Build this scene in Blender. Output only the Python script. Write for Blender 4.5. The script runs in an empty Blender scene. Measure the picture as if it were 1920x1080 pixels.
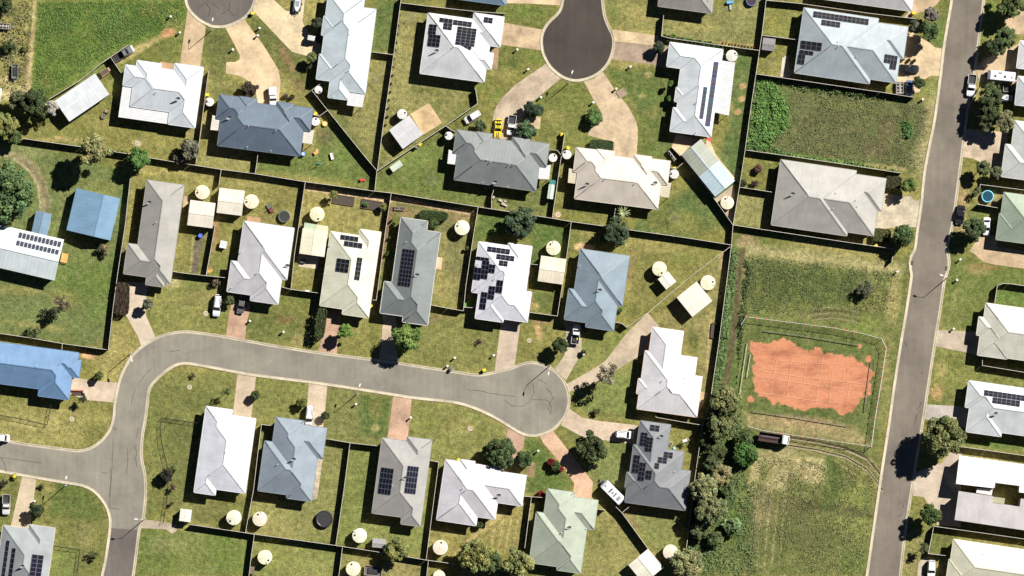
import bpy, bmesh, math, random
import numpy as np
from mathutils import Vector, Matrix
random.seed(7); RNG = np.random.RandomState(11)
SC = bpy.context.scene
S = 0.12                                   # metres per photograph pixel on the ground
def W2(x, y): return ((x-960.0)*S, (540.0-y)*S)
# ---------------------------------------------------------------- camera
CAMH = 1500.0
cd = bpy.data.cameras.new("camera"); cam = bpy.data.objects.new("camera", cd)
SC.collection.objects.link(cam); SC.camera = cam
cam.location = (0, 0, CAMH); cam.rotation_euler = (0, 0, 0)
cd.sensor_fit = 'HORIZONTAL'; cd.sensor_width = 36.0; cd.lens = 36.0*CAMH/(1920*S)
cd.clip_start = 10; cd.clip_end = 6000
# ---------------------------------------------------------------- light
EL = math.radians(40.5); DX, DY = 0.765, 0.644        # towards the sun (east, north)
AZ = math.atan2(DX, DY)
w = bpy.data.worlds.new("World"); SC.world = w; w.use_nodes = True
nt = w.node_tree; nt.nodes.clear()
sky = nt.nodes.new('ShaderNodeTexSky'); sky.sky_type = 'NISHITA'; sky.sun_disc = False
sky.sun_elevation = EL; sky.sun_rotation = AZ; sky.air_density = 0.22; sky.dust_density = 0.0; sky.ozone_density = 1.5
bg = nt.nodes.new('ShaderNodeBackground'); bg.inputs[1].default_value = 0.05
wo = nt.nodes.new('ShaderNodeOutputWorld')
nt.links.new(sky.outputs[0], bg.inputs[0]); nt.links.new(bg.outputs[0], wo.inputs[0])
sl = bpy.data.lights.new("sun", 'SUN'); sl.energy = 5.0; sl.angle = math.radians(0.5); sl.color = (1.0, 0.955, 0.88)
so = bpy.data.objects.new("sun", sl); SC.collection.objects.link(so)
sd = Vector((DX*math.cos(EL), DY*math.cos(EL), math.sin(EL)))
so.rotation_euler = sd.to_track_quat('Z', 'Y').to_euler(); so.location = (0, 0, 200)
SC.view_settings.view_transform = 'Standard'; SC.view_settings.look = 'None'
SC.view_settings.exposure = 0.74; SC.view_settings.gamma = 1.0
SC.render.engine = 'CYCLES'
# ---------------------------------------------------------------- coordinates read from enlarged views
RG = dict(A=(0,0,3.6), B=(380,0,3.6), C=(700,0,3.6), D=(1000,0,3.6), E=(1360,0,3.6), F=(1620,0,4.8), G=(0,260,3.6),
 H=(340,260,3.6), I=(680,240,3.6), J=(1020,240,3.6), K=(1360,240,3.6), L=(1620,200,4.8), M=(1620,400,4.8), N=(0,500,3.6),
 O=(340,500,3.6), P=(680,480,3.6), Q=(1020,460,3.6), R=(1360,500,3.6), S=(1620,600,4.8), T=(0,780,3.6), U=(340,740,3.6),
 V=(680,780,3.6), W=(1020,740,3.6), X=(1360,780,3.6), Y=(1620,780,4.8), Z=(1620,950,6.4), a=(380,950,6.0), b=(1000,900,16/3.0))
RG['.'] = (0,0,1.0)
def PX(s):
    """'A 10,20 30,40 B 1,2' -> list of plan pixels"""
    out = []; r = RG['.']
    for t in s.split():
        if t in RG: r = RG[t]; continue
        x, y = t.split(','); out.append((r[0]+float(x)/r[2], r[1]+float(y)/r[2]))
    return out
def PM(s): return [W2(*p) for p in PX(s)]
# ---------------------------------------------------------------- materials
MATS = {}
def node_mat(name):
    m = bpy.data.materials.new(name); m.use_nodes = True
    n = m.node_tree.nodes; b = n['Principled BSDF']; return m, n, m.node_tree.links, b
def rgb(c): return (c[0], c[1], c[2], 1.0)
def mth(n, l, op, a, b=None, clamp=False):
    x = n.new('ShaderNodeMath'); x.operation = op; x.use_clamp = clamp
    for i, v in enumerate((a, b)):
        if v is None: continue
        if isinstance(v, (int, float)): x.inputs[i].default_value = v
        else: l.new(v, x.inputs[i])
    return x.outputs[0]
def noise(n, l, vec, scale, detail=3, rough=0.55):
    t = n.new('ShaderNodeTexNoise'); t.inputs['Scale'].default_value = scale
    t.inputs['Detail'].default_value = detail; t.inputs['Roughness'].default_value = rough
    if vec is not None: l.new(vec, t.inputs['Vector'])
    return t.outputs[0]
def remap(n, l, v, a, b, c, d):
    x = n.new('ShaderNodeMapRange'); x.clamp = True
    for i, k in enumerate((a, b, c, d)): x.inputs[i+1].default_value = k
    l.new(v, x.inputs[0]); return x.outputs[0]
def mixc(n, l, f, a, b, mode='MIX'):
    x = n.new('ShaderNodeMix'); x.data_type = 'RGBA'; x.blend_type = mode
    for s, v in ((x.inputs[0], f), (x.inputs[6], a), (x.inputs[7], b)):
        if isinstance(v, (int, float)): s.default_value = v
        elif isinstance(v, tuple): s.default_value = rgb(v)
        else: l.new(v, s)
    return x.outputs[2]
def mul_v(n, l, col, f):
    x = n.new('ShaderNodeVectorMath'); x.operation = 'SCALE'; l.new(f, x.inputs['Scale'])
    if isinstance(col, tuple): x.inputs[0].default_value = col
    else: l.new(col, x.inputs[0])
    return x.outputs[0]
def pos(n): return n.new('ShaderNodeNewGeometry').outputs['Position']
def flat(name, col, rough=0.6, metal=0.0, var=0.12, sc=1.2):
    k = ('flat', name)
    if k in MATS: return MATS[k]
    m, n, l, b = node_mat(name)
    f = remap(n, l, noise(n, l, pos(n), sc), 0.3, 0.7, 1-var, 1+var)
    l.new(mul_v(n, l, tuple(col), f), b.inputs['Base Color'])
    b.inputs['Roughness'].default_value = rough; b.inputs['Metallic'].default_value = metal
    MATS[k] = m; return m
def roofmat(name, col, rib=0.76, depth=0.06, rough=0.42):
    k = ('roof', name)
    if k in MATS: return MATS[k]
    m, n, l, b = node_mat(name)
    uv = n.new('ShaderNodeUVMap'); sp = n.new('ShaderNodeSeparateXYZ'); l.new(uv.outputs[0], sp.inputs[0])
    u = sp.outputs[0]
    fr = mth(n, l, 'FRACT', mth(n, l, 'DIVIDE', u, rib))
    line = remap(n, l, mth(n, l, 'ABSOLUTE', mth(n, l, 'SUBTRACT', fr, 0.5)), 0.30, 0.5, 1.0, 1-depth)
    sh = mth(n, l, 'FLOOR', mth(n, l, 'DIVIDE', u, rib*1.0))
    wn = n.new('ShaderNodeTexWhiteNoise'); wn.noise_dimensions = '1D'; l.new(sh, wn.inputs['W'])
    sheet = remap(n, l, wn.outputs[0], 0, 1, 0.985, 1.012)
    cmb = n.new('ShaderNodeCombineXYZ'); l.new(mth(n, l, 'MULTIPLY', u, 1.6), cmb.inputs[0]); l.new(mth(n, l, 'MULTIPLY', sp.outputs[1], 0.25), cmb.inputs[1])
    streak = remap(n, l, noise(n, l, cmb.outputs[0], 0.9, 4), 0.3, 0.75, 1.03, 0.94)
    dirt = remap(n, l, noise(n, l, pos(n), 0.33, 4), 0.35, 0.72, 1.05, 0.84)
    fine = remap(n, l, noise(n, l, pos(n), 5.5, 2), 0.3, 0.7, 0.95, 1.05)
    f = mth(n, l, 'MULTIPLY', mth(n, l, 'MULTIPLY', line, sheet), mth(n, l, 'MULTIPLY', mth(n, l, 'MULTIPLY', streak, dirt), fine))
    l.new(mul_v(n, l, tuple(col), f), b.inputs['Base Color'])
    b.inputs['Roughness'].default_value = rough
    bp = n.new('ShaderNodeBump'); bp.inputs['Strength'].default_value = 0.2; bp.inputs['Distance'].default_value = 0.04
    l.new(fr, bp.inputs['Height']); l.new(bp.outputs[0], b.inputs['Normal'])
    MATS[k] = m; return m
def paving(name, col, stain=0.35, brick=False, rough=0.85):
    k = ('pave', name)
    if k in MATS: return MATS[k]
    m, n, l, b = node_mat(name); p = pos(n)
    a = remap(n, l, noise(n, l, p, 0.22, 6, 0.72), 0.40, 0.66, 1.08, 1-stain*1.2)
    c = remap(n, l, noise(n, l, p, 1.6, 4, 0.6), 0.3, 0.7, 0.90, 1.10)
    d = remap(n, l, noise(n, l, p, 9, 2), 0.3, 0.7, 0.93, 1.07)
    f = mth(n, l, 'MULTIPLY', mth(n, l, 'MULTIPLY', a, c), d)
    base = tuple(col)
    if brick:
        bt = n.new('ShaderNodeTexBrick'); bt.inputs['Scale'].default_value = 2.2
        bt.inputs['Color1'].default_value = rgb([v*1.12 for v in col]); bt.inputs['Color2'].default_value = rgb([v*0.85 for v in col])
        bt.inputs['Mortar'].default_value = rgb([v*0.8 for v in col]); l.new(p, bt.inputs['Vector']); base = bt.outputs[0]
    v = mul_v(n, l, base, f)
    v2 = mixc(n, l, remap(n, l, noise(n, l, p, 0.5, 3), 0.5, 0.8, 0, 0.35), v, (col[0]*0.62, col[1]*0.55, col[2]*0.5))
    l.new(v2, b.inputs['Base Color']); b.inputs['Roughness'].default_value = rough
    MATS[k] = m; return m
def asphalt(name, col, warm=0.0):
    k = ('asp', name)
    if k in MATS: return MATS[k]
    m, n, l, b = node_mat(name); p = pos(n)
    a = remap(n, l, noise(n, l, p, 0.10, 6, 0.7), 0.36, 0.66, 1.22, 0.78)
    mp = n.new('ShaderNodeMapping'); mp.inputs['Rotation'].default_value = (0, 0, warm); mp.inputs['Scale'].default_value = (1.3, 0.09, 1)
    l.new(p, mp.inputs[0])
    s = remap(n, l, noise(n, l, mp.outputs[0], 0.8, 4), 0.3, 0.7, 0.93, 1.08)
    c = remap(n, l, noise(n, l, p, 7, 3, 0.7), 0.3, 0.7, 0.82, 1.18)
    f = mth(n, l, 'MULTIPLY', mth(n, l, 'MULTIPLY', a, s), c)
    l.new(mul_v(n, l, tuple(col), f), b.inputs['Base Color']); b.inputs['Roughness'].default_value = 0.9
    MATS[k] = m; return m
def objcol(name, rough=0.35, coat=0.0, leafy=False):
    k = ('oc', name)
    if k in MATS: return MATS[k]
    m, n, l, b = node_mat(name)
    oi = n.new('ShaderNodeObjectInfo'); c = oi.outputs['Color']
    if leafy:
        at = n.new('ShaderNodeAttribute'); at.attribute_name = 'lv'
        c = mixc(n, l, 1.0, c, at.outputs['Color'], 'MULTIPLY')
        b.inputs['Roughness'].default_value = 0.8; b.inputs['Specular IOR Level'].default_value = 0.12
        tr = n.new('ShaderNodeBsdfTranslucent'); l.new(c, tr.inputs[0])
        ms = n.new('ShaderNodeMixShader'); ms.inputs[0].default_value = 0.12
        l.new(b.outputs[0], ms.inputs[1]); l.new(tr.outputs[0], ms.inputs[2])
        l.new(ms.outputs[0], n['Material Output'].inputs[0])
    else:
        b.inputs['Roughness'].default_value = rough
        try: b.inputs['Coat Weight'].default_value = coat
        except Exception: pass
        f = remap(n, l, noise(n, l, pos(n), 2.0), 0.3, 0.7, 0.93, 1.05); c = mul_v(n, l, c, f)
    l.new(c, b.inputs['Base Color']); MATS[k] = m; return m
def glassy(name, col=(0.012,0.014,0.018), rough=0.12):
    return flat(name, col, rough, 0.0, 0.05)
# ---------------------------------------------------------------- object helpers
COL = SC.collection
def tag(o, label=None, cat=None, group=None, kind=None):
    if label: o['label'] = label
    if cat: o['category'] = cat
    if group: o['group'] = group
    if kind: o['kind'] = kind
    return o
def empty(name, loc, rz=0.0):
    o = bpy.data.objects.new(name, None); COL.objects.link(o); o.location = loc; o.rotation_euler = (0,0,rz)
    o.empty_display_size = 0.5; return o
def mesh_obj(name, verts, faces, mat=None, parent=None, uvs=None, smooth=False):
    me = bpy.data.meshes.new(name); me.from_pydata([tuple(v) for v in verts], [], faces); 
    if uvs:
        ul = me.uv_layers.new(name='UVMap'); i = 0
        for f in uvs:
            for u in f: ul.data[i].uv = u; i += 1
    if mat: me.materials.append(mat)
    if smooth:
        for p in me.polygons: p.use_smooth = True
    me.update()
    o = bpy.data.objects.new(name, me); COL.objects.link(o)
    if parent: o.parent = parent
    return o
class MB:
    def __init__(s): s.v = []; s.f = []
    def box(s, c, d, rz=0.0, taper=1.0):
        i = len(s.v); ca, sa = math.cos(rz), math.sin(rz)
        for z, t in ((-.5, 1), (.5, taper)):
            for x, y in ((-.5,-.5),(.5,-.5),(.5,.5),(-.5,.5)):
                X, Y = x*d[0]*t, y*d[1]*t
                s.v.append((c[0]+X*ca-Y*sa, c[1]+X*sa+Y*ca, c[2]+z*d[2]))
        s.f += [(i+3,i+2,i+1,i),(i+4,i+5,i+6,i+7),(i,i+1,i+5,i+4),(i+1,i+2,i+6,i+5),(i+2,i+3,i+7,i+6),(i+3,i,i+4,i+7)]
        return s
    def beam(s, p, q, wd, ht):
        """box beam between two 3-D points, width wd sideways, height ht"""
        p = Vector(p); q = Vector(q); d = (q-p); L = d.length
        if L < 1e-4: return s
        d.normalize(); side = d.cross(Vector((0,0,1)))
        if side.length < 1e-3: side = Vector((1,0,0))
        side.normalize(); up = side.cross(d); i = len(s.v)
        for e in (p, q):
            for a, b in ((-.5,-.5),(.5,-.5),(.5,.5),(-.5,.5)): s.v.append(tuple(e+side*a*wd+up*b*ht))
        s.f += [(i,i+1,i+2,i+3),(i+7,i+6,i+5,i+4),(i,i+4,i+5,i+1),(i+1,i+5,i+6,i+2),(i+2,i+6,i+7,i+3),(i+3,i+7,i+4,i)]
        return s
    def tube(s, pts, rad, n=8, caps=True):
        i0 = len(s.v); m = len(pts)
        for k, p in enumerate(pts):
            p = Vector(p); d = (Vector(pts[min(k+1,m-1)])-Vector(pts[max(k-1,0)]))
            if d.length < 1e-6: d = Vector((0,0,1))
            d.normalize(); a = d.orthogonal().normalized(); b = d.cross(a)
            if k == 0: A0 = a
            a = (A0 - d*A0.dot(d)).normalized() if (A0 - d*A0.dot(d)).length > 1e-3 else a
            b = d.cross(a); r = rad[k] if isinstance(rad, (list, tuple)) else rad
            for j in range(n):
                t = 2*math.pi*j/n; s.v.append(tuple(p+a*math.cos(t)*r+b*math.sin(t)*r))
        for k in range(m-1):
            for j in range(n):
                s.f.append((i0+k*n+j, i0+k*n+(j+1)%n, i0+(k+1)*n+(j+1)%n, i0+(k+1)*n+j))
        if caps:
            s.f.append(tuple(i0+j for j in range(n))[::-1]); s.f.append(tuple(i0+(m-1)*n+j for j in range(n)))
        return s
    def lathe(s, prof, n=24, c=(0,0,0)):
        i0 = len(s.v)
        for r, z in prof:
            for j in range(n):
                t = 2*math.pi*j/n; s.v.append((c[0]+r*math.cos(t), c[1]+r*math.sin(t), c[2]+z))
        for k in range(len(prof)-1):
            for j in range(n): s.f.append((i0+k*n+j, i0+k*n+(j+1)%n, i0+(k+1)*n+(j+1)%n, i0+(k+1)*n+j))
        s.f.append(tuple(i0+(len(prof)-1)*n+j for j in range(n)))
        return s
    def quad(s, *p):
        i = len(s.v); s.v += [tuple(q) for q in p]; s.f.append(tuple(range(i, i+len(p)))); return s
    def prism(s, poly, z0, z1):
        i = len(s.v); n = len(poly)
        if area(poly) < 0: poly = poly[::-1]
        for p in poly: s.v.append((p[0], p[1], z0 if not callable(z0) else z0(*p)))
        for p in poly: s.v.append((p[0], p[1], z1 if not callable(z1) else z1(*p)))
        s.f.append(tuple(i+j for j in range(n))[::-1]); s.f.append(tuple(i+n+j for j in range(n)))
        for j in range(n): k = (j+1) % n; s.f.append((i+j, i+k, i+n+k, i+n+j))
        return s
    def build(s, name, mat, parent=None, smooth=False):
        return mesh_obj(name, s.v, s.f, mat, parent, None, smooth)
def area(p): return 0.5*sum(p[i][0]*p[(i+1)%len(p)][1]-p[(i+1)%len(p)][0]*p[i][1] for i in range(len(p)))
def centroid(p): return (sum(q[0] for q in p)/len(p), sum(q[1] for q in p)/len(p))
def smooth_line(pts, step=1.2, closed=False):
    """Catmull-Rom through the points"""
    n = len(pts); out = []
    rng = range(n if closed else n-1)
    for i in rng:
        g = lambda k: pts[k % n] if closed else pts[max(0, min(n-1, k))]
        p0, p1, p2, p3 = g(i-1), g(i), g(i+1), g(i+2)
        m = max(1, int(math.dist(p1, p2)/step))
        for k in range(m):
            t = k/m; t2, t3 = t*t, t*t*t
            out.append(tuple(0.5*((2*p1[c])+(-p0[c]+p2[c])*t+(2*p0[c]-5*p1[c]+4*p2[c]-p3[c])*t2+(-p0[c]+3*p1[c]-3*p2[c]+p3[c])*t3) for c in (0,1)))
    if not closed: out.append(pts[-1])
    return out
# ================================================================ GROUND
x0, x1, y0, y1, st = -136., 136., -80., 80., 0.27
gx = np.arange(x0, x1+.01, st); gy = np.arange(y0, y1+.01, st)
far = np.array([20., 60., 200., 700., 2500.])
gx = np.concatenate([x0-far[::-1], gx, x1+far]); gy = np.concatenate([y0-far[::-1], gy, y1+far])
XX, YY = np.meshgrid(gx, gy); NX, NY = len(gx), len(gy)
PXX = XX/S+960; PYY = 540-YY/S                # plan pixels
def vnoise(scale, seed):
    r = np.random.RandomState(seed); T = r.rand(64, 64)
    u = XX/scale; v = YY/scale; iu = np.floor(u).astype(int); iv = np.floor(v).astype(int)
    fu = u-iu; fv = v-iv; fu = fu*fu*(3-2*fu); fv = fv*fv*(3-2*fv)
    g = lambda a, b: T[a % 64, b % 64]
    return (g(iu,iv)*(1-fu)+g(iu+1,iv)*fu)*(1-fv)+(g(iu,iv+1)*(1-fu)+g(iu+1,iv+1)*fu)*fv
N1, N2, N3 = vnoise(3.1, 1), vnoise(9, 2), vnoise(1.3, 3)
NW_ = (N1*.5+N2*.3+N3*.2)-0.5
OLIVE=(0.142,0.138,0.046); LUSH=(0.072,0.118,0.026); DARK=(0.058,0.078,0.024); DRY=(0.29,0.24,0.12)
PALE=(0.34,0.29,0.17); DIRT=(0.20,0.135,0.085); SOIL=(0.085,0.06,0.045); STRAW=(0.215,0.19,0.078); MID=(0.10,0.112,0.034)
CO = np.zeros((NY, NX, 3)); CO[:] = OLIVE
def lay(m, col):
    m = np.clip(m, 0, 1)[..., None]; CO[:] = CO*(1-m)+np.array(col)*m
lay((N2-0.45)*2.5, STRAW); lay((0.52-vnoise(14, 9))*3, MID)
def segd(px_, py_, a, b):
    dx, dy = b[0]-a[0], b[1]-a[1]; L = dx*dx+dy*dy+1e-9
    t = np.clip(((px_-a[0])*dx+(py_-a[1])*dy)/L, 0, 1)
    return np.hypot(px_-a[0]-t*dx, py_-a[1]-t*dy)
def inpoly(P):
    c = np.zeros_like(PXX, bool); n = len(P)
    for i in range(n):
        (xa, ya), (xb, yb) = P[i], P[(i+1) % n]
        if ya == yb: continue
        k = ((ya > PYY) != (yb > PYY)) & (PXX < (xb-xa)*(PYY-ya)/(yb-ya)+xa); c ^= k
    return c
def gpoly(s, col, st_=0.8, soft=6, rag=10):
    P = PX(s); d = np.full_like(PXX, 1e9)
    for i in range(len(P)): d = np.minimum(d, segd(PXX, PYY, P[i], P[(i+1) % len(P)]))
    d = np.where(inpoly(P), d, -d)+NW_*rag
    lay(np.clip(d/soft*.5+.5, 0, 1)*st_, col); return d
def gblob(x, y, rx, ry, col, st_=0.7, ang=0, rag=0.9):
    a = math.radians(ang); u = (PXX-x)*math.cos(a)+(PYY-y)*math.sin(a); v = -(PXX-x)*math.sin(a)+(PYY-y)*math.cos(a)
    d = np.hypot(u/rx, v/ry)+NW_*rag
    lay(np.clip((1.15-d)*1.6, 0, 1)*st_, col)
def gline(s, wd, col, st_=0.8, rag=0.8):
    P = PX(s); d = np.full_like(PXX, 1e9)
    for i in range(len(P)-1): d = np.minimum(d, segd(PXX, PYY, P[i], P[i+1]))
    lay(np.clip((1.2-d/wd+NW_*rag)*1.5, 0, 1)*st_, col)
#--- lots and fields
gpoly('. 66,0 345,0 350,40 320,62 240,84 95,184 55,190', LUSH, .9)
gpoly('. 0,0 66,0 55,200 0,190', STRAW, .7); gline('. 66,0 52,185', 4, PALE, .8); gline('. 58,40 48,110', 3, DARK, .7)
gblob(20,175,30,14,PALE,.8); gblob(10,20,18,12,SOIL,.6); gblob(18,95,18,14,DARK,.6); gblob(35,60,10,30,STRAW,.6)
gblob(120,60,30,50,(.05,.085,.02),.6); gblob(200,30,60,16,(.09,.14,.035),.6,-20); gblob(160,120,40,24,(.10,.15,.04),.6,-30); gblob(260,40,40,30,(.06,.09,.025),.5); gblob(85,150,14,30,OLIVE,.6); gblob(300,20,40,14,OLIVE,.5); gblob(313,62,17,9,(0.42,0.22,0.13),.9,-20); gblob(262,92,55,8,DRY,.8,-30); gblob(322,40,20,10,STRAW,.5)
gpoly('. 60,205 205,140 230,150 215,235 400,262 372,300 45,258', OLIVE, .6); gblob(195,232,40,12,STRAW,.5); gblob(120,262,60,6,DRY,.4)
gblob(110,258,10,3,(.45,.3,.15),.7); gblob(258,268,10,7,PALE,.8)
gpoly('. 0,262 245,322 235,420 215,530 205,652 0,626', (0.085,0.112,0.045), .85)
gblob(180,360,50,30,OLIVE,.5); gblob(60,590,80,40,(0.10,0.135,0.055),.6); gblob(120,560,26,18,STRAW,.6); gblob(150,520,60,40,LUSH,.5)
gblob(50,285,60,14,(0.17,0.19,0.09),.6); gline('. 0,284 35,296 62,316 78,345 86,375 84,395', 9, (0.20,0.17,0.115), .75); gline('. 50,305 80,342 90,375 87,395', 3, SOIL, .45)
gline('. 0,288 30,300 56,322 72,350 76,390',2,(0.32,0.27,0.19),.6); gblob(35,545,60,10,STRAW,.5,5)
gblob(190,560,40,60,LUSH,.4); gblob(60,610,70,8,STRAW,.5,8)
gpoly('. 250,318 410,320 400,400 330,330 280,330 255,345 240,500 225,500', STRAW, .6); gblob(300,318,60,10,(0.26,0.22,0.09),.5)
gpoly('. 360,360 400,360 395,512 340,508', OLIVE,.5); gline('. 375,445 368,480 365,508', 7, (0.10,0.085,0.075), .95, .3); gline('. 362,445 357,508',2,PALE,.5)
gpoly('. 415,322 572,342 560,430 430,410 390,510 400,420', (0.135,0.125,0.05), .6); gblob(475,345,50,8,STRAW,.6); gblob(405,430,6,50,(.25,.14,.06),.7,6); gblob(540,405,28,18,STRAW,.5)
gblob(393,507,6,5,(.45,.25,.10),.8); gblob(467,436,12,5,(.4,.25,.12),.5)
gpoly('. 575,345 730,365 700,540 545,540 560,450', STRAW, .55); gblob(650,410,50,20,STRAW,.5); gblob(600,430,14,7,(0.30,.25,.14),.6); gpoly('. 552,520 600,525 595,550 548,540',OLIVE,.8)
gline('. 733,390 715,480 700,560', 5, (0.15,0.09,0.06), .9,.3); gline('. 722,400 702,520 696,560', 2.5, (0.13,0.08,0.055), .8,.3)
gline('. 575,352 654,364 732,377', 5, (0.42,0.30,0.20), .9,.3)
gline('. 735,372 810,386 886,401', 5, (0.45,0.30,0.22), .95,.3)
gpoly('. 738,378 888,405 880,470 870,560 810,560 830,440 745,405', (0.125,0.12,0.06), .7); gblob(760,400,30,10,DIRT,.5); gblob(860,410,26,10,DIRT,.6); gblob(835,540,26,30,STRAW,.7); gline('. 832,440 822,560',6,STRAW,.5)
gpoly('. 898,392 1068,420 1060,480 1000,560 995,440 890,450', (0.055,0.092,0.026), .9)
gpoly('. 998,545 1042,548 1040,588 994,582', (0.06,0.085,0.028), .8); gline('. 995,500 997,580',4,DIRT,.7,.4); gblob(1000,574,12,6,(.3,.22,.1),.6); gpoly('. 870,562 888,563 886,578 868,576',(0.10,0.22,0.06),.9,2,0)
gpoly('. 1075,420 1370,464 1290,520 1180,600 1180,470 1080,460', (0.125,0.125,0.045), .7); gblob(1220,460,80,14,STRAW,.6,8); gblob(1278,485,26,10,LUSH,.4); gblob(1185,500,6,40,DIRT,.5,6); gblob(1190,580,24,14,DARK,.3)
gblob(1100,437,14,10,STRAW,.6); gblob(1087,462,12,7,(.42,.3,.18),.8)
gpoly('. 1366,470 1345,640 1338,790 1300,780 1310,640 1280,640 1235,610 1225,595', (0.15,0.14,0.065), .8); gblob(1355,490,8,26,(.26,.2,.12),.7); gblob(1330,600,10,30,STRAW,.7); gblob(1300,640,14,24,DARK,.7); gblob(1245,590,26,12,STRAW,.6,-20); gline('. 1333,590 1325,700',3,(0.3,.22,.13),.7); gblob(1312,780,8,6,(.5,.3,.16),.8)
gpoly('. 745,5 900,25 890,165 840,230 715,320 735,100', (0.165,0.158,0.07), .75); gblob(765,85,20,14,STRAW,.5); gblob(800,170,34,7,MID,.7,3); gblob(815,195,20,7,LUSH,.4,-30); gblob(742,260,16,30,DARK,.4)
gpoly('. 705,0 752,0 738,100 698,96', (0.055,0.090,0.03), .85); gpoly('. 698,102 735,108 708,318 690,290 612,205 690,200', (0.145,0.145,0.062), .7)
gpoly('. 895,180 1018,95 1050,148 990,200 920,262 905,225', OLIVE,.8); gblob(940,140,34,14,STRAW,.5); gblob(930,178,22,6,LUSH,.6,-50); gblob(962,120,10,12,DARK,.6); gblob(975,22,60,12,LUSH,.5); gblob(1010,110,20,12,LUSH,.5)
gpoly('. 1050,150 1095,152 1150,290 1060,330 1010,250 1000,200', (0.11,0.125,0.04), .7); gblob(1045,175,20,16,MID,.6); gblob(1040,220,26,16,STRAW,.4)
gpoly('. 1135,130 1250,130 1260,300 1200,290 1195,200', (0.062,0.095,0.03), .85); gblob(1205,180,8,6,DRY,.6); gblob(1215,140,9,6,DRY,.7); gblob(1225,215,12,18,STRAW,.4); gblob(1205,250,26,40,MID,.5)
gpoly('. 1130,0 1246,0 1244,60 1152,52', (0.15,0.15,0.06), .7); gblob(1200,25,30,14,STRAW,.8,20); gblob(1150,20,10,30,LUSH,.5)
gpoly('. 1248,25 1436,0 1420,86 1355,82 1250,68', (0.16,0.16,0.075), .7); gblob(1380,84,50,4,(0.35,.26,.12),.6,6); gblob(1300,50,50,12,STRAW,.6)
gpoly('. 1340,90 1422,100 1375,420 1290,450 1180,440 1200,400 1340,330 1375,200', (0.060,0.095,0.034), .9); gblob(1280,420,60,24,OLIVE,.6); gblob(1235,395,34,22,MID,.5); gblob(1330,330,7,50,PALE,.0)
for q in ((1392,161),(1390,186),(1384,210)): gblob(q[0],q[1],7,6,(0.40,0.24,0.15),.85)
gpoly('. 1438,5 1495,10 1490,72 1430,64', (0.15,0.16,0.055), .8); gblob(1450,40,8,20,(.22,.2,.05),.5); gpoly('. 1424,90 1480,100 1470,140 1418,138', OLIVE,.6)
#--- vacant lot and eastern fields
gpoly('. 1416,142 1712,186 1750,200 1732,325 1395,282', (0.075,0.088,0.040), .95)
gblob(1560,240,100,40,(0.085,0.090,0.045),.5,6); gblob(1640,280,30,14,SOIL,.5); gblob(1590,200,60,10,(0.10,0.125,0.045),.6,7); gblob(1700,240,16,22,LUSH,.7); gblob(1665,235,18,30,(.11,.08,.05),.5); gblob(1445,205,42,60,(0.10,0.19,0.045),.85); gblob(1560,303,120,7,(0.10,0.18,0.05),.8,8)
gpoly('. 1745,150 1766,150 1735,330 1712,330', (0.26,0.23,0.13), .8, 10, 16); gblob(1670,315,60,6,DRY,.6,6); gblob(1715,320,20,8,LUSH,.5)
gpoly('. 1398,290 1450,300 1450,355 1388,345', OLIVE,.7); gpoly('. 1386,360 1450,366 1440,430 1376,420', (0.17,0.165,0.075), .85)
gpoly('. 1376,445 1680,495 1712,470 1694,600 1660,780 1640,860 1625,1080 1290,1080 1330,760 1368,470', (0.098,0.118,0.042), .9)
gpoly('. 1385,455 1690,500 1690,512 1390,475', PALE, .75, 10, 14); gblob(1400,452,20,12,(.28,.2,.13),.7)
gblob(1520,535,120,34,(0.062,0.090,0.030),.85,5); gblob(1450,530,50,50,DARK,.5); gblob(1640,560,45,28,OLIVE,.6); gblob(1675,560,16,60,DRY,.6,6); gblob(1650,700,26,90,STRAW,.5,6)
gblob(1620,610,40,20,(.12,.15,.04),.6); gblob(1520,590,50,8,(.14,.13,.06),.6,5)
for i in range(5): gline('. %d,%d %d,%d %d,%d'%(1525,582+i*5,1560,578+i*5,1610,588+i*5), 1.2, SOIL, .5)
gpoly('. 1392,600 1560,615 1655,640 1640,835 1400,800', (0.070,0.092,0.032), .8)
gpoly('. 1395,775 1600,800 1635,835 1430,805 1402,800', (0.22,0.18,0.10), .8); gblob(1500,790,80,12,(.28,.2,.13),.7,7)
gpoly('. 1404,812 1640,842 1660,900 1620,1080 1400,1080', (0.10,0.112,0.042), .7)
gblob(1480,870,60,30,(0.26,0.22,0.13),.7,10); gblob(1530,895,40,16,PALE,.75,10); gblob(1415,890,12,44,PALE,.7,8); gblob(1560,890,18,44,LUSH,.75,10); gblob(1430,950,26,60,(0.20,0.165,0.10),.6)
gblob(1600,930,30,30,(.14,.17,.05),.6); gblob(1500,950,60,16,(0.075,0.072,0.04),.7,8); gblob(1500,1000,70,40,(.07,.08,.035),.5); gblob(1590,985,40,40,(.16,.18,.06),.6); gblob(1400,1000,40,60,(0.062,0.085,0.03),.8); gblob(1600,1050,30,30,LUSH,.5); gblob(1465,1030,10,60,DARK,.6,12); gblob(1360,960,30,70,LUSH,.5)
for i in range(9):
    gline('. %d,%d %d,%d %d,%d'%(1405+i*7,1060,1412+i*7,980,1425+i*6,905), 1.3, [PALE,(0.05,0.055,0.03)][i%2], .35)
    gline('. %d,%d %d,%d %d,%d'%(1480,815+i*3,1560,832+i*4,1640,858+i*8), 1.2, [(.07,.05,.03),DRY][i%2], .5)
gline('. 1480,822 1540,832 1590,845',2.0,(0.05,0.025,0.018),.9); gline('. 1490,838 1560,850',1.6,(0.05,0.025,0.018),.7)
gline('. 1590,845 1640,868 1655,900',2,DRY,.6)
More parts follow.
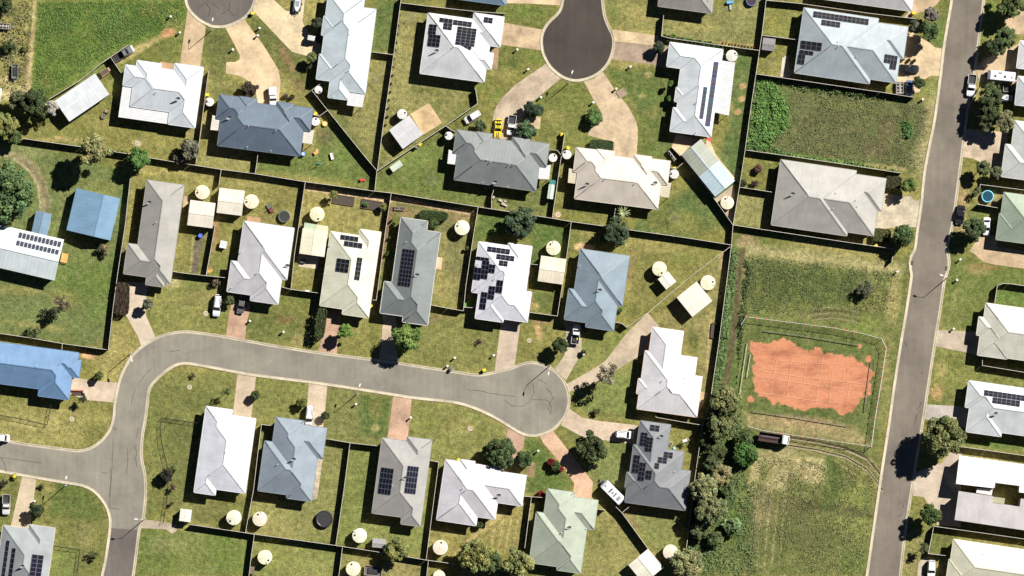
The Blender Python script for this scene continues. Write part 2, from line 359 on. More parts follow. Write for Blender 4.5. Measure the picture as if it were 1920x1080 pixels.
#--- drainage strip
gpoly('. 1370,462 1400,470 1388,640 1385,760 1300,1080 1288,1040 1318,800 1345,640', (0.066,0.10,0.032), .9)
gline('. 1392,470 1384,520 1378,600 1368,680 1358,730', 7, (0.075,0.055,0.04), .9); gline('. 1400,470 1393,530 1388,590',4,(.2,.16,.09),.5)
gline('. 1375,480 1362,600 1345,720',4,(0.09,0.15,0.05),.8); gblob(1375,780,14,40,(.14,.15,.05),.5)
gpoly('. 1500,935 1560,945 1640,960 1632,972 1560,962 1500,952', (0.05,0.055,0.025), .7, 4, 12); gline('. 1552,860 1572,890 1566,925 1545,950', 8, (0.045,0.075,0.02), .75); gline('. 1620,880 1600,930 1575,960', 4, (.2,.2,.07), .6); gblob(1520,870,30,14,PALE,.6); gblob(1450,905,30,20,PALE,.6); gblob(1570,1010,40,10,(.05,.06,.025),.5,10); gblob(1330,1010,30,50,(0.06,0.085,0.03),.6)
gline('. 1540,1060 1560,1010 1590,985',3,DARK,.5); gline('. 1405,900 1418,960 1412,1040',6,(.2,.17,.1),.5)
gblob(30,30,12,20,DARK,.6); gblob(40,130,14,10,SOIL,.6); gblob(12,150,16,8,(.4,.32,.2),.7); gline('. 60,60 50,150 46,190',2.5,(.28,.2,.14),.8); gline('. 48,10 44,60',2,(.08,.1,.04),.7)
#--- verges west of the main street and front yards
gpoly('. 0,755 214,775 205,800 150,842 0,824', (0.20,0.185,0.075), .75); gblob(180,810,30,24,(.12,.12,.04),.7); gblob(60,790,60,16,(.28,.25,.11),.6); gpoly('. 0,745 95,760 88,792 0,776',(0.17,.16,.06),.7)
gpoly('. 155,660 262,600 230,560 200,660',OLIVE,.6); gblob(167,668,16,6,(.5,.3,.2),.9,10); gblob(190,680,30,6,STRAW,.5)
gpoly('. 305,510 430,525 425,625 290,630 262,560', (0.135,0.145,0.05), .7); gblob(325,530,20,14,PALE,.7); gblob(380,560,60,30,STRAW,.5)
gpoly('. 462,580 600,595 592,655 460,630', (0.085,0.10,0.035), .8); gblob(535,600,20,8,(.14,.08,.04),.6); gblob(568,615,6,30,OLIVE,.6); gblob(560,640,14,12,DRY,.5)
gpoly('. 645,600 712,605 708,670 635,660', OLIVE,.6); gblob(700,630,12,40,MID,.6)
gpoly('. 745,600 865,590 935,612 925,695 750,680', (0.125,0.13,0.048), .8); gblob(805,596,36,10,(0.13,0.10,0.06),.6); gblob(880,640,20,40,MID,.5); gblob(901,641,9,7,SOIL,.6)
gpoly('. 976,600 1055,595 1040,690 968,685', OLIVE,.7); gblob(1010,620,8,22,(0.36,0.24,0.14),.8,-8); gblob(1014,605,20,6,DIRT,.6)
gpoly('. 1092,640 1170,600 1190,640 1110,690 1066,712', (0.12,0.14,0.045), .8); gpoly('. 1075,735 1200,680 1195,785 1090,775', (0.115,0.145,0.05), .8)
gpoly('. 285,700 445,703 430,780 385,780 370,920 275,970 270,830', (0.11,0.12,0.045), .7); gpoly('. 305,785 380,790 365,930 470,940 455,990 325,975 320,900', (0.085,0.095,0.035), .7); gblob(290,850,14,80,(.13,.14,.05),.6)
gpoly('. 483,708 578,720 575,790 480,790', (0.13,0.14,0.05), .7); gpoly('. 614,725 735,745 725,830 615,820', (0.125,0.13,0.055), .7); gpoly('. 675,740 735,745 725,820 672,815', (0.05,0.088,0.026), .8); gblob(705,765,14,20,OLIVE,.6); gblob(704,803,8,8,DRY,.6)
gpoly('. 774,750 880,765 945,800 945,880 820,865 765,830', (0.125,0.14,0.05), .7); gblob(810,790,40,24,MID,.6); gblob(905,810,14,12,MID,.6); gblob(860,800,40,20,STRAW,.4)
gpoly('. 985,820 1010,822 1075,908 1060,925 985,925', (0.058,0.095,0.026), .9); gpoly('. 990,866 1005,868 1002,895 986,893',(.2,.14,.09),.9,2,2)
gpoly('. 1050,800 1195,835 1175,940 1120,930 1115,905', (0.10,0.125,0.045), .7); gblob(1140,890,26,40,(0.12,.15,.06),.6); gpoly('. 1255,800 1312,800 1298,880 1258,845', OLIVE,.7)
gpoly('. 480,800 512,802 508,840 490,850',(0.06,.12,.03),.6); gpoly('. 615,830 650,835 628,1015 465,995 470,935 590,940', (0.165,0.165,0.07), .7); gblob(520,990,50,14,STRAW,.5); gblob(500,930,24,10,DIRT,.4)
gpoly('. 658,835 712,842 690,980 800,990 796,1040 635,1018', (0.125,0.15,0.05), .75); gpoly('. 812,870 826,872 800,980 792,980',(0.06,.11,.025),.8)
gpoly('. 805,990 985,940 975,1030 860,1055 800,1045', (0.19,0.165,0.065), .8); gline('. 855,1040 905,990 950,960',5,(.36,.28,.15),.5)
for i in range(7): gline('. %d,%d %d,%d'%(930+i*7,975,918+i*7,1040), 1.2, [(.36,.3,.15),(.12,.12,.04)][i%2], .5)
gpoly('. 1100,950 1150,960 1240,1065 1180,1080 1090,1080', (0.175,0.165,0.07), .8); gblob(1120,1010,26,26,MID,.5); gpoly('. 1165,955 1285,965 1262,1030 1240,1045', (0.125,0.14,0.055), .8); gblob(1185,975,8,20,DIRT,.5,-30)
gpoly('. 0,895 205,960 190,1080 100,1080 105,985 0,985', (0.095,0.105,0.036), .7); gblob(160,1000,20,60,(.16,.15,.07),.5); gpoly('. 110,905 155,912 195,950 180,980 90,960', (0.05,0.082,0.022), .7); gblob(90,915,20,5,STRAW,.6,20); gpoly('. 100,1025 148,1032 142,1080 95,1080',(0.12,0.15,0.05),.8)
gpoly('. 265,992 478,1005 465,1080 253,1080', (0.085,0.12,0.036), .75); gblob(330,1020,50,20,(.15,.16,.07),.6); gblob(420,1030,40,40,LUSH,.4)
gpoly('. 482,1005 642,1028 635,1080 468,1080', (0.14,0.16,0.055), .7); gpoly('. 645,1040 800,1050 799,1080 640,1080',(0.17,0.15,0.07),.6)
gblob(300,975,14,6,STRAW,.5)
gpoly('. 540,20 596,110 610,150 690,300 600,205 520,120 470,40', (0.075,0.085,0.033), .75); gblob(535,105,10,36,(0.16,0.10,0.06),.7,-30); gblob(560,160,20,10,DIRT,.4,40)
gpoly('. 385,60 420,60 448,100 425,112 420,140 470,165 400,190', (0.080,0.092,0.034), .8); gblob(420,160,24,10,STRAW,.5)
gpoly('. 600,240 630,220 700,345 480,320 484,290 590,290', (0.072,0.115,0.034), .8); gblob(612,255,24,18,SOIL,.6); gblob(620,320,80,5,DARK,.5,8)
gpoly('. 375,275 480,300 478,322 372,305', (0.17,0.165,0.07), .8); gpoly('. 340,160 380,160 372,250 360,262',(0.12,0.12,0.06),.5)
gpoly('. 712,325 838,250 845,320 920,350 915,385 705,352', (0.085,0.115,0.036), .8); gblob(785,300,40,24,(0.12,0.16,0.05),.6); gpoly('. 925,360 1035,345 1032,405 922,390', (0.085,0.105,0.04), .8)
gpoly('. 1040,290 1062,290 1068,400 1148,395 1145,420 1038,408', OLIVE,.7); gblob(1046,402,8,8,(.4,.27,.14),.7)
gpoly('. 1765,30 1783,0 1768,90 1745,82 1735,70', (0.075,0.12,0.032), .85); gpoly('. 1846,0 1870,0 1875,50 1838,90',LUSH,.7); gpoly('. 1732,150 1762,144 1752,190 1730,175', (0.13,0.15,0.05),.8)
gpoly('. 1806,296 1832,302 1830,350 1800,350',OLIVE,.8); gpoly('. 1800,345 1814,345 1810,440 1788,430', (0.28,0.2,0.12), .8); gpoly('. 1815,390 1850,395 1835,440 1812,440',(0.09,0.12,0.04),.8)
gpoly('. 1690,375 1727,378 1712,470 1685,480 1695,425',OLIVE,.6); gblob(1715,362,10,12,(.2,.14,.06),.4)
gpoly('. 1780,470 1840,495 1920,505 1920,570 1845,570 1828,620 1760,616', (0.088,0.115,0.036), .85); gblob(1830,505,30,10,(.2,.16,.08),.7,12); gblob(1795,575,12,26,(.14,.15,.06),.5); gblob(1850,500,40,4,(.2,.11,.06),.6,8)
gpoly('. 1755,650 1818,664 1840,690 1920,702 1920,725 1815,712 1795,760 1738,756', (0.12,0.135,0.045), .85); gblob(1757,735,12,16,(0.42,0.26,0.14),.6); gblob(1765,690,14,20,(.26,.21,.1),.6); gblob(1785,680,30,14,MID,.5)
gpoly('. 1795,815 1920,825 1920,850 1795,835', (0.065,0.11,0.03), .9); gpoly('. 1712,930 1735,935 1750,960 1700,1000',OLIVE,.8); gpoly('. 1698,990 1740,1000 1720,1080 1690,1080', (0.16,0.15,0.065), .8)
gpoly('. 1745,990 1785,1000 1770,1040 1740,1035', (0.09,0.10,0.036), .9); gpoly('. 1836,348 1880,355 1870,388 1832,382',(0.25,0.19,0.11),.7)
gpoly('. 1869,536 1920,542 1920,578 1864,566', (0.08,0.13,0.035), .9)
gpoly('. 1270,420 1300,430 1290,440',OLIVE,.1)
# red clay pad
clay = gpoly('R 175,490 290,505 320,480 400,478 470,530 560,575 640,545 690,600 780,600 860,605 900,650 960,690 995,720 985,830 905,880 880,990 700,985 640,975 500,950 400,940 300,910 215,865 190,700 180,560', DIRT, 0.0, 6, 0)
C2 = clay+(N3-.5)*9+(N1-.5)*9+(vnoise(.7, 21)-.5)*6
for q in ((1407,749,7),(1615,547-537+540,0),(1628,672,5),(1612,649,4),(1402,748,3)):
    if q[2]: C2 = np.maximum(C2, q[2]-np.hypot(PXX-q[0], PYY-q[1])+NW_*8)
CLAY = np.clip(C2/7*.5+.5, 0, 1)
verts = np.stack([XX.ravel(), YY.ravel(), np.zeros(XX.size)], 1)
ii = (np.arange(NY-1)[:, None]*NX+np.arange(NX-1)[None, :]).ravel()
fq = np.stack([ii, ii+1, ii+NX+1, ii+NX], 1)
me = bpy.data.meshes.new('ground'); me.vertices.add(len(verts)); me.vertices.foreach_set('co', verts.ravel())
me.loops.add(fq.size); me.loops.foreach_set('vertex_index', fq.ravel().astype(np.int32))
me.polygons.add(len(fq)); me.polygons.foreach_set('loop_start', (np.arange(len(fq))*4).astype(np.int32))
me.polygons.foreach_set('loop_total', np.full(len(fq), 4, np.int32)); me.update(calc_edges=True)
at = me.attributes.new('tint', 'FLOAT_COLOR', 'POINT')
at.data.foreach_set('color', np.concatenate([CO.reshape(-1, 3), CLAY.reshape(-1, 1)], 1).ravel().astype(np.float32))
m, n, l, b = node_mat('grass_ground'); p = pos(n)
a_ = n.new('ShaderNodeAttribute'); a_.attribute_name = 'tint'
warpn = n.new('ShaderNodeTexNoise'); warpn.inputs['Scale'].default_value = 0.6; l.new(p, warpn.inputs[0])
fine = remap(n, l, noise(n, l, p, 4.2, 4, 0.75), 0.30, 0.70, 0.60, 1.95)
mid = remap(n, l, noise(n, l, p, 1.0, 5, 0.75), 0.33, 0.67, 0.52, 1.5)
big = remap(n, l, noise(n, l, p, 0.22, 4, 0.6), 0.35, 0.68, 0.84, 1.16)
f = mth(n, l, 'MULTIPLY', mth(n, l, 'MULTIPLY', fine, mid), big)
c = mixc(n, l, 1.0, mul_v(n, l, a_.outputs['Color'], f), (1.14, 1.12, .98), 'MULTIPLY')
dryf = remap(n, l, noise(n, l, p, 0.55, 6, 0.85), 0.50, 0.67, 0, 0.58)
c = mixc(n, l, dryf, c, (0.29, 0.255, 0.11))
grn = remap(n, l, noise(n, l, warpn.outputs[1], 2.2, 5, 0.7), 0.52, 0.66, 0, 0.45)
c = mixc(n, l, grn, c, (0.066, 0.105, 0.028))
cn = noise(n, l, p, 1.3, 6, 0.8)
clm = n.new('ShaderNodeMapping'); clm.inputs['Scale'].default_value = (.6, 1.5, 1); clm.inputs['Rotation'].default_value = (0, 0, .13); l.new(p, clm.inputs[0])
cl = mixc(n, l, remap(n, l, noise(n, l, clm.outputs[0], 0.22, 6, 0.75), 0.46, 0.66, 0, 1), (0.52, 0.225, 0.125), (0.32, 0.125, 0.072))
cl = mul_v(n, l, cl, remap(n, l, noise(n, l, p, 2.0, 4), 0.3, 0.7, 0.90, 1.10))
cf = remap(n, l, mth(n, l, 'ADD', a_.outputs['Alpha'], mth(n, l, 'MULTIPLY', mth(n, l, 'SUBTRACT', cn, 0.5), 1.3)), 0.42, 0.60, 0, 1)
c = mixc(n, l, cf, c, cl)
l.new(c, b.inputs['Base Color']); b.inputs['Roughness'].default_value = 0.95
b.inputs['Specular IOR Level'].default_value = 0.1
bp = n.new('ShaderNodeBump'); l.new(remap(n, l, cf, 0, 1, .95, .18), bp.inputs['Strength']); bp.inputs['Distance'].default_value = 0.26
l.new(noise(n, l, p, 3.2, 4, 0.7), bp.inputs['Height']); l.new(bp.outputs[0], b.inputs['Normal'])
me.materials.append(m); go = bpy.data.objects.new('ground', me); COL.objects.link(go); tag(go, kind='structure')
# ================================================================ ROADS
def sheet(name, pts, z, mat, kind='structure', parent=None, thick=0.0):
    if area(pts) < 0: pts = pts[::-1]
    bm = bmesh.new(); vs = [bm.verts.new((x, y, z)) for x, y in pts]; f = bm.faces.new(vs); bm.normal_update()
    bmesh.ops.triangulate(bm, faces=[f], ngon_method='EAR_CLIP'); me = bpy.data.meshes.new(name); bm.to_mesh(me); bm.free()
    me.materials.append(mat); o = bpy.data.objects.new(name, me); COL.objects.link(o)
    if parent: o.parent = parent
    elif kind: o['kind'] = kind
    return o
def kerb(pts, wd=0.32, ht=0.11, name='kerb', side=1):
    """raised concrete kerb plus flat gutter following a line"""
    mb = MB(); n = len(pts); nr = []
    for i in range(n):
        a = pts[max(0, i-1)]; c = pts[min(n-1, i+1)]; dx, dy = c[0]-a[0], c[1]-a[1]; L = math.hypot(dx, dy) or 1
        nr.append((-dy/L*side, dx/L*side))
    prof = [(-wd*.5, 0.0), (-wd*.5, ht), (wd*.15, ht), (wd*.5, 0.03), (wd*1.5, 0.022)]
    for i in range(n):
        for o_, z in prof: mb.v.append((pts[i][0]+nr[i][0]*o_, pts[i][1]+nr[i][1]*o_, z))
    k = len(prof)
    for i in range(n-1):
        for j in range(k-1):
            q = (i*k+j, i*k+j+1, (i+1)*k+j+1, (i+1)*k+j); mb.f.append(q if side > 0 else q[::-1])
    o = mb.build(name, paving('kerb_concrete', (0.50, 0.44, 0.33), 0.25)); o['kind'] = 'structure'; return o
MAIN = asphalt('asphalt_grey', (0.208, 0.193, 0.158), 1.4)
EAST = asphalt('asphalt_brown_grey', (0.165, 0.142, 0.115), -0.17)
DKA = asphalt('asphalt_dark', (0.050, 0.041, 0.034), 0.0); MIDA = asphalt('asphalt_mid', (0.115, 0.102, 0.09), 0.1)
eL = PM('. 1790,-60 1783,0 1775,48 1768,91 1762,143 1751,225 1740,280 1732,325 1727,375 1723,405 1719,430 1714,468 1707,480 1705,492 1706,505 1708,515 1704,545 1695,602 1691,625 1676,720 1665,800 1652,885 1635,1003 1624,1080 1614,1150')
eR = PM('. 1853,-60 1846,0 1837,70 1828,140 1818,190 1811,240 1801,320 1787,422 1777,462 1779,475 1781,495 1777,512 1772,527 1765,575 1757,625 1742,722 1730,800 1712,909 1698,1003 1689,1080 1679,1150')
eL = smooth_line(eL, 1.0); eR = smooth_line(eR, 1.0)
tag(sheet('east_road', eL+eR[::-1], 0.012, EAST), 'straight grey brown street running down the right side')
kerb(eL, side=1 if True else -1); kerb(eR, side=-1)
up = smooth_line(PM('. -60,816 0,823.5 22,827 56,833 111,840 144,844 167,840 189,826 205.6,804 212,782 214,757 221,722 228,700 244,671 264,650 292,633 319,624 353,621 400,627 423,630.5 507,646 596,660 713,675 780,685 847,695 883,701 902,701.7 927,697 963,688 980,681 999,678.6 1019,683 1038,692.5 1055,709 1066,733 1068,758 1061,780 1052,792 1038,806 1013,816.5 994,818 974,812 949.4,797 920,780 883,764 847,755 774,747 740,741.7 612,722 479,705 445.6,699.4 368,685 340,683 319,691.7 300,707 286,722 280,736 275,778 268,821.7 266.7,858 273,891 274,930 269.4,974 262.5,994 255.6,1047 251,1080 242,1150'), 0.8)
lo = smooth_line(PM('. -60,874 0,885 66.7,896.7 122,906 155.6,912 177.8,924 194.4,944 202.8,963 205,988 197,1047 190,1080 178,1150'), 0.8)
sheet('main_road', up+lo[::-1], 0.012, MAIN); kerb(up, side=-1); kerb(lo, side=1)
sheet('resurfaced_road', PM('. 205,990 262.5,994 255.6,1047 251,1080 242,1150 178,1150 190,1080 197,1047'), 0.020, asphalt('asphalt_resurfaced', (0.125, 0.108, 0.098), 0.1))
r2 = smooth_line(PM('. 1060,-60 1054,0 1047,22 1032,37 1023.6,47 1016,62 1014,78 1017,100 1028,122 1040,135 1055.6,146 1075,152 1097,150 1122,139 1141,119 1151,92 1151,69 1144,53 1135,30 1131,0 1128,-60'), 0.7)
sheet('bulb_road', r2, 0.012, DKA); kerb(r2, side=1)
r3 = smooth_line(PM('. 340,-40 347,0 354,19 372,37.5 389,47 400,51 424,50.5 452,39 469,23.6 477,8 480,-4 484,-40'), 0.6)
sheet('upper_bulb_road', r3, 0.012, MIDA); kerb(r3, side=1)
TAN=(0.50,0.375,0.235); PALEC=(0.56,0.47,0.34); GREYC=(0.40,0.34,0.27); PINK=(0.48,0.31,0.215); SAND=(0.60,0.46,0.29)
def drive(s, col, name='driveway', z=0.024, brick=False, stain=.3):
    key = 'paving_%s_%d%d%d_%d'%(name, col[0]*99, col[1]*99, col[2]*99, stain*100)
    return sheet(name, PM(s), z, paving(key, col, stain, brick))
drive('. 352,15 357,24 386,50 375,127 337,122', TAN)
drive('B 150,180 285,135 330,200 400,290 460,385 510,470 525,540 522,600 515,660 512,720 375,715 355,600 300,540 240,510 155,495 160,420 220,418 250,400 250,370', SAND)
drive('. 481,-5 508,-5 536,20 548,22 548,-5 572,-5 567,42 578,60 600,82 602,106 572,104 547,97 474,20', (0.60,0.49,0.31))
drive('C 870,150 1140,200 1130,340 850,300', TAN, stain=.45); drive('. 945,-10 1056,-10 1053,10.5 1000,7 945,6', SAND)
drive('C 1165,430 1215,485 1272,525 1060,700 1040,740 1010,800 970,960 790,960 812,760 835,710 870,660 960,570', (0.46,0.37,0.27), stain=.4); drive('. 985,219 1014,219 1012.5,241.7 985,244', TAN, 'path', .018)
drive('D 340,550 410,530 470,485 560,620 640,720 690,810 705,870 705,930 695,1080 540,1075 545,1010 510,950 370,915 375,860 440,845 465,800 465,770 400,660', (0.53,0.41,0.27), stain=.35)
drive('D 535,200 845,240 845,310 540,278', SAND); drive('D 540,279 845,311 930,320 925,470 835,440 530,400', (0.33,0.25,0.18), stain=.3)
drive('F 430,-20 700,-20 640,55 540,100 450,130 350,168 420,90', TAN); drive('F 370,250 590,385 640,425 712,440 680,685 600,680 540,718 522,760 500,830 280,850 290,500', (0.58,0.45,0.28))
drive('F 1280,130 1450,60 1450,310 1380,310 1330,280 1270,240', TAN); drive('F 1000,600 1110,520 1400,390 1400,760 1040,740', TAN); 
drive('L 920,200 1290,230 1290,560 1160,555 1020,485 960,462 893,455', (0.50,0.40,0.29), stain=.35)
drive('L 160,780 420,808 450,840 515,845 480,1060 475,1085 400,1085 240,1090 90,1120', (0.55,0.48,0.35), stain=.4)
drive('M 950,340 1030,215 1110,200 1200,200 1200,300 1450,340 1450,498 1180,462 1080,440 1040,410 1000,370', TAN)
drive('S 665,90 1060,110 1060,330 950,300 640,235', (0.44,0.37,0.28)); drive('S 565,760 930,780 930,970 860,960 545,890', (0.42,0.38,0.34)); 
drive('Y 460,510 700,420 790,310 880,325 870,1000 650,980 675,880 600,840 540,730 440,718', (0.48,0.40,0.31), stain=.25); drive('Z 640,832 650,680 700,615 770,620 780,640 725,700 705,832', (0.42,0.36,0.28), 'gravel_path')
drive('. 0,0 1,0 0,1', TAN) if False else None
drive('N 860,100 1000,110 988,190 985,330 1050,475 955,540 930,470 835,300 862,230', (0.50,0.42,0.32), stain=.12)
drive('O 345,225 470,240 462,300 440,380 430,488 302,468 320,330', PINK, brick=True); drive('O 965,300 1085,300 1080,335 1060,430 1050,590 925,570 960,420', PINK, brick=True)
drive('P 140,370 225,380 230,480 215,540 240,712 110,692 125,600', (0.52,0.42,0.30)); drive('P 935,430 1065,440 1060,495 1025,750 890,780', (0.47,0.38,0.29), brick=True, stain=.2)
drive('Q 130,470 250,480 255,730 200,820 150,910 75,830 140,740 150,600', (0.48,0.40,0.29)); drive('Q 700,455 775,545 730,600 720,700 510,830 340,930 170,990 152,938 340,830 415,780 560,590', (0.46,0.375,0.27), stain=.3)
drive('W 175,98 260,155 360,175 660,210 640,340 440,312 260,285 115,205', (0.54,0.43,0.32), brick=True, stain=.2); drive('W -30,275 60,243 330,590 320,720 190,690 205,600 110,460 -10,320', (0.56,0.37,0.25), brick=True, stain=.2)
drive('V 975,80 1040,112 1095,137 1085,210 1050,270 1000,330 940,400 925,390 965,200', (0.42,0.28,0.20), brick=True, stain=.2); drive('P 205,948 332,965 V 300,185 165,170', (0.50,0.33,0.23), brick=True)
drive('O 380,718 505,740 470,1030 345,1020', (0.47,0.38,0.27), stain=.2); drive('O 860,790 985,805 975,925 955,1100 835,1085', (0.50,0.41,0.30), stain=.25)
drive('N 470,740 600,765 797,785 770,917 590,900 470,860', (0.52,0.42,0.32), stain=.2); drive('T 150,405 245,418 200,790 65,780', (0.50,0.41,0.29), stain=.2)
drive('T 968,700 1110,712 1190,740 1195,775 1160,795 1120,765 950,757', (0.42,0.35,0.26), 'footpath', .02)
drive('C 375,695 465,830 335,910 250,770', (0.56,0.40,0.22), 'slab', .05); drive('A 1080,415 1185,430 1175,480 1085,470', (0.45,0.29,0.17), 'porch_slab', .05)
drive('J 890,40 1060,75 1010,100 925,185 862,130', SAND, 'patio'); drive('J 1110,60 1160,180 1290,340 1280,370 1180,230 1080,120', SAND, 'garden_path', .02); drive('J 1150,480 1290,375 1275,640', (0.42,0.33,0.25), 'shed_pad', .02)
drive('E 425,370 440,520 370,518 385,390', (0.62,0.56,0.45), 'patio', .03); drive('G 1240,385 1285,390 1275,440 1235,470', TAN, 'patio', .03)
drive('H 445,522 535,535 530,600 440,590', (0.5,0.31,0.18), 'patio', .03); drive('I 505,870 540,875 530,958 490,950', (0.66,0.47,0.30), 'step_slab', .05)
drive('H 790,780 930,800 920,882 790,862', (0.58,0.5,0.36), 'shed_slab', .04); drive('J 262,783 345,795 335,830 255,818', (.5,.34,.2), 'patio', .03)
drive('C 800,330 850,320 838,470 808,470', (0.30,0.21,0.12), 'porch_slab', .04)
drive('U 922,428 955,432 918,700 878,715', (0.50,0.42,0.31), 'pebble_bed', .03, stain=.6)
drive('W 1030,150 1080,60 1110,0 1095,-20 1050,-20', (0.5,0.36,0.2), 'side_path', .02)
for s in ('R 245,705 500,742 935,790','R 235,745 620,800 900,835','R 215,850 620,905 800,925','R 340,632 740,660 830,640'):
    pass
DK = flat('tyre_mark', (0.06, 0.055, 0.048), 0.9)
def mark(s, wd=0.10, parent=None, mat=DK, z=0.03):
    pts = PM(s); mb = MB()
    for i in range(len(pts)-1):
        a, c = Vector(pts[i]), Vector(pts[i+1]); d = (c-a); L = d.length or 1; nn = Vector((-d.y, d.x))/L*wd/2
        w0 = .5+.7*random.random()
        mb.quad((*(a-nn*w0), z), (*(c-nn), z), (*(c+nn), z), (*(a+nn*w0), z))
    o = mb.build('road_crack', mat); o['kind'] = 'structure'; return o
for s in ('N 885,930 900,860 915,825','N 945,780 975,735 1020,690','N 1145,575 1180,570 1215,562','T 765,145 758,300 750,450 742,560 740,620','T 745,350 748,450 740,545','T 0,280 120,295 285,318','T 0,275 30,320 45,380','T 932,75 930,110 920,145','T 912,205 925,250 915,280 925,345','T 860,215 862,330 852,390','T 690,380 722,386','T 745,620 805,630','T 755,75 790,95','P 700,902 810,912 860,928 905,930','P 900,935 960,940 1030,948','P 1145,968 1240,972 1265,990 1255,1030','P 1265,990 1290,955','P 1255,1030 1270,1065 1275,1020 1262,990','P 1185,835 1210,842 1238,862','P 1235,890 1268,920 1290,970','P 1150,860 1158,920 1130,980 1080,1015 1010,1012 960,975','S 372,195 378,220 390,240','S 512,458 530,485','S 515,740 500,780 480,805','S 510,810 480,850 465,900 455,940','Y 352,798 358,825','Y 352,860 335,890 305,905','B 20,20 50,60 40,110','B 180,10 185,60 130,95','B 60,20 110,60','B 170,60 215,110','B 10,20 -30,60'):
    mark(s, 0.14 if s[0] in 'SYB' else 0.09)
LT = flat('tyre_dust', (0.21, 0.185, 0.155), 0.9)
for k in range(4): mark('Y %d,450 %d,540 %d,640 %d,760'%(190+k*14,260+k*14,305+k*12,315+k*12), 0.09, mat=LT, z=0.026)
SOILM = flat('wheel_track_soil', (0.045,0.026,0.018), .95, 0, .4, 3); STRM = flat('wheel_track_straw', (0.30,0.26,0.15), .95, 0, .5, 3)
for k in range(6):
    o_ = k*2.2+(8 if k > 2 else 0)
    q = mark('. %f,%f %f,%f %f,%f %f,%f %f,%f'%(1478,818+o_, 1530,826+o_, 1585,838+o_*1.1, 1625,856+o_*1.4, 1655,892+o_*1.6), .16+.1*(k % 3), mat=SOILM if k in (0,1,4) else STRM, z=.02); q.name = 'wheel_track'
OLVM = flat('wheel_track_grass', (0.15,0.145,0.07), .95, 0, .5, 3)
for k, (a_0, b_0, c_0, d_0) in enumerate([(1398,1404,1409,1418),(1406,1411,1415,1422),(1430,1424,1428,1446),(1441,1433,1435,1451),(1462,1462,1452,1440),(1496,1478,1462,1466)]):
    q = mark('. %f,%f %f,%f %f,%f %f,%f'%(a_0,1085-k*13, b_0,1025-k*4, c_0,965+k*3, d_0,900+k*9), .10, mat=[OLVM, SOILM, OLVM][k % 3], z=.02); q.name = 'wheel_track'
for k in range(5):
    q = mark('. %f,%f %f,%f %f,%f %f,%f'%(1522,580+k*5.2, 1556,576+k*5.2, 1590,580+k*5.2, 1612,586+k*5.2), .12, mat=SOILM if k % 2 else STRM, z=.02); q.name = 'wheel_track'
# ================================================================ HOUSES
def longest_angle(P):
    sx = sy = 0
    for i in range(len(P)):
        a, c = P[i], P[(i+1) % len(P)]; dx, dy = c[0]-a[0], c[1]-a[1]; L = math.hypot(dx, dy)
        if L < 3: continue
        t = 4*math.atan2(dy, dx); sx += L*L*math.cos(t); sy += L*L*math.sin(t)
    return math.atan2(sy, sx)/4
def rectify(P, ang):
    """snap a traced outline to right angles in a frame turned by ang"""
    ca, sa = math.cos(-ang), math.sin(-ang); cx, cy = centroid(P)
    Q = [((x-cx)*ca-(y-cy)*sa, (x-cx)*sa+(y-cy)*ca) for x, y in P]; n = len(Q); ax = []
    for i in range(n):
        a, c = Q[i], Q[(i+1) % n]; ax.append('H' if abs(c[0]-a[0]) > abs(c[1]-a[1]) else 'V')
    # enforce alternation using the first (long) edges
    L = [math.dist(Q[i], Q[(i+1) % n]) for i in range(n)]; k = L.index(max(L)); f = ax[k]
    ax = [(f if (i-k) % 2 == 0 else ('V' if f == 'H' else 'H')) for i in range(n)]
    out = []
    for i in range(n):
        e0, e1 = (i-1) % n, i
        h = e0 if ax[e0] == 'H' else e1; v = e1 if h == e0 else e0
        out.append(((Q[v][0]+Q[(v+1) % n][0])/2, (Q[h][1]+Q[(h+1) % n][1])/2))
    if area(out) < 0: out = out[::-1]
    return out, (cx, cy)
def in_poly(p, P):
    c = False; n = len(P)
    for i in range(n):
        a, b = P[i], P[(i+1) % n]
        if (a[1] > p[1]) != (b[1] > p[1]) and p[0] < (b[0]-a[0])*(p[1]-a[1])/(b[1]-a[1])+a[0]: c = not c
    return c
def max_rects(P):
    xs = sorted(set(round(p[0], 4) for p in P)); ys = sorted(set(round(p[1], 4) for p in P)); R = []
    ok = {(i, j): in_poly(((xs[i]+xs[i+1])/2, (ys[j]+ys[j+1])/2), P) for i in range(len(xs)-1) for j in range(len(ys)-1)}
    for i0 in range(len(xs)-1):
        for i1 in range(i0+1, len(xs)):
            for j0 in range(len(ys)-1):
                for j1 in range(j0+1, len(ys)):
                    if all(ok[i, j] for i in range(i0, i1) for j in range(j0, j1)): R.append((xs[i0], ys[j0], xs[i1], ys[j1]))
    return [r for r in R if not any(s != r and s[0] <= r[0] and s[1] <= r[1] and s[2] >= r[2] and s[3] >= r[3] for s in R)]
def planes(r): return ((1,0,-r[0]), (-1,0,r[2]), (0,1,-r[1]), (0,-1,r[3]))
def ev(pl, p): return pl[0]*p[0]+pl[1]*p[1]+pl[2]
def hip(r, p): return min(ev(k, p) for k in planes(r))
def clip(P, pl):
    out = []; n = len(P)
    for i in range(n):
        a, c = P[i], P[(i+1) % n]; fa, fc = ev(pl, a), ev(pl, c)
        if fa >= -1e-7: out.append(a)
        if (fa > 1e-7 and fc < -1e-7) or (fa < -1e-7 and fc > 1e-7):
            t = fa/(fa-fc); out.append((a[0]+(c[0]-a[0])*t, a[1]+(c[1]-a[1])*t))
    return out
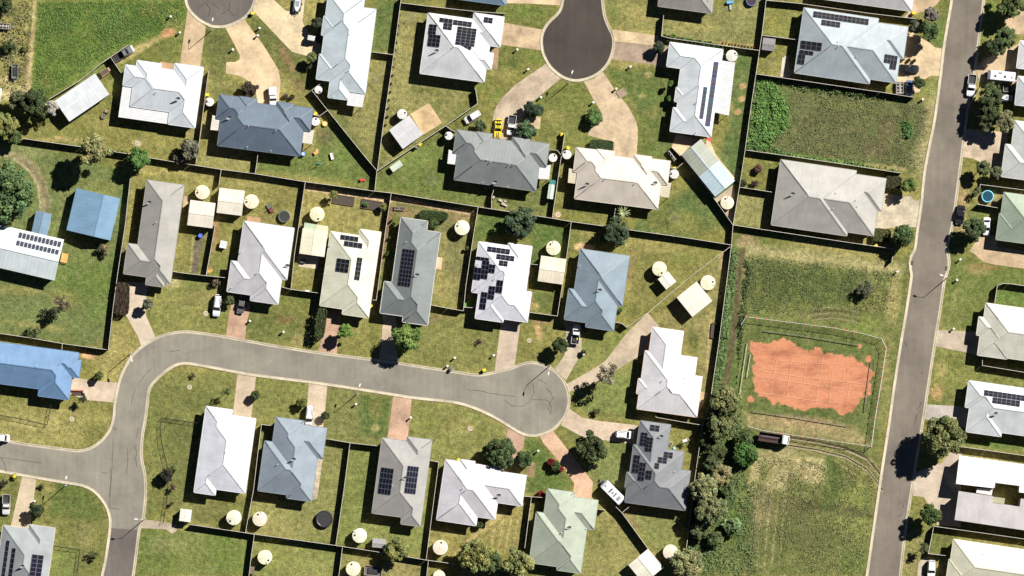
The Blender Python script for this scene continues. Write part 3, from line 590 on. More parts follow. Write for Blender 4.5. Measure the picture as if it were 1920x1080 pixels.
def roof_faces(R):
    F = []
    for ia, r in enumerate(R):
        w_, h_ = r[2]-r[0], r[3]-r[1]; k = min(w_, h_)/2
        if w_ >= h_: A = (r[0]+k, r[1]+k); B = (r[2]-k, r[1]+k)
        else: A = (r[0]+k, r[1]+k); B = (r[0]+k, r[3]-k)
        c00, c10, c11, c01 = (r[0],r[1]), (r[2],r[1]), (r[2],r[3]), (r[0],r[3])
        if w_ >= h_: fs = [([c00,c10,B,A], 2), ([c10,c11,B], 1), ([c11,c01,A,B], 3), ([c01,c00,A], 0)]
        else: fs = [([c00,c10,A], 2), ([c10,c11,B,A], 1), ([c11,c01,B], 3), ([c01,c00,A,B], 0)]
        for poly, k in fs:
            pk = planes(r)[k]; pieces = [poly]
            for ib, s in enumerate(R):
                if ib == ia: continue
                nxt = []
                for pc in pieces:
                    hps = []; keep = False
                    for q in planes(s):
                        d = (q[0]-pk[0], q[1]-pk[1], q[2]-pk[2])
                        if abs(d[0])+abs(d[1]) < 1e-6 and abs(d[2]) < 1e-5:
                            if ib < ia: continue
                            keep = True; break
                        hps.append(d)
                    if keep: nxt.append(pc); continue
                    rest = pc; outs = []
                    for d in hps:
                        o_ = clip(rest, (-d[0], -d[1], -d[2])); rest = clip(rest, d)
                        if len(o_) > 2 and abs(area(o_)) > 1e-4: outs.append(o_)
                        if len(rest) < 3 or abs(area(rest)) < 1e-4: rest = None; break
                    if rest is None: nxt.append(pc) if not outs or abs(sum(abs(area(o)) for o in outs)-abs(area(pc))) > 1e-3 else nxt.extend(outs if len(outs) > 1 else [pc])
                    else: nxt += outs
                pieces = nxt
            for pc in pieces: F.append((pc, pk))
    return F
WINF = flat('window_frame', (0.6,0.6,0.58), 0.4); WING = glassy('window_glass'); PANEL = None
def panel_mat():
    k = 'solar'
    if k in MATS: return MATS[k]
    m, n, l, b = node_mat('solar_panel'); uv = n.new('ShaderNodeUVMap'); sp = n.new('ShaderNodeSeparateXYZ'); l.new(uv.outputs[0], sp.inputs[0])
    fx = mth(n, l, 'ABSOLUTE', mth(n, l, 'SUBTRACT', sp.outputs[0], 0.5)); fy = mth(n, l, 'ABSOLUTE', mth(n, l, 'SUBTRACT', sp.outputs[1], 0.5))
    e = mth(n, l, 'GREATER_THAN', mth(n, l, 'MAXIMUM', fx, fy), 0.455)
    oi = n.new('ShaderNodeObjectInfo')
    l.new(mixc(n, l, e, oi.outputs['Color'], (0.14,0.15,0.17)), b.inputs['Base Color'])
    b.inputs['Roughness'].default_value = 0.25; MATS[k] = m; return m
pm_ = bpy.data.meshes.new('solar_panel')
pm_.from_pydata([(-.5,-.5,0),(.5,-.5,0),(.5,.5,0),(-.5,.5,0),(-.5,-.5,1),(.5,-.5,1),(.5,.5,1),(-.5,.5,1)], [], [(3,2,1,0),(4,5,6,7),(0,1,5,4),(1,2,6,5),(2,3,7,6),(3,0,4,7)])
ul = pm_.uv_layers.new(name='UVMap')
for i in range(24): ul.data[i].uv = (0.5, 0.5)
for i, u in zip(range(4, 8), ((0,0),(1,0),(1,1),(0,1))): ul.data[i].uv = u
pm_.materials.append(panel_mat())
def make_window(parent, a, c, inward, z0=0.9, h=1.2, wd=1.5):
    mx, my = (a[0]+c[0])/2, (a[1]+c[1])/2; t = math.atan2(c[1]-a[1], c[0]-a[0])
    mb = MB().box((0,0,0), (wd+.12, .08, h+.12)); o = mb.build('window', WINF, parent)
    o.location = (mx-inward[0]*.03, my-inward[1]*.03, z0+h/2); o.rotation_euler = (0,0,t)
    g = MB().box((0,0,0), (wd, .10, h)).build('pane', WING, o)
SLOPE = 0.42
HOUSES = {}
def house(label, outline, col, solar=(), vents=(), eave=2.85, slope=SLOPE, wall=(0.40,0.33,0.25), verandas=(), group='houses on the estate', dish=(), name='house', cap=None, duplexseam=None, rib=0.76, pcol=(0.012,0.012,0.016), ang=None):
    P0 = PM(outline) if isinstance(outline, str) else outline
    ang = longest_angle(P0) if ang is None else ang; P, (cx, cy) = rectify(P0, ang); R = max_rects(P)
    root = empty(name, (cx, cy, 0), ang); tag(root, label, 'house', group)
    ca, sa = math.cos(-ang), math.sin(-ang)
    loc = lambda p: ((p[0]-cx)*ca-(p[1]-cy)*sa, (p[0]-cx)*sa+(p[1]-cy)*ca)
    zf = lambda p: max(hip(r, p) for r in R)*slope+eave
    V, F, UV = [], [], []
    for pc, pk in roof_faces(R):
        if area(pc) < 0: pc = pc[::-1]
        i = len(V); V += [(q[0], q[1], ev(pk, q)*slope+eave) for q in pc]; F.append(tuple(range(i, i+len(pc))))
        UV.append([((q[1] if pk[0] else q[0]), ev(pk, q)) for q in pc])
    mat = roofmat('roof_%d_%d_%d'%(col[0]*99, col[1]*99, col[2]*99), col, rib)
    rf = mesh_obj('roof', V, F, mat, root, UV)
    # soffit and fascia/gutter
    n = len(P); g = MB(); s2 = MB(); i = 0
    s2.v = [(x, y, eave-.16) for x, y in P]; s2.f = [tuple(range(n))[::-1]]
    s2.build('soffit', flat('soffit_cream', (0.55,0.52,0.46)), root)
    for i in range(n):
        a, c = P[i], P[(i+1) % n]; L = math.dist(a, c)
        if L < .02: continue
        dx, dy = (c[0]-a[0])/L, (c[1]-a[1])/L; nx_, ny_ = dy, -dx
        g.beam((a[0]+nx_*.062, a[1]+ny_*.062, eave-.08), (c[0]+nx_*.062, c[1]+ny_*.062, eave-.08), .12, .17)
    gc = tuple(min(.8, v*(.95 if cap else .80)) for v in (cap or col)); g.build('gutter', flat('gutter_%d_%d_%d'%tuple(int(v*99) for v in gc), gc, .5), root)
    # ridge, hip cappings and valley trays
    cp = MB(); vl = MB(); zz = lambda p: zf(p)
    def runs(A, B, test, out, wd, lift, ht):
        L = math.dist(A, B)
        if L < .3: return
        m = max(6, int(L/.12)); d = ((B[0]-A[0])/L, (B[1]-A[1])/L); nn = (-d[1], d[0]); st_ = None; last = None
        for k in range(m+1):
            t = k/m; q = (A[0]+(B[0]-A[0])*t, A[1]+(B[1]-A[1])*t); good = test(q, nn)
            if good and st_ is None: st_ = q
            if st_ is not None and (not good or k == m):
                e = q if good else last
                if e and math.dist(st_, e) > .25: out.beam((*st_, zz(st_)+lift), (*e, zz(e)+lift), wd, ht)
                st_ = None
            last = q
    for r in R:
        w_, h_ = r[2]-r[0], r[3]-r[1]; k = min(w_, h_)/2
        A = (r[0]+k, r[1]+k); B = (r[2]-k, r[1]+k) if w_ >= h_ else (r[0]+k, r[3]-k)
        if w_ >= h_: segs = [(A,B),((r[0],r[1]),A),((r[0],r[3]),A),((r[2],r[1]),B),((r[2],r[3]),B)]
        else: segs = [(A,B),((r[0],r[1]),A),((r[2],r[1]),A),((r[0],r[3]),B),((r[2],r[3]),B)]
        def tst(q, nn, r=r):
            h = hip(r, q)
            if abs(h*slope+eave-zf(q)) > 1e-3: return False
            return zf(q)-0.5*(zf((q[0]+nn[0]*.12, q[1]+nn[1]*.12))+zf((q[0]-nn[0]*.12, q[1]-nn[1]*.12))) > .012
        for a, c in segs: runs(a, c, tst, cp, .22, .012, .03)
    for i in range(n):
        a, q, c = P[i-1], P[i], P[(i+1) % n]
        if (q[0]-a[0])*(c[1]-q[1])-(q[1]-a[1])*(c[0]-q[0]) < 0:      # reflex corner
            L1, L2 = math.dist(a, q), math.dist(q, c)
            u = ((q[0]-a[0])/L1, (q[1]-a[1])/L1); v = ((q[0]-c[0])/L2, (q[1]-c[1])/L2)
            d = (u[0]+v[0], u[1]+v[1]); e = (q[0]+d[0]*12, q[1]+d[1]*12)
            tv = lambda p_, nn: in_poly(p_, P) and zf(p_)-0.5*(zf((p_[0]+nn[0]*.12, p_[1]+nn[1]*.12))+zf((p_[0]-nn[0]*.12, p_[1]-nn[1]*.12))) < -.012
            runs(q, e, tv, vl, .22, .012, .02)
    k_ = .72
    cc = tuple(min(.8, v*k_) for v in col)
    if cp.v: cp.build('ridge_capping', flat('capping_%d_%d_%d'%tuple(int(v*99) for v in cc), cc, .5), root)
    for k in range(0, len(vl.v), 8):
        q = MB(); q.v = vl.v[k:k+8]; q.f = [tuple(i-k for i in f) for f in vl.f[k*6//8:k*6//8+6]]
        q.build('valley', flat('valley_%d_%d_%d'%tuple(int(v*99) for v in col), tuple(v*.62 for v in col), .6), root)
    # walls, inset under the eaves, with windows
    ins = .5; Q = []
    for i in range(n):
        a, q, c = P[i-1], P[i], P[(i+1) % n]
        d1 = (q[0]-a[0], q[1]-a[1]); d2 = (c[0]-q[0], c[1]-q[1]); L1 = math.hypot(*d1) or 1; L2 = math.hypot(*d2) or 1
        n1 = (-d1[1]/L1, d1[0]/L1); n2 = (-d2[1]/L2, d2[0]/L2)
        Q.append((q[0]+(n1[0]+n2[0])*ins, q[1]+(n1[1]+n2[1])*ins))
    wl = MB(); 
    for i in range(n):
        a, c = Q[i], Q[(i+1) % n]; wl.quad((*a,0), (*c,0), (*c,eave-.17), (*a,eave-.17))
    wo_ = wl.build('wall', paving('wall_%d'%(wall[0]*99), wall, .15, True), root)
    E = sorted(range(n), key=lambda i: -math.dist(Q[i], Q[(i+1) % n]))[:4]
    for i in E:
        a, c = Q[i], Q[(i+1) % n]; L = math.dist(a, c)
        if L < 3.2: continue
        d = ((c[0]-a[0])/L, (c[1]-a[1])/L)
        for t in ((.28, .72) if L > 9 else (.5,)):
            mid = (a[0]+d[0]*L*t, a[1]+d[1]*L*t); make_window(root, (mid[0]-d[0], mid[1]-d[1]), (mid[0]+d[0], mid[1]+d[1]), (-d[1], d[0]))
    # normal of the roof under a point
    def frame(p):
        best = max(R, key=lambda r: hip(r, p)); pl = min(planes(best), key=lambda k: ev(k, p))
        return Vector((-pl[0]*slope, -pl[1]*slope, 1)).normalized(), pl
    for it in solar:                                # 'X nw se', cols, rows
        (A, B), nc, nr_ = [loc(p) for p in PM(it[0])], it[1], it[2]
        X0, X1 = sorted((A[0], B[0])); Y0, Y1 = sorted((A[1], B[1])); cen = ((X0+X1)/2, (Y0+Y1)/2); nv, pl = frame(cen)
        zc = ev(pl, cen)*slope+eave
        M = nv.to_track_quat('Z', 'Y').to_matrix().to_4x4()
        xa = Vector((0,1,0)) if abs(nv.x) > abs(nv.y) else Vector((1,0,0)); xa = (xa-nv*xa.dot(nv)).normalized(); ya = nv.cross(xa)
        zl = lambda q: (ev(pl, q))*slope+eave
        hz = lambda x, y: Vector((x, y, zl((x, y))))
        arr = MB()
        cw, ch = (X1-X0)/nc, (Y1-Y0)/nr_
        sx = 1.0 if abs(nv.x) < .1 else 1/nv.z; sy = 1.0 if abs(nv.y) < .1 else 1/nv.z
        for j in range(nr_):
            yy = Y0+ch*(j+.5); arr.beam(hz(X0, yy)+nv*.06, hz(X1, yy)+nv*.06, .06, .05)
        so_ = arr.build('solar_array', flat('rail_aluminium', (0.5,0.5,0.5), .4, .6), root)
        for i in range(nc):
            for j in range(nr_):
                x, y = X0+cw*(i+.5), Y0+ch*(j+.5); o = bpy.data.objects.new('solar_panel', pm_); COL.objects.link(o); o.parent = so_
                ex = Vector((1, 0, -nv.x/nv.z)).normalized(); ey = nv.cross(ex)
                Mx = Matrix((ex, ey, nv)).transposed().to_4x4(); Mx.translation = hz(x, y)+nv*.09
                o.matrix_local = Mx @ Matrix.Diagonal((cw*sx-.05, ch*sy-.05, .04, 1))
                o.color = (*[v*(.75+.5*random.random()) for v in pcol], 1)
    for v in vents:
        p = loc(PM(v)[0]); z = zf(p); o = MB().lathe([(.05,-.4),(.05,.45),(.11,.45),(.11,.52),(.02,.56)], 10).build('vent_pipe', flat('vent_grey', (.55,.55,.53)), root); o.location = (*p, z)
    for v in dish:
        p = loc(PM(v)[0]); z = zf(p); mb = MB().tube([(0,0,-.3),(0,0,.55)], .03, 6); o = mb.build('satellite_dish', flat('dish_grey', (.35,.35,.36)), root); o.location = (*p, z)
        d = MB().lathe([(.0,0),(.28,.02),(.56,.14),(.6,.16)], 16); d.f.pop(); dd = d.build('dish', flat('dish_grey', (.35,.35,.36)), o); dd.location = (0,0,.55); dd.rotation_euler = (math.radians(50), 0, .5)
    for s, vc in verandas:
        Pm = [loc(p) for p in PM(s)]; z = eave-.20; vc = tuple(v*.86 for v in vc); mb = MB().prism(Pm, z-.08, z)
        me = mb.build('verandah_roof', None, root); me.data.materials.append(stripes('verandah_sheet_%d%d'%(vc[0]*99, vc[2]*99), vc, ang))
        for q in Pm:
            c0 = centroid(Pm); q2 = (q[0]+(c0[0]-q[0])*.06, q[1]+(c0[1]-q[1])*.06)
            if not in_poly(q2, P): MB().box((q2[0], q2[1], (z-.09)/2), (.1,.1,z-.09)).build('verandah_post', flat('post_white', (.6,.58,.54)), root)
    HOUSES[label] = root; return root
def stripes(name, col, ang, per=.38, dep=.30):
    k = ('st', name)
    if k in MATS: return MATS[k]
    m, n, l, b = node_mat(name); tc = n.new('ShaderNodeTexCoord'); sp = n.new('ShaderNodeSeparateXYZ'); l.new(tc.outputs['Object'], sp.inputs[0])
    fr = mth(n, l, 'FRACT', mth(n, l, 'DIVIDE', sp.outputs[1], per)); ln = remap(n, l, mth(n, l, 'ABSOLUTE', mth(n, l, 'SUBTRACT', fr, .5)), .22, .4, 1, 1-dep)
    f = mth(n, l, 'MULTIPLY', ln, remap(n, l, noise(n, l, pos(n), .8), .3, .7, .92, 1.05))
    l.new(mul_v(n, l, tuple(col), f), b.inputs['Base Color']); b.inputs['Roughness'].default_value = .5; MATS[k] = m; return m
WHITE=(0.76,0.77,0.78); WBLUE=(0.66,0.71,0.76); WLAV=(0.72,0.73,0.79); TAUPE=(0.355,0.35,0.33); SLATE=(0.125,0.165,0.215); GREY=(0.215,0.235,0.235); CREAM=(0.74,0.70,0.62); PBLUE=(0.39,0.44,0.47); YEL=(0.66,0.66,0.52); STEEL=(0.225,0.285,0.335); GREEN=(0.365,0.41,0.335); CHAR=(0.205,0.215,0.23); BLUE=(0.15,0.26,0.43); DGREY=(0.20,0.225,0.225)
house('white hipped roof house with a striped L-shaped verandah, below the vacant green paddock', 'A 855,440 925,450 930,412 1092,432 1093,468 1180,474 1185,430 1378,458 1320,865 1140,840 1148,758 887,718 900,588 833,578', WBLUE,
 vents=('A 1065,625',), dish=('A 1205,668',), verandas=(('A 833,578 900,588 887,718 1148,758 1140,840 803,792', WHITE),))
house('slate blue roofed duplex with cream side verandahs, below the left cul-de-sac driveway', 'B 120,640 248,657 250,652 370,668 368,700 500,715 503,690 620,702 618,716 748,734 728,888 676,882 665,1060 108,982 122,805 92,800', SLATE,
 vents=('B 315,855','B 500,885','B 305,995','B 465,1020'), dish=('B 180,795',), verandas=(('B 70,778 142,806 128,885 55,878', CREAM),('B 672,885 755,882 740,975 668,965', CREAM)))
house('long pale ice-blue roofed house beside the broad tan driveway, running off the top edge', 'B 850,-40 1095,-10 1087,56 1175,66 1098,632 990,620 978,682 850,655 862,548 770,538 790,368 808,370 820,242 805,240 820,112 833,112', (0.56,0.64,0.68),
 vents=('B 1000,235','B 990,480','B 885,655'), verandas=(('B 990,620 1098,632 1078,728 975,712', WHITE),('B 1005,-5 1088,5 1085,65 1000,55', WHITE)))
house('white hipped roof house with six black solar blocks, left of the top dark cul-de-sac', 'C 372,95 675,130 680,92 885,118 855,320 785,312 780,358 812,362 797,470 765,466 745,558 315,496', (0.68,0.69,0.71),
 solar=(('C 449,122 534,167',3,1),('C 475,160 530,212',2,2),('C 541,137 663,190',4,2),('C 570,182 683,326',4,6),('C 382,165 423,240',2,3),('C 378,232 447,324',3,3),('C 748,118 804,165',2,2)), vents=('C 545,320',), dish=('C 425,345',))
house('white roofed house with two long thin solar strips and a wide ribbed verandah', 'D 920,290 1280,335 1195,925 920,888 943,728 968,732 972,690 950,686 963,592 975,594 992,468 898,448', (0.66,0.71,0.74),
 solar=(('D 1215,418 1188,856',1,16),('D 1145,588 1142,806',1,8)), vents=('D 1100,695','D 1098,895'), verandas=(('D 1265,410 1360,425 1318,782 1215,760', WHITE),), pcol=(0.06,0.07,0.10))
house('charcoal grey roofed duplex with white side verandahs, behind the yellow sports car', 'I 640,15 765,30 768,27 875,42 873,72 1008,90 1012,65 1130,80 1128,92 1260,108 1240,262 1186,258 1172,432 622,348 640,172 607,168', GREY,
 vents=('I 838,215','I 865,232','I 988,250','I 1020,252','I 810,370','I 980,398'), dish=('I 890,365',), verandas=(('I 582,147 660,180 650,252 572,242', WHITE),('I 1182,262 1270,250 1258,348 1186,345', WHITE)))
house('cream roofed duplex with ribbed side verandahs at the end of the curved sandy driveway', 'J 218,135 355,148 357,144 475,160 472,190 602,208 605,182 727,195 725,210 852,225 830,385 785,378 768,552 208,476 225,300 198,295', (0.64,0.58,0.50),
 vents=('J 415,345','J 615,375'), dish=('J 285,380','J 745,370'), verandas=(('J 168,272 250,298 243,355 215,378 160,370', (0.66,0.6,0.45)),('J 775,380 858,370 842,472 785,462', (0.66,0.6,0.45))))
house('wide pale blue-grey roofed house with a long solar strip, beside the road at top right', 'E 528,55 1030,130 1026,158 1228,186 1196,400 1172,396 1148,560 972,538 968,568 462,494', PBLUE,
 solar=(('E 592,79 959,176',13,2),('E 645,137 767,194',4,2),('E 510,275 641,350',4,2),('E 500,338 588,378',3,1),('E 492,368 528,440',2,2),('E 1068,368 1150,440',4,2),('E 1104,430 1143,476',2,1)), vents=('E 755,285','E 880,385','E 755,320'), pcol=(0.022,0.02,0.022))
house('wide taupe roofed house between the vacant lot and the fenced field, without solar panels', 'K 372,215 880,290 878,312 1080,345 1048,562 1020,558 995,725 820,705 815,728 305,655', (0.405,0.395,0.365), vents=('K 740,440','K 875,490','K 885,530','K 720,545'), dish=('K 445,445',))
house('long narrow taupe roofed house with a front porch wing, beside the curved paved driveway', 'G 997,280 1248,315 1155,980 1115,976 1112,1002 987,985 995,932 838,912 868,708 935,716', (0.345,0.335,0.31), vents=('G 1060,565',), dish=('G 1010,430',))
house('white and pale grey roofed house left of the narrow cream shed and carport', 'H 427,558 768,603 712,953 682,948 655,1114 468,1096 474,1054 310,1032 342,825 385,830', (0.60,0.60,0.62), vents=('H 410,765','H 520,905','H 345,1005'), dish=('H 715,855',))
house('pale yellow roofed house with four small solar blocks, above a pink brick driveway', 'H 1012,628 1203,652 1208,612 1350,630 1265,1209 1088,1184 1093,1149 935,1126', YEL,
 solar=(('H 1078,648 1195,700',4,1),('H 1103,690 1222,745',4,1),('H 1057,806 1130,907',3,3),('H 1190,800 1203,958',2,5)), vents=('H 1010,720',))
house('long dark grey roofed house with one tall black solar block, behind the lime green tree', 'I 262,605 442,630 432,692 525,708 440,1330 270,1310 275,1266 118,1250 148,1036 198,1042', DGREY, cap=(0.6,0.6,0.58),
 solar=(('I 274,814 323,1073',4,9),), vents=('I 295,770',), dish=('I 365,990',), pcol=(0.008,0.01,0.018))
house('white roofed house with stepped black solar panels scattered on its west side', 'I 785,768 980,795 985,778 1145,800 1100,1104 1140,1106 1112,1309 952,1290 946,1311 760,1284 783,1114 735,1107', WLAV,
 solar=(('I 843,799 992,857',5,2),('I 905,850 1022,903',4,2),('I 922,893 977,938',2,2),('I 770,866 854,900',3,1),('I 812,893 842,1022',2,4),('I 757,938 794,1028',2,2),('I 856,918 891,982',2,2),('P 910,160 940,252',2,2),('P 857,200 886,295',2,3),('P 805,240 829,363',2,3)), vents=('P 780,55','P 895,150'), pcol=(0.006,0.006,0.016))
house('steel blue-grey roofed house with the white utility parked at its garage', 'Q 245,25 578,72 525,410 493,405 468,577 280,550 285,520 138,500 165,292 205,298', STEEL, vents=('Q 240,140',), dish=('Q 370,300',))
house('bright white stepped roof house right of the cul-de-sac bulb, beside the long back fence', 'Q 730,552 942,577 918,742 1033,757 1015,878 1068,885 1028,1158 626,1102 640,1002 622,998 636,898 654,900 682,710 708,714', (0.72,0.71,0.73), vents=('Q 800,910','Q 955,888'), cap=(0.6,0.45,0.38))
house('bright blue roofed house at the left edge, beside the bend in the street', 'N -300,465 538,585 532,628 553,631 538,750 492,743 468,898 264,870 270,825 -300,745', BLUE, vents=('N 255,670',))
house('grey roofed house with two tall solar blocks in the bottom left corner', 'T 25,735 198,758 203,728 378,755 315,1200 -30,1150', (0.30,0.325,0.335), cap=(0.6,0.57,0.48), solar=(('T 55,835 35,1130',2,8),('T 95,885 85,1130',1,7),('T 226,926 275,1140',2,7)), dish=('T 160,1005',), pcol=(0.010,0.010,0.022))
house('plain bright white roofed house south of the street, beside the curved wire fence', 'U 172,78 348,100 345,140 507,158 435,663 238,635 232,677 88,655', (0.70,0.72,0.78), vents=('U 310,385',))
house('steel blue roofed house with a white pebble bed, south of the white wagon driveway', 'U 640,150 832,175 828,205 985,222 955,432 922,428 878,718 712,695 718,672 518,645 568,310 622,318', (0.25,0.295,0.345), vents=('U 655,467',), dish=('U 760,430',))
house('taupe roofed house with two matching solar blocks, left of the fenced white house', 'V 130,145 298,168 302,140 473,158 387,743 258,725 266,680 68,652', (0.34,0.332,0.317), solar=(('V 130,342 191,530',4,5),('V 306,330 356,526',4,5)), dish=('V 285,412',), vents=('V 205,465',), pcol=(0.008,0.010,0.02))
house('white roofed house of many wings, below the lone dark round tree near the bulb', 'V 562,292 660,305 662,290 760,305 757,322 945,348 940,375 1105,398 1075,605 912,582 893,693 772,678 768,738 498,698', (0.64,0.63,0.67), vents=('V 680,483','V 735,655'), dish=('V 915,530',))
house('pale sage green roofed house at the foot of the diagonal brick driveway', '. 1027.2,915.6 1076,922.5 1077,931 1121,937.5 1113.5,993 1100.3,990.5 1088,1074.4 1043.5,1067.4 1045,1061.5 993,1053.6 1005,959 1019.4,961', GREEN, vents=('b 280,520','b 530,480'), dish=('b 350,465',))
house('dark charcoal roofed house with many black solar panels, beside the long caravan', 'W 648,175 855,200 830,368 942,382 925,505 987,513 950,780 545,722 558,625 542,622 560,520 578,523 602,335 625,338', CHAR,
 solar=(('W 715,200 775,250',2,2),('W 657,250 688,345',2,4),('W 692,283 723,383',2,4),('W 609,402 633,528',2,4),('W 648,452 672,580',2,4),('W 690,505 720,570',2,2),('W 808,382 865,430',2,2),('W 768,417 825,465',2,2),('W 745,457 772,500',1,2)), dish=('W 785,278',), vents=('W 880,515',), pcol=(0.010,0.010,0.018))
house('small white roofed house at the right edge, above the parked caravan', '. 1911,77 1990,87 1984,138 1904,128', WHITE)
house('bright white roofed house at the right edge, below the parked caravan', '. 1907,143 1990,153 1982,205 1901,198', (0.62,0.66,0.68))
house('pale grey-white roofed house at the right edge, beside the dark row of trees', '. 1901,227 2010,241 1995,348 1875,331 1884,271 1895,272', (0.60,0.62,0.60))
house('pale green roofed house at the right edge beside the round swimming pool', '. 1881,361 2000,377 1988,466 1866,449 1872,400 1875,401', (0.33,0.40,0.31))
house('pale cream roofed house at the right edge, with a short concrete driveway', '. 1847,568 1990,588 1978,684 1887,670.5 1886,673 1831,665.5 1836,629 1829,628 1834,594 1843,595', (0.66,0.65,0.56))
house('white roofed house at the right edge with a two row solar array', '. 1815,713 1990,738 1978,825 1876,810 1875,818 1810,809 1816,764 1808,763', (0.64,0.68,0.69), solar=(('S 1073,627 1437,730',9,2),('S 1147,692 1387,781',6,2)), dish=('S 1165,835',), pcol=(0.012,0.010,0.02))
house('pale yellow-cream roofed house in the bottom right corner', '. 1786,1010 1990,1040 1975,1130 1770,1100 1778,1048 1781,1048', (0.66,0.64,0.50), vents=('Z 1420,550',))
house('pale grey roof cut off by the top edge, left of the east street', 'E 640,-300 1300,-215 1250,78 590,-10', (0.50,0.50,0.50))
house('grey-brown roofed house cut off by the top edge, right of the dark cul-de-sac', 'D 880,-300 1250,-250 1200,98 845,42', (0.30,0.285,0.265), vents=('D 1180,5',))
house('dark blue roofed house cut off by the top edge', 'C 600,-260 930,-220 890,40 565,-3', (0.16,0.24,0.32))
# ---------------------------------------------------------------- gabled and flat roofed buildings
def gable(label, outline, col, eave=2.3, slope=.2, ridge=.5, along='long', name='shed', cat='shed', group='sheds in the backyards', wall=None, over=.12, col2=None, solar=(), split=None, pcol=(0.05,0.055,0.08), door=True):
    P = PM(outline)                      # four corners, in order
    if area(P) < 0: P = P[::-1]
    L01, L12 = math.dist(P[0], P[1]), math.dist(P[1], P[2])
    if (L01 < L12) == (along == 'long'): P = P[1:]+P[:1]
    cx, cy = centroid(P); ux = Vector((P[1][0]-P[0][0]+P[2][0]-P[3][0], P[1][1]-P[0][1]+P[2][1]-P[3][1])).normalized(); ang = math.atan2(ux.y, ux.x)
    Lx = (math.dist(P[0], P[1])+math.dist(P[3], P[2]))/2; Ly = (math.dist(P[1], P[2])+math.dist(P[0], P[3]))/2
    root = empty(name, (cx, cy, 0), ang); tag(root, label, cat, group); x, y = Lx/2, Ly/2; ry = -y+Ly*ridge; H = eave+max(ry+y, y-ry)*slope
    mat = roofmat('shedroof_%d_%d_%d'%tuple(int(v*99) for v in col), col, .9, .10)
    segs = [(-x, x, col)] if split is None else [(-x, -x+Lx*split, col), (-x+Lx*split, x, col2)]
    for a, c, cl in segs:
        mt = roofmat('shedroof_%d_%d_%d'%tuple(int(v*99) for v in cl), cl, .9, .10)
        V = [(a,-y,eave),(c,-y,eave),(c,ry,H),(a,ry,H),(c,y,eave),(a,y,eave)]; t = .06
        V2 = V+[(p[0],p[1],p[2]-t) for p in V]
        F = [(0,1,2,3),(3,2,4,5),(9,8,7,6),(11,10,8,9),(0,6,7,1),(5,4,10,11),(0,3,9,6),(3,5,11,9),(1,7,8,2),(2,8,10,4)]
        UV = [[(V2[i][0], V2[i][1]) for i in f] for f in F]
        mesh_obj('roof', V2, F, mt, root, UV)
    MB().beam((-x,ry,H+.02),(x,ry,H+.02),.3,.05).build('ridge_capping', flat('shedcap_%d'%(col[0]*99), tuple(min(.8, v*.95) for v in col), .5), root)
    wc = wall or tuple(v*.8 for v in col); o = over; wb = MB(); X, Y = x-o, y-o; e = eave-.07
    rz_ = H-.08
    wb.quad((-X,-Y,0),(X,-Y,0),(X,-Y,e),(-X,-Y,e)); wb.quad((X,Y,0),(-X,Y,0),(-X,Y,e),(X,Y,e)); wb.quad((X,-Y,0),(X,Y,0),(X,Y,e),(X,ry,rz_),(X,-Y,e)); wb.quad((-X,Y,0),(-X,-Y,0),(-X,-Y,e),(-X,ry,rz_),(-X,Y,e))
    wb.build('wall', flat('shedwall_%d_%d_%d'%tuple(int(v*99) for v in wc), wc, .5), root)
    if door: MB().box((0, -Y-.03, 1.0), (min(2.4, Lx*.5), .05, 2.0)).build('door', flat('roller_door', (.5,.5,.47), .5), root)
    for it in solar:
        ca, sa = math.cos(-ang), math.sin(-ang); q = [((p[0]-cx)*ca-(p[1]-cy)*sa, (p[0]-cx)*sa+(p[1]-cy)*ca) for p in PM(it[0])]
        X0, X1 = sorted((q[0][0], q[1][0])); Y0, Y1 = sorted((q[0][1], q[1][1])); cw, ch = (X1-X0)/it[1], (Y1-Y0)/it[2]
        sl_ = slope if (Y0+Y1)/2 < ry else -slope; zf = lambda yy: (eave+(yy+y)*slope) if sl_ > 0 else (eave+(y-yy)*slope)
        nv = Vector((0,-sl_,1)).normalized(); arr = MB().beam((X0,(Y0+Y1)/2,zf((Y0+Y1)/2)+.06),(X1,(Y0+Y1)/2,zf((Y0+Y1)/2)+.06),.06,.05).build('solar_array', flat('rail_aluminium', (.5,.5,.5)), root)
        for i in range(it[1]):
            for j in range(it[2]):
                px_, py_ = X0+cw*(i+.5), Y0+ch*(j+.5); ex = Vector((1,0,0)); ey = nv.cross(ex)
                Mx = Matrix((ex, ey, nv)).transposed().to_4x4(); Mx.translation = Vector((px_, py_, zf(py_)))+nv*.1
                ob = bpy.data.objects.new('solar_panel', pm_); COL.objects.link(ob); ob.parent = arr; ob.matrix_local = Mx @ Matrix.Diagonal((cw-.22, ch-.12, .04, 1)); ob.color = (*pcol, 1)
    return root
gable('gable roofed house at the left edge, white north slope with two rows of solar panels', 'G -330,505 438,680 375,960 -390,780', (0.60,0.67,0.69), 3.0, .27, .47, name='house', cat='house', group='houses on the estate', over=.4, wall=(.4,.36,.3), solar=(('G 137,630 416,736',11,1),('G 122,685 402,787',11,1)))
gable('large square blue ribbed metal shed on the left lawn', 'G 520,335 817,405 748,690 455,615', (0.17,0.29,0.42), 2.7, .16, .36, along='short')
gable('small narrow blue shed behind the white solar roofed house', 'G 248,488 355,507 322,655 218,632', (0.18,0.28,0.38), 2.2, .16, .5)
gable('long pale grey ribbed shed set diagonally by the paddock fence', 'A 378,680 650,497 740,640 472,825', (0.60,0.63,0.66), 2.7, .16, .5)
gable('light grey shed with a tan concrete apron, behind the white solar house', 'C 108,880 245,778 335,910 200,1007', (0.55,0.55,0.56), 2.5, .16, .5)
gable('cream square shed right of the long taupe roofed house, with a tank behind it', 'H 65,415 235,435 212,607 42,583', (0.68,0.64,0.54), 2.3, .14, .5, along='short')
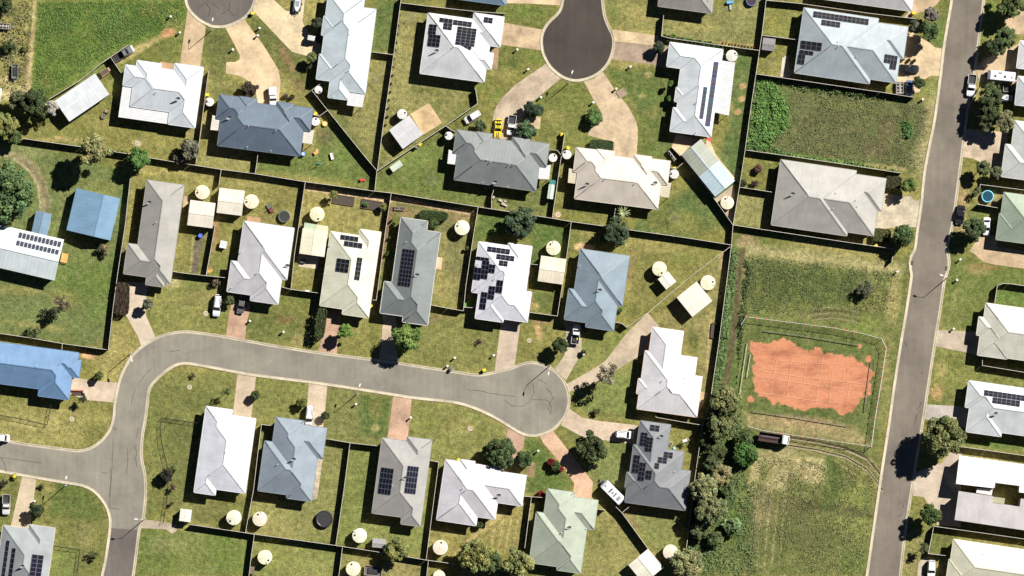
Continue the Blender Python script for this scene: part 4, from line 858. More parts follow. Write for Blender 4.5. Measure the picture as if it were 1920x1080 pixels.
gable('cream square shed with a round tank on its right side', 'H 262,332 433,352 410,522 240,500', (0.69,0.65,0.55), 2.3, .14, .5, along='short')
gable('narrow cream shed between the white-grey and pale yellow roofed houses', 'H 822,605 990,628 968,798 797,776', (0.70,0.67,0.52), 2.3, .12, .5, along='short')
gable('cream square shed in the dark green backyard right of the stepped solar house', 'I 1205,862 1378,885 1348,1058 1180,1032', (0.68,0.62,0.50), 2.3, .14, .5, along='short')
gable('long two-tone green and pale blue shed set diagonally by the back fence', 'J 925,183 1058,75 1285,355 1155,467', (0.44,0.55,0.62), 2.6, .18, .5, split=.48, col2=(0.33,0.36,0.30))
gable('tiny cream shed beside the tank in the triangular yard', 'Q 768,230 835,173 890,243 825,300', (0.72,0.70,0.62), 2.3, .06, .5)
gable('cream square shed set diagonally in the narrow yard below the slanted fence', 'Q 893,350 1032,243 1130,375 1000,485', (0.72,0.69,0.60), 2.6, .08, .5)
gable('tiny cream garden shed by the corner of the back fence, lower left', 'T 1222,622 1298,632 1288,715 1212,705', (0.72,0.69,0.60), 2.1, .08, .5)
gable('cream shed at the bottom edge with one tan roof side', 'b 945,845 1145,685 1295,875 1100,1030', (0.72,0.69,0.58), 2.4, .14, .5, along='short', wall=(.5,.45,.36))
gable('slim white and teal garden shed beside the charcoal roofed duplex', 'I 1262,352 1300,358 1285,482 1243,476', (0.52,0.60,0.54), 1.9, .12, .5, door=False)
gable('low pale green garden box lying diagonally on the lawn', 'I 182,262 250,218 272,250 205,303', (0.52,0.58,0.48), 1.1, .10, .5, door=False)
gable('small grey ribbed garden shed beside the olive tree, lower middle', 'U 1292,965 1385,975 1378,1035 1290,1028', (0.34,0.34,0.34), 1.9, .16, .5, door=False)
gable('small dark glass roofed shed beside the fence, left of the pale blue-grey roof', 'E 252,255 340,266 325,348 245,338', (0.24,0.24,0.24), 2.0, .14, .5, along='short', door=False)
gable('white edged shed roof cut off by the left edge', '. -30,160 4,168 2,192 -30,190', (0.7,0.7,0.7), 2.3, .1, .5, door=False)
def flat_roofs(label, slabs, name, cat, group=None, walls=None):
    """slabs: (outline, z at centroid, slope east, slope north, colour)"""
    cx, cy = centroid(PM(slabs[0][0])); root = empty(name, (cx, cy, 0)); tag(root, label, cat, group)
    for s, z, gx_, gy_, col in slabs:
        P = [(p[0]-cx, p[1]-cy) for p in PM(s)]; c0 = centroid(P); zt = lambda x, y: z+(x-c0[0])*gx_+(y-c0[1])*gy_
        if area(P) < 0: P = P[::-1]
        mb = MB().prism(P, lambda x, y: zt(x, y)-.2, zt); o = mb.build('roof', None, root)
        ul = o.data.uv_layers.new(name='UVMap')
        for lp in o.data.loops: v = o.data.vertices[lp.vertex_index].co; ul.data[lp.index].uv = (v.x, v.y)
        o.data.materials.append(roofmat('flatroof_%d_%d_%d'%tuple(int(v*99) for v in col), col, .6, .05))
        if walls:
            Q = [(c0[0]+(p[0]-c0[0])*.95, c0[1]+(p[1]-c0[1])*.92) for p in P]; MB().prism(Q, 0, lambda x, y: zt(x, y)-.21).build('wall', flat('render_'+name, walls), root)
    return root
flat_roofs('modern flat roofed house with a dark square courtyard, at the right edge', [('. 1797,853 2000,881 1994,932 1908,922 1909,910 1863,904 1861,914.5 1790,906', 3.9, -.03, -.11, (0.72,0.70,0.72)), ('. 1795,919.6 1859,929 1857,941.5 1909.6,948.8 1911.7,933.7 1990,945 1983,1003 1787.7,973.8', 3.8, -.02, .09, (0.50,0.48,0.48)), ('. 1830.4,914.5 1859.5,916 1857.5,928 1828.5,923', 3.2, 0, 0, (0.70,0.67,0.64)), ('. 1857.6,930 1883,933.5 1881,944.5 1857,941', 2.6, 0, 0, (0.36,0.35,0.24))], 'house', 'house', 'houses on the estate', (0.42,0.38,0.34))  # north slab paler, south slab greyer: light on each slope put into colour
flat_roofs('small lean-to with a pale green and a cream sheet, above the narrow cream shed', [('H 833,566 915,580 910,620 828,608', 2.1, 0, -.04, (0.42,0.50,0.36)), ('H 916,580 993,592 989,631 911,620', 2.15, 0, -.04, (0.66,0.60,0.42))], 'lean_to', 'lean-to', None, (0.5,0.48,0.4))
flat_roofs('slim teal topped cabinet at the north end of the slim garden shed', [('I 1266,349 1302,355 1300,381 1260,376', 2.05, 0, 0, (0.06,0.24,0.21))], 'garden_cabinet', 'cabinet', None, (0.1,0.25,0.22))
# ================================================================ WATER TANKS
def tank(i, s, r, col, label, h=2.05, pipe=True):
    x, y = PM(s)[0]; r = r*S; root = empty('water_tank', (x, y, 0), random.random()*6.28); tag(root, label, 'water tank', 'round rainwater tanks')
    cm = flat('tank_cream_%d_%d'%(col[0]*99, col[2]*99), col, .55, 0, .05)
    prof = [(r*.97,0)]+[(r*(.985 if k % 2 else .955), h*.1*k) for k in range(1, 10)]+[(r*.97,h)]
    MB().lathe(prof, 30).build('tank_wall', cm, root)
    MB().lathe([(r,h-.03),(r*1.0,h+.04),(r*.55,h+.04+r*.07),(r*.06,h+.04+r*.12)], 30).build('lid', cm, root)
    rb = MB(); n = 4 if r > 1.3 else 8
    for k in range(n):
        t = k*2*math.pi/n; c, s_ = math.cos(t), math.sin(t); rb.beam((c*r*.08, s_*r*.08, h+.045+r*.12), (c*r*.97, s_*r*.97, h+.07), .07 if r > 1.3 else .05, .03)
    rb.build('lid_rib', flat('tank_rib', tuple(v*.62 for v in col), .6), root)
    MB().lathe([(.24,0),(.24,.1),(.05,.13)], 12, (r*.55, r*.35, h+.04+r*.03)).build('hatch', flat('hatch_black', (.05,.05,.05)), root)
    if pipe: MB().tube([(r*1.03,0,0),(r*1.03,0,h+.2),(r*.6,0,h+.2)], .06, 8).build('inlet_pipe', flat('pipe_white', (.62,.6,.55)), root)
TC=(0.70,0.64,0.46); TW=(0.70,0.69,0.66); TP=(0.68,0.59,0.47)
for i, (s, r, c, lb) in enumerate([
 ('B 50,690',8,TW,'small white water tank at the west corner of the slate blue duplex'),('B 783,608',7.3,TW,'small white tank in the fence corner below the ice-blue roof'),('B 762,822',8,TW,'small white tank at the east end of the slate blue duplex'),
 ('C 195,772',9.2,TW,'white water tank touching the light grey shed by the tan apron'),('C 510,918',7.6,TW,'small white tank at the west corner of the charcoal duplex'),('C 1212,1066',8,TW,'small white tank at the east end of the charcoal duplex'),('C 1306,1045',8.5,TW,'small white tank at the west end of the cream duplex'),('J 877,312',8.6,TW,'small white tank at the east end of the cream duplex'),
 ('D 1338,378',11,(.62,.60,.55),'grey-white tank beside the ribbed verandah of the house with solar strips'),('G 1368,362',13.4,TC,'cream water tank behind the shed right of the long taupe roof'),('H 475,425',13.5,TC,'cream water tank on the right side of a square cream shed, near the black trampoline'),
 ('H 918,510',13.8,(.70,.66,.44),'cream water tank above the lean-to and narrow shed'),('I 672,673',14,(.70,.68,.52),'cream tank behind the dark hedge of the long dark grey house'),('I 1287,810',13.6,TC,'cream tank above the square shed in the dark green backyard'),
 ('J 1235,505',12.6,TC,'cream tank at the lower end of the long two-tone shed'),('Q 778,158',13.7,TC,'cream tank touching the tiny shed in the triangular yard'),('Q 1105,252',14,TC,'cream tank behind the square diagonal shed below the slanted fence'),
 ('U 357,828',14,(.66,.65,.50),'cream tank behind the plain bright white roofed house'),('U 532,837',13.7,TP,'cream tank behind the steel blue house, left half of its yard'),('a 703,565',13.5,(.70,.68,.48),'cream tank in the bottom lawn beside a wooden box and fence'),
 ('a 1768,322',13.7,(.70,.67,.54),'cream tank behind the taupe house with matching solar blocks'),('a 1695,695',13.6,(.72,.69,.48),'cream tank at the bottom edge beside the open box trailer'),('V 525,885',14,TP,'pinkish cream tank in the dry yard below the many-winged white roof'),
 ('V 517,1080',11.5,TC,'cream tank half hidden by the bottom edge beside the olive trees'),('b 1370,718',14.2,TP,'pinkish cream tank beside the pale olive tree at the bottom')]): tank(i, s, r, c, lb)
# ================================================================ FENCES
CAPM = flat('fence_cap_pale', (0.66, 0.62, 0.56), .6, 0, .05)
def fence(label, s, h=1.85, col=(0.09,0.07,0.055), group='backyard fences', wire=False, cap=True):
    P = PM(s); o0 = P[0]; root = empty('fence', (o0[0], o0[1], 0)); tag(root, label, 'fence', group)
    Q = [(p[0]-o0[0], p[1]-o0[1]) for p in P]; sh = MB(); cp = MB(); k = 0
    for i in range(len(Q)-1):
        a, c = Q[i], Q[i+1]; L = math.dist(a, c)
        if L < .05: continue
        if not wire:
            d = ((c[0]-a[0])/L, (c[1]-a[1])/L); nn = (-d[1], d[0]); m = max(2, int(L/.4)); pts = []
            for j in range(m+1):                                     # folded sheet profile
                t = L*j/m; w_ = .025*(1 if j % 2 else -1); pts.append((a[0]+d[0]*t+nn[0]*w_, a[1]+d[1]*t+nn[1]*w_))
            b0 = len(sh.v)
            for x, y in pts: sh.v += [(x, y, 0), (x, y, h-.05)]
            for j in range(m): sh.f.append((b0+2*j, b0+2*j+2, b0+2*j+3, b0+2*j+1))
            if cap: cp.beam((*a, h-.02), (*c, h-.02), .075, .05)
        else:
            for z in (h-.03, .15): cp.beam((*a, z), (*c, z), .05, .05)
            m = max(1, int(L/.24))
            for j in range(m+1):
                t = j/m; x, y = a[0]+(c[0]-a[0])*t, a[1]+(c[1]-a[1])*t; sh.box((x, y, h/2), (.022,.022,h))
    if sh.v: sh.build('infill' if wire else 'fence_panel', flat('fence_%d_%d'%(col[0]*99, wire), col, .6), root)
    if cp.v: cp.build('rail' if wire else 'top_rail', flat('dark_rail', (.06,.055,.05)) if wire else CAPM, root)
    if wire:
        n = 0
        for i in range(len(Q)-1):
            a, c = Q[i], Q[i+1]; L = math.dist(a, c); m = max(1, round(L/2.4))
            for j in range(m):
                t = j/m; MB().box((a[0]+(c[0]-a[0])*t, a[1]+(c[1]-a[1])*t, (h+.1)/2), (.07,.07,h+.1)).build('post', flat('dark_rail', (.06,.055,.05)), root)
    return root
for lb, s in [
 ('fence along the south edge of the green paddock, ending beside the dark utility truck', '. 94,186 150,152 190,120 241.7,84.7'),
 ('short gate fence between the dark utility truck and the striped verandah house', '. 208,107 228,137.5 234,136'),
 ('back fence passing under the bright green round tree, from the shaded left edge', '. 44,260 153,275.5 244,289 280.5,296 356.7,308.6 415.5,317.8'),
 ('back fence below the slate blue duplex', '. 415.5,317.8 479,326 573,341'),
 ('back fence running from the narrow shed yard to the three-way fence junction', '. 573,341 640,350 703,358.6'),
 ('back fence above the pinkish path, behind the charcoal duplex', '. 703,358.6 734,362 896.7,388'),
 ('back fence behind the dark green backyard and the dark round tree', '. 896.7,388 960.5,397.8 1033,409 1071,415.6'),
 ('back fence behind the steel blue-grey house and the cream duplex palm', '. 1071,415.6 1139,425 1186.7,432 1286.7,446 1371,459.4'),
 ('long side fence right of the big blue ribbed shed lawn', '. 247,320 240,380 236,420 222,510 214,569 204,655.5'),
 ('fence behind the bright blue roofed house, closing the left lawn', '. 0,625 55.6,633 118,644 201,655.5'),
 ('thin stub fence between lawn fence and the bright blue roof', '. 118,644 117,655'),
 ('side fence left of the square shed with its tank on the right', '. 415.5,317.8 411,348'),
 ('side fence between the two square sheds and the black gravel strip', '. 404.4,421 396,468 387,517'),
 ('front fence below the black gravel strip', '. 323.6,508.6 340,511.4 387,517 427,521'),
 ('side fence beside the black trampoline, left of the narrow cream shed', '. 573,341 564,400 553,475 546,542'),
 ('front fence between the white-grey and pale yellow houses', '. 529,538 546,542.5 602.5,550'),
 ('side fence between the pale yellow house and the brown dirt strip', '. 734,362 722,440 709,540 706,563 699,562'),
 ('side fence between the long dark grey house yard and the stepped solar house', '. 896.7,388.6 885,460 874,534 869,583'),
 ('front fence right of the long dark grey roof', '. 808,571.7 840,578 869,582.8'),
 ('short fence left of the stepped solar house', '. 870,576 891,577'),
 ('side fence between the dark green backyard and the steel blue-grey house', '. 1071,416.4 1064,470 1055,530 1045,592.5'),
 ('fence closing the dark green backyard towards the street', '. 992.5,585.5 1045,592.5'),
 ('short fence between the stepped solar house and the square shed', '. 995,495 1013,497'),
 ('long north-south boundary fence beside the big pale blue-grey roof', '. 1437,-8 1428,66 1417,139 1406,212 1396,286 1386,351 1374,422 1371,459.5'),
 ('long boundary fence beside the overgrown drainage strip', '. 1371,459.5 1360,545 1348,638 1330,760 1317,797 1302,900 1286.7,1027.5 1283,1045'),
 ('fence behind the hedge row, above the white roof with thin solar strips', '. 1240,68 1255,72 1355.5,86 1422.5,95'),
 ('short fence between the small glass roofed shed and pale blue-grey house', '. 1429,66.7 1499,75.6'),
 ('fence along the north side of the overgrown vacant lot', '. 1417,139 1560,160 1650,173 1714,183'),
 ('fence above the long solar strip of the pale blue-grey house', '. 1436,1 1499,7 1629,25.5 1718,36'),
 ('fence along the south side of the overgrown vacant lot', '. 1399,281.7 1500,296 1600,311 1690.5,325'),
 ('short cross fence left of the wide taupe roof', '. 1386,351 1451.7,361'),
 ('fence between the wide taupe roof and the long grass field', '. 1375,422 1500,441 1600,456 1674,466.5'),
 ('short end fence beside the dark tree above the long grass field', '. 1673,481 1671,492'),
 ('long side fence left of the white house with six solar blocks', '. 752.8,-5 739,100 718,241.7 708,320'),
 ('fence above the white house with six solar blocks', '. 752.8,6 800,12 892,22 948,26'),
 ('cross fence right of the ice-blue roof', '. 696.7,97.8 738,103'),
 ('diagonal fence from the ice-blue roof to the three-way fence junction', '. 604,155 585,169.4 614.7,207 689.7,300 707,320 703,357'),
 ('short bent fence at the east end of the slate blue duplex', '. 614.7,207 599.4,218 587,215'),
 ('diagonal fence passing the white wagon, above the charcoal duplex lawn', '. 891.7,166.7 895.8,194.4 836,236 739,300 708,320.5'),
 ('tiny fence at the west corner of the charcoal duplex', '. 836,236 846,244 854,247'),
 ('side fence between the striped verandah house and the slate blue duplex', '. 391.7,134 383,200 375,262.5 368,306'),
 ('short dividing fence behind the slate blue duplex', '. 484,288 483,300 479,326'),
 ('short dividing fence behind the charcoal duplex', '. 927,352.5 922,368 921.7,391'),
 ('side fence between the charcoal duplex and the cream duplex', '. 1059,249.7 1050,310 1035.5,409'),
 ('short fence at the east end of the charcoal duplex', '. 1033,281 1045,282 1051,290'),
 ('short dividing fence behind the cream duplex, beside the palm', '. 1154.7,387 1149,418'),
 ('diagonal fence along the long two-tone shed', '. 1259,276 1295,313 1339,373 1374,422'),
 ('short fence from the cream duplex to the long two-tone shed', '. 1257,315 1268,316 1280,306'),
 ('slanted fence between the triangular yard and the square diagonal shed', '. 1368.6,462.8 1290,522 1215,586 1175.5,614'),
 ('curved end of fence right of the steel blue-grey roof', '. 1153,604 1165,606 1175.5,614'),
 ('side fence between the plain bright white roof and the steel blue house', '. 512,798 491,795.5 484,850 476,918 460.8,998'),
 ('back fence behind the plain white and steel blue houses', '. 358,983 477.5,1001 629,1022'),
 ('back fence behind the taupe house with matching solar blocks', '. 629,1022 701,1033 799.4,1049.4'),
 ('back fence behind the many-winged white house, under olive trees', '. 799.4,1049.4 860.5,1058 960,1072'),
 ('front fence right of the steel blue house', '. 613.6,822.5 656.7,830 711,836'),
 ('side fence between the steel blue and taupe houses', '. 656.7,830 645,920 630,1022'),
 ('fence beside the wooden box, dividing the two bottom lawns', '. 477.5,1001.7 472,1040 466.7,1085'),
 ('fence left of the tank at the bottom edge', '. 642.5,1026 635,1085'),
 ('side fence between the taupe house and the many-winged white house', '. 806,862.8 823,866 812,950 799.4,1048'),
 ('short fence dividing the bottom yards under the olive trees', '. 803.6,1051 799.4,1085'),
 ('side fence between the many-winged white and sage green houses', '. 996.7,930 990,980 984,1027'),
 ('front fence left of the sage green roof', '. 981,930 1021,932.5'),
 ('diagonal fence from the caravan to the bottom shed', '. 1148,943 1166,961 1213,1026 1243.7,1063'),
 ('short gate fence between the caravan and charcoal roofed house', '. 1166,961 1183.7,946'),
 ('short fence right of the sage green roof', '. 1119,954 1135,956'),
 ('fence between the stepped white roof and charcoal solar roof', '. 1229,775 1229.7,782 1280,791 1317,797'),
 ('white topped fence below the pale cream house at the right edge', '. 1841,670 1841,685 1920,698 1990,708'),
 ('fence above the modern flat roofed house', '. 1792,836 1850,844 1990,864'),
 ('fence below the modern flat roofed house', '. 1749.7,986 1850,1000 1920,1010 1990,1021'),
 ('low fence around the small lawn at bottom right', '. 1749.7,988 1739.5,1037.5 1772,1041'),
 ('curved fence around the lawn above the pale cream house, right edge', '. 1864,567 1869,535 1880,531.5 1893,532 1990,546'),
 ('fence above the round pool at the right edge', '. 1835,362 1837,346 1920,356.5 1990,366'),
 ('fence below the round pool', '. 1832,383 1870,390'),
 ('fence behind the parked trailers at the right edge', '. 1838,163 1826,180 1815,205'),
 ('fence behind the grey-brown roof at the top edge', '. 1244,29 1240,68'),
]: fence(lb, s)
for lb, s in [('see-through dark wire fence in front of the bright blue house', '. -5,777 40,785 89,796 97,758'),('curved see-through dark fence left of the plain bright white house', '. 372,793 304,783 301,800 304,830 315,877 316,920 307,980'),('see-through dark fence beside the grey house, bottom left', '. 101,1023 151,1030 144,1085')]:
    fence(lb, s, 1.15, (.05,.045,.04), 'see-through metal fences', True)
# temporary fence with orange clamps round the clay pad
def temp_fence(label, s):
    P = PM(s); o0 = P[0]; root = empty('temporary_fence', (*o0, 0)); tag(root, label, 'fence', 'temporary fences round the red clay pad')
    Q = [(p[0]-o0[0], p[1]-o0[1]) for p in P]; gm = flat('galvanised', (.55,.55,.53), .4); om = flat('orange_plastic', (.58,.20,.12), .5)
    for i in range(len(Q)-1):
        a, c = Q[i], Q[i+1]; L = math.dist(a, c); m = max(1, round(L/2.25))
        for j in range(m):
            t0, t1 = j/m, (j+1)/m; p = Vector((a[0]+(c[0]-a[0])*t0, a[1]+(c[1]-a[1])*t0, 0)); q = Vector((a[0]+(c[0]-a[0])*t1, a[1]+(c[1]-a[1])*t1, 0))
            f = MB(); U = Vector((0,0,1))
            f.beam(p+U*1.8, q+U*1.8, .08, .05).beam(p+U*.15, q+U*.15, .04, .04)
            for k in range(9):
                x = p.lerp(q, k/8); f.beam(x+U*.15, x+U*1.8, .018 if k % 8 else .05, .018 if k % 8 else .05)
            for z in (.6, 1.0, 1.4): f.beam(p+U*z, q+U*z, .015, .015)
            f.build('mesh_panel', gm, root)
            d = (q-p).normalized(); nn = Vector((-d.y, d.x, 0))
            if L > 5: MB().beam(p-nn*.28+U*.06, p+nn*.28+U*.06, .18, .12).beam(p-nn*.12+U*1.86, p+nn*.12+U*1.86, .20, .10).build('orange_foot', om, root)
temp_fence('pale temporary fence with orange clamps around the north and east of the clay pad', 'R 105,390 140,338 740,415 930,452 1055,488 1085,550 1045,815 1010,1020 985,1210')
temp_fence('pale temporary fence with orange clamps below the clay pad, above the truck', '. 1633.6,837 1540,823.5 1432,807.5 1401,799')
for lb, s in [('long dark timber rail above the red clay pad','. 1432,620 1520,632 1610,647'),('dark rail on the right side of the red clay pad','. 1633.6,679 1621,772'),('long dark rail below the red clay pad','. 1411,771 1500,784 1588,798.6'),('long pale rail left of the red clay pad','. 1401,643 1394,690 1387,739'),('short pale rail close to the left edge of the red clay pad','. 1407,665 1400,708')]:
    P = PM(s); pale = 'pale' in lb; r0 = empty('timber_rail', (*P[0], 0)); tag(r0, lb, 'rail', 'rails round the clay pad')
    mb = MB(); 
    for i in range(len(P)-1): mb.beam((P[i][0]-P[0][0], P[i][1]-P[0][1], .45), (P[i+1][0]-P[0][0], P[i+1][1]-P[0][1], .45), .12, .1)
    mb.build('rail', flat('rail_pale' if pale else 'rail_dark', (.5,.5,.42) if pale else (.16,.15,.12)), r0)
    for i in range(len(P)-1):
        for t in (0,.5,1): MB().box((P[i][0]+(P[i+1][0]-P[i][0])*t-P[0][0], P[i][1]+(P[i+1][1]-P[i][1])*t-P[0][1], .2), (.08,.08,.4)).build('post', flat('rail_dark', (.16,.15,.12)), r0)
P0 = PM('. 1500,700')[0]; sg = MB()
for s in ('R 240,705 490,742 930,792','R 235,745 620,802 880,832','R 215,850 600,905 790,925','R 345,632 700,660 830,650','R 345,632 300,860','R 450,612 412,880','R 550,622 515,885','R 660,605 612,910','R 725,690 700,925','R 805,690 795,770','R 840,780 820,930'):
    q = PM(s)
    for i in range(len(q)-1): sg.beam((q[i][0]-P0[0], q[i][1]-P0[1], .12), (q[i+1][0]-P0[0], q[i+1][1]-P0[1], .12), .035, .02)
o = sg.build('string_grid', flat('string_cream', (.78,.55,.36)), None); o.location = (*P0, 0); tag(o, 'pale set-out string lines crossing the red clay pad', 'string lines')
# ================================================================ VEGETATION
LEAF = objcol('foliage', leafy=True); BARK = flat('bark', (0.16,0.12,0.09), .9, 0, .3, 4)
def leaf_mesh(name, quads, cols):
    """quads: (n,4,3) array, cols: (n,) brightness + hue"""
    n = len(quads); me = bpy.data.meshes.new(name); me.vertices.add(n*4); me.vertices.foreach_set('co', quads.reshape(-1).astype(np.float32))
    me.loops.add(n*4); me.loops.foreach_set('vertex_index', np.arange(n*4, dtype=np.int32)); me.polygons.add(n)
    me.polygons.foreach_set('loop_start', (np.arange(n)*4).astype(np.int32)); me.polygons.foreach_set('loop_total', np.full(n, 4, np.int32)); me.update(calc_edges=True)
    at = me.attributes.new('lv', 'FLOAT_COLOR', 'POINT'); c4 = np.ones((n*4, 4), np.float32); c4[:, :3] = np.repeat(cols, 4, 0); at.data.foreach_set('color', c4.ravel())
    me.materials.append(LEAF); return me
def quads_at(C, N, size, R):
    n = len(C); N = N/np.linalg.norm(N, axis=1, keepdims=True); t = R.normal(size=(n,3)); t -= N*(t*N).sum(1, keepdims=True); t /= np.linalg.norm(t, axis=1, keepdims=True)
    b = np.cross(N, t); s = size[:, None]; a = .55+.6*R.rand(n, 1)
    return np.stack([C-t*s*a-b*s*.2, C-b*s, C+t*s*a+b*s*.2, C+b*s], 1)
def crown(name, seed, lumps, per, leaf, lump_r=(.22,.42), flatz=.8, hue=.25, core=.35, squash=1.0):
    R = np.random.RandomState(seed); Q = []; CC = []; ir = []
    for k in range(lumps):
        u = R.normal(size=3); u /= np.linalg.norm(u); rr = R.rand()**.45*(1-lump_r[1]*.55); c = u*rr*np.array([1,1,flatz]); c[2] = abs(c[2])*(1 if R.rand() < .72 else -1)
        lr = lump_r[0]+(lump_r[1]-lump_r[0])*R.rand(); m = int(per*(lr/lump_r[1])**2)
        d = R.normal(size=(m,3)); d /= np.linalg.norm(d, axis=1, keepdims=True); rad = lr*(.62+.42*R.rand(m,1)**.6)*(1+.25*np.sin(d[:, :1]*7+k)*np.cos(d[:, 1:2]*6+k*2))
        p = c+d*rad*np.array([1,1,.85]); nn = d+R.normal(size=(m,3))*.45; nn[:,2] += .25
        Q.append(quads_at(p, nn, leaf*(.6+.9*R.rand(m)), R)); br = (.6+.7*R.rand())*(.7+.6*R.rand(m)); hu = (R.rand()-.5)*hue
        CC.append(np.stack([br*(1+hu+.12*R.rand(m)), br, br*(1-hu*.5)], 1))
    return leaf_mesh(name, np.concatenate(Q), np.concatenate(CC))
def hedge_mesh(name, seed, n, leaf):
    R = np.random.RandomState(seed); f = R.rand(n); p = R.rand(n,3)*2-1; N = R.normal(size=(n,3))*.4
    k = f < .55; p[k,2] = 1; N[k,2] += 1
    k = (f >= .55) & (f < .78); p[k,0] = np.sign(p[k,0]); N[k,0] += p[k,0]
    k = f >= .78; p[k,1] = np.sign(p[k,1]); N[k,1] += p[k,1]
    p *= (1+.10*R.normal(size=(n,1))); r = np.maximum(1, (np.abs(p[:,0])**5+np.abs(p[:,1])**5)**.2); p[:,0] /= r; p[:,1] /= r
    br = (.65+.7*R.rand(n))*(.85+.3*np.sin(p[:,0]*9)*np.sin(p[:,1]*8)); return leaf_mesh(name, quads_at(p, N, leaf*(.6+.8*R.rand(n)), R), np.stack([br*(1+.15*R.rand(n)), br, br], 1))
PR = {'dense': [crown('crown', 1, 30, 330, .075, (.24,.42)), crown('crown', 2, 34, 300, .075, (.2,.40))],
      'gum': [crown('crown', 3, 60, 260, .060, (.13,.27), .75), crown('crown', 4, 70, 220, .058, (.12,.25), .8)],
      'sparse': [crown('crown', 5, 36, 80, .055, (.12,.26), .7), crown('crown', 6, 40, 70, .05, (.1,.24), .7)],
      'round': [crown('crown', 7, 40, 230, .07, (.26,.36), .9, .12)],
      'shrub': [crown('crown', 8, 12, 150, .12, (.3,.5), .8)],
      'hedge': [hedge_mesh('foliage', 9, 1900, .09)], 'big': [crown('crown', 10, 125, 240, .042, (.12,.24), .7), crown('crown', 12, 140, 210, .040, (.11,.22), .7)]}
tk = MB(); tk.tube([(0,0,0),(.02,.0,.3),(-.02,.03,.62),(.03,0,1)], [.075,.055,.042,.02], 8)
for k in range(5):
    t = k*1.3; tk.tube([(0,0,.42+.09*k),(.28*math.cos(t),.28*math.sin(t),.62+.08*k),(.52*math.cos(t+.2),.52*math.sin(t+.2),.78+.07*k)], [.035,.022,.008], 6)
TRK = tk.build('trunk', BARK); TRKM = TRK.data; bpy.data.objects.remove(TRK)
TREEN = 0
def tree(s, r, col, label, kind='dense', hc=None, name='tree', cat='tree', sy=1.0, rot=None, flat_=.85, group='trees and shrubs', zs=None):
    global TREEN; TREEN += 1; R = random.Random(TREEN*13)
    x, y = PM(s)[0]; r *= S; hc = hc if hc is not None else r*1.25
    a = R.random()*6.28 if rot is None else math.radians(rot); root = empty(name, (x, y, 0), a); tag(root, label, cat, group)
    me = PR[kind][TREEN % len(PR[kind])]; c = bpy.data.objects.new('crown' if kind != 'hedge' else 'foliage', me); COL.objects.link(c); c.parent = root
    r *= 1.17 if kind != 'hedge' else 1; rz = zs if zs else r*flat_; c.location = (0,0,max(hc, rz*.75)); c.scale = (r, r*sy, rz); c.color = (*[min(.5, v*1.35) for v in col], 1)
    if kind != 'hedge':
        t = bpy.data.objects.new('trunk', TRKM); COL.objects.link(t); t.parent = root; H = max(hc, rz*.75); q = min(r, 4.5)*.75; t.scale = (q, q, H)
    return root
G1=(.085,.125,.035); OL=(.165,.185,.062); DKG=(.048,.070,.028); LIME=(.105,.16,.042); BRG=(.065,.13,.035); PUR=(.060,.046,.034); MIDG=(.075,.105,.04); PALEO=(.225,.235,.10); GREYG=(.13,.135,.09)
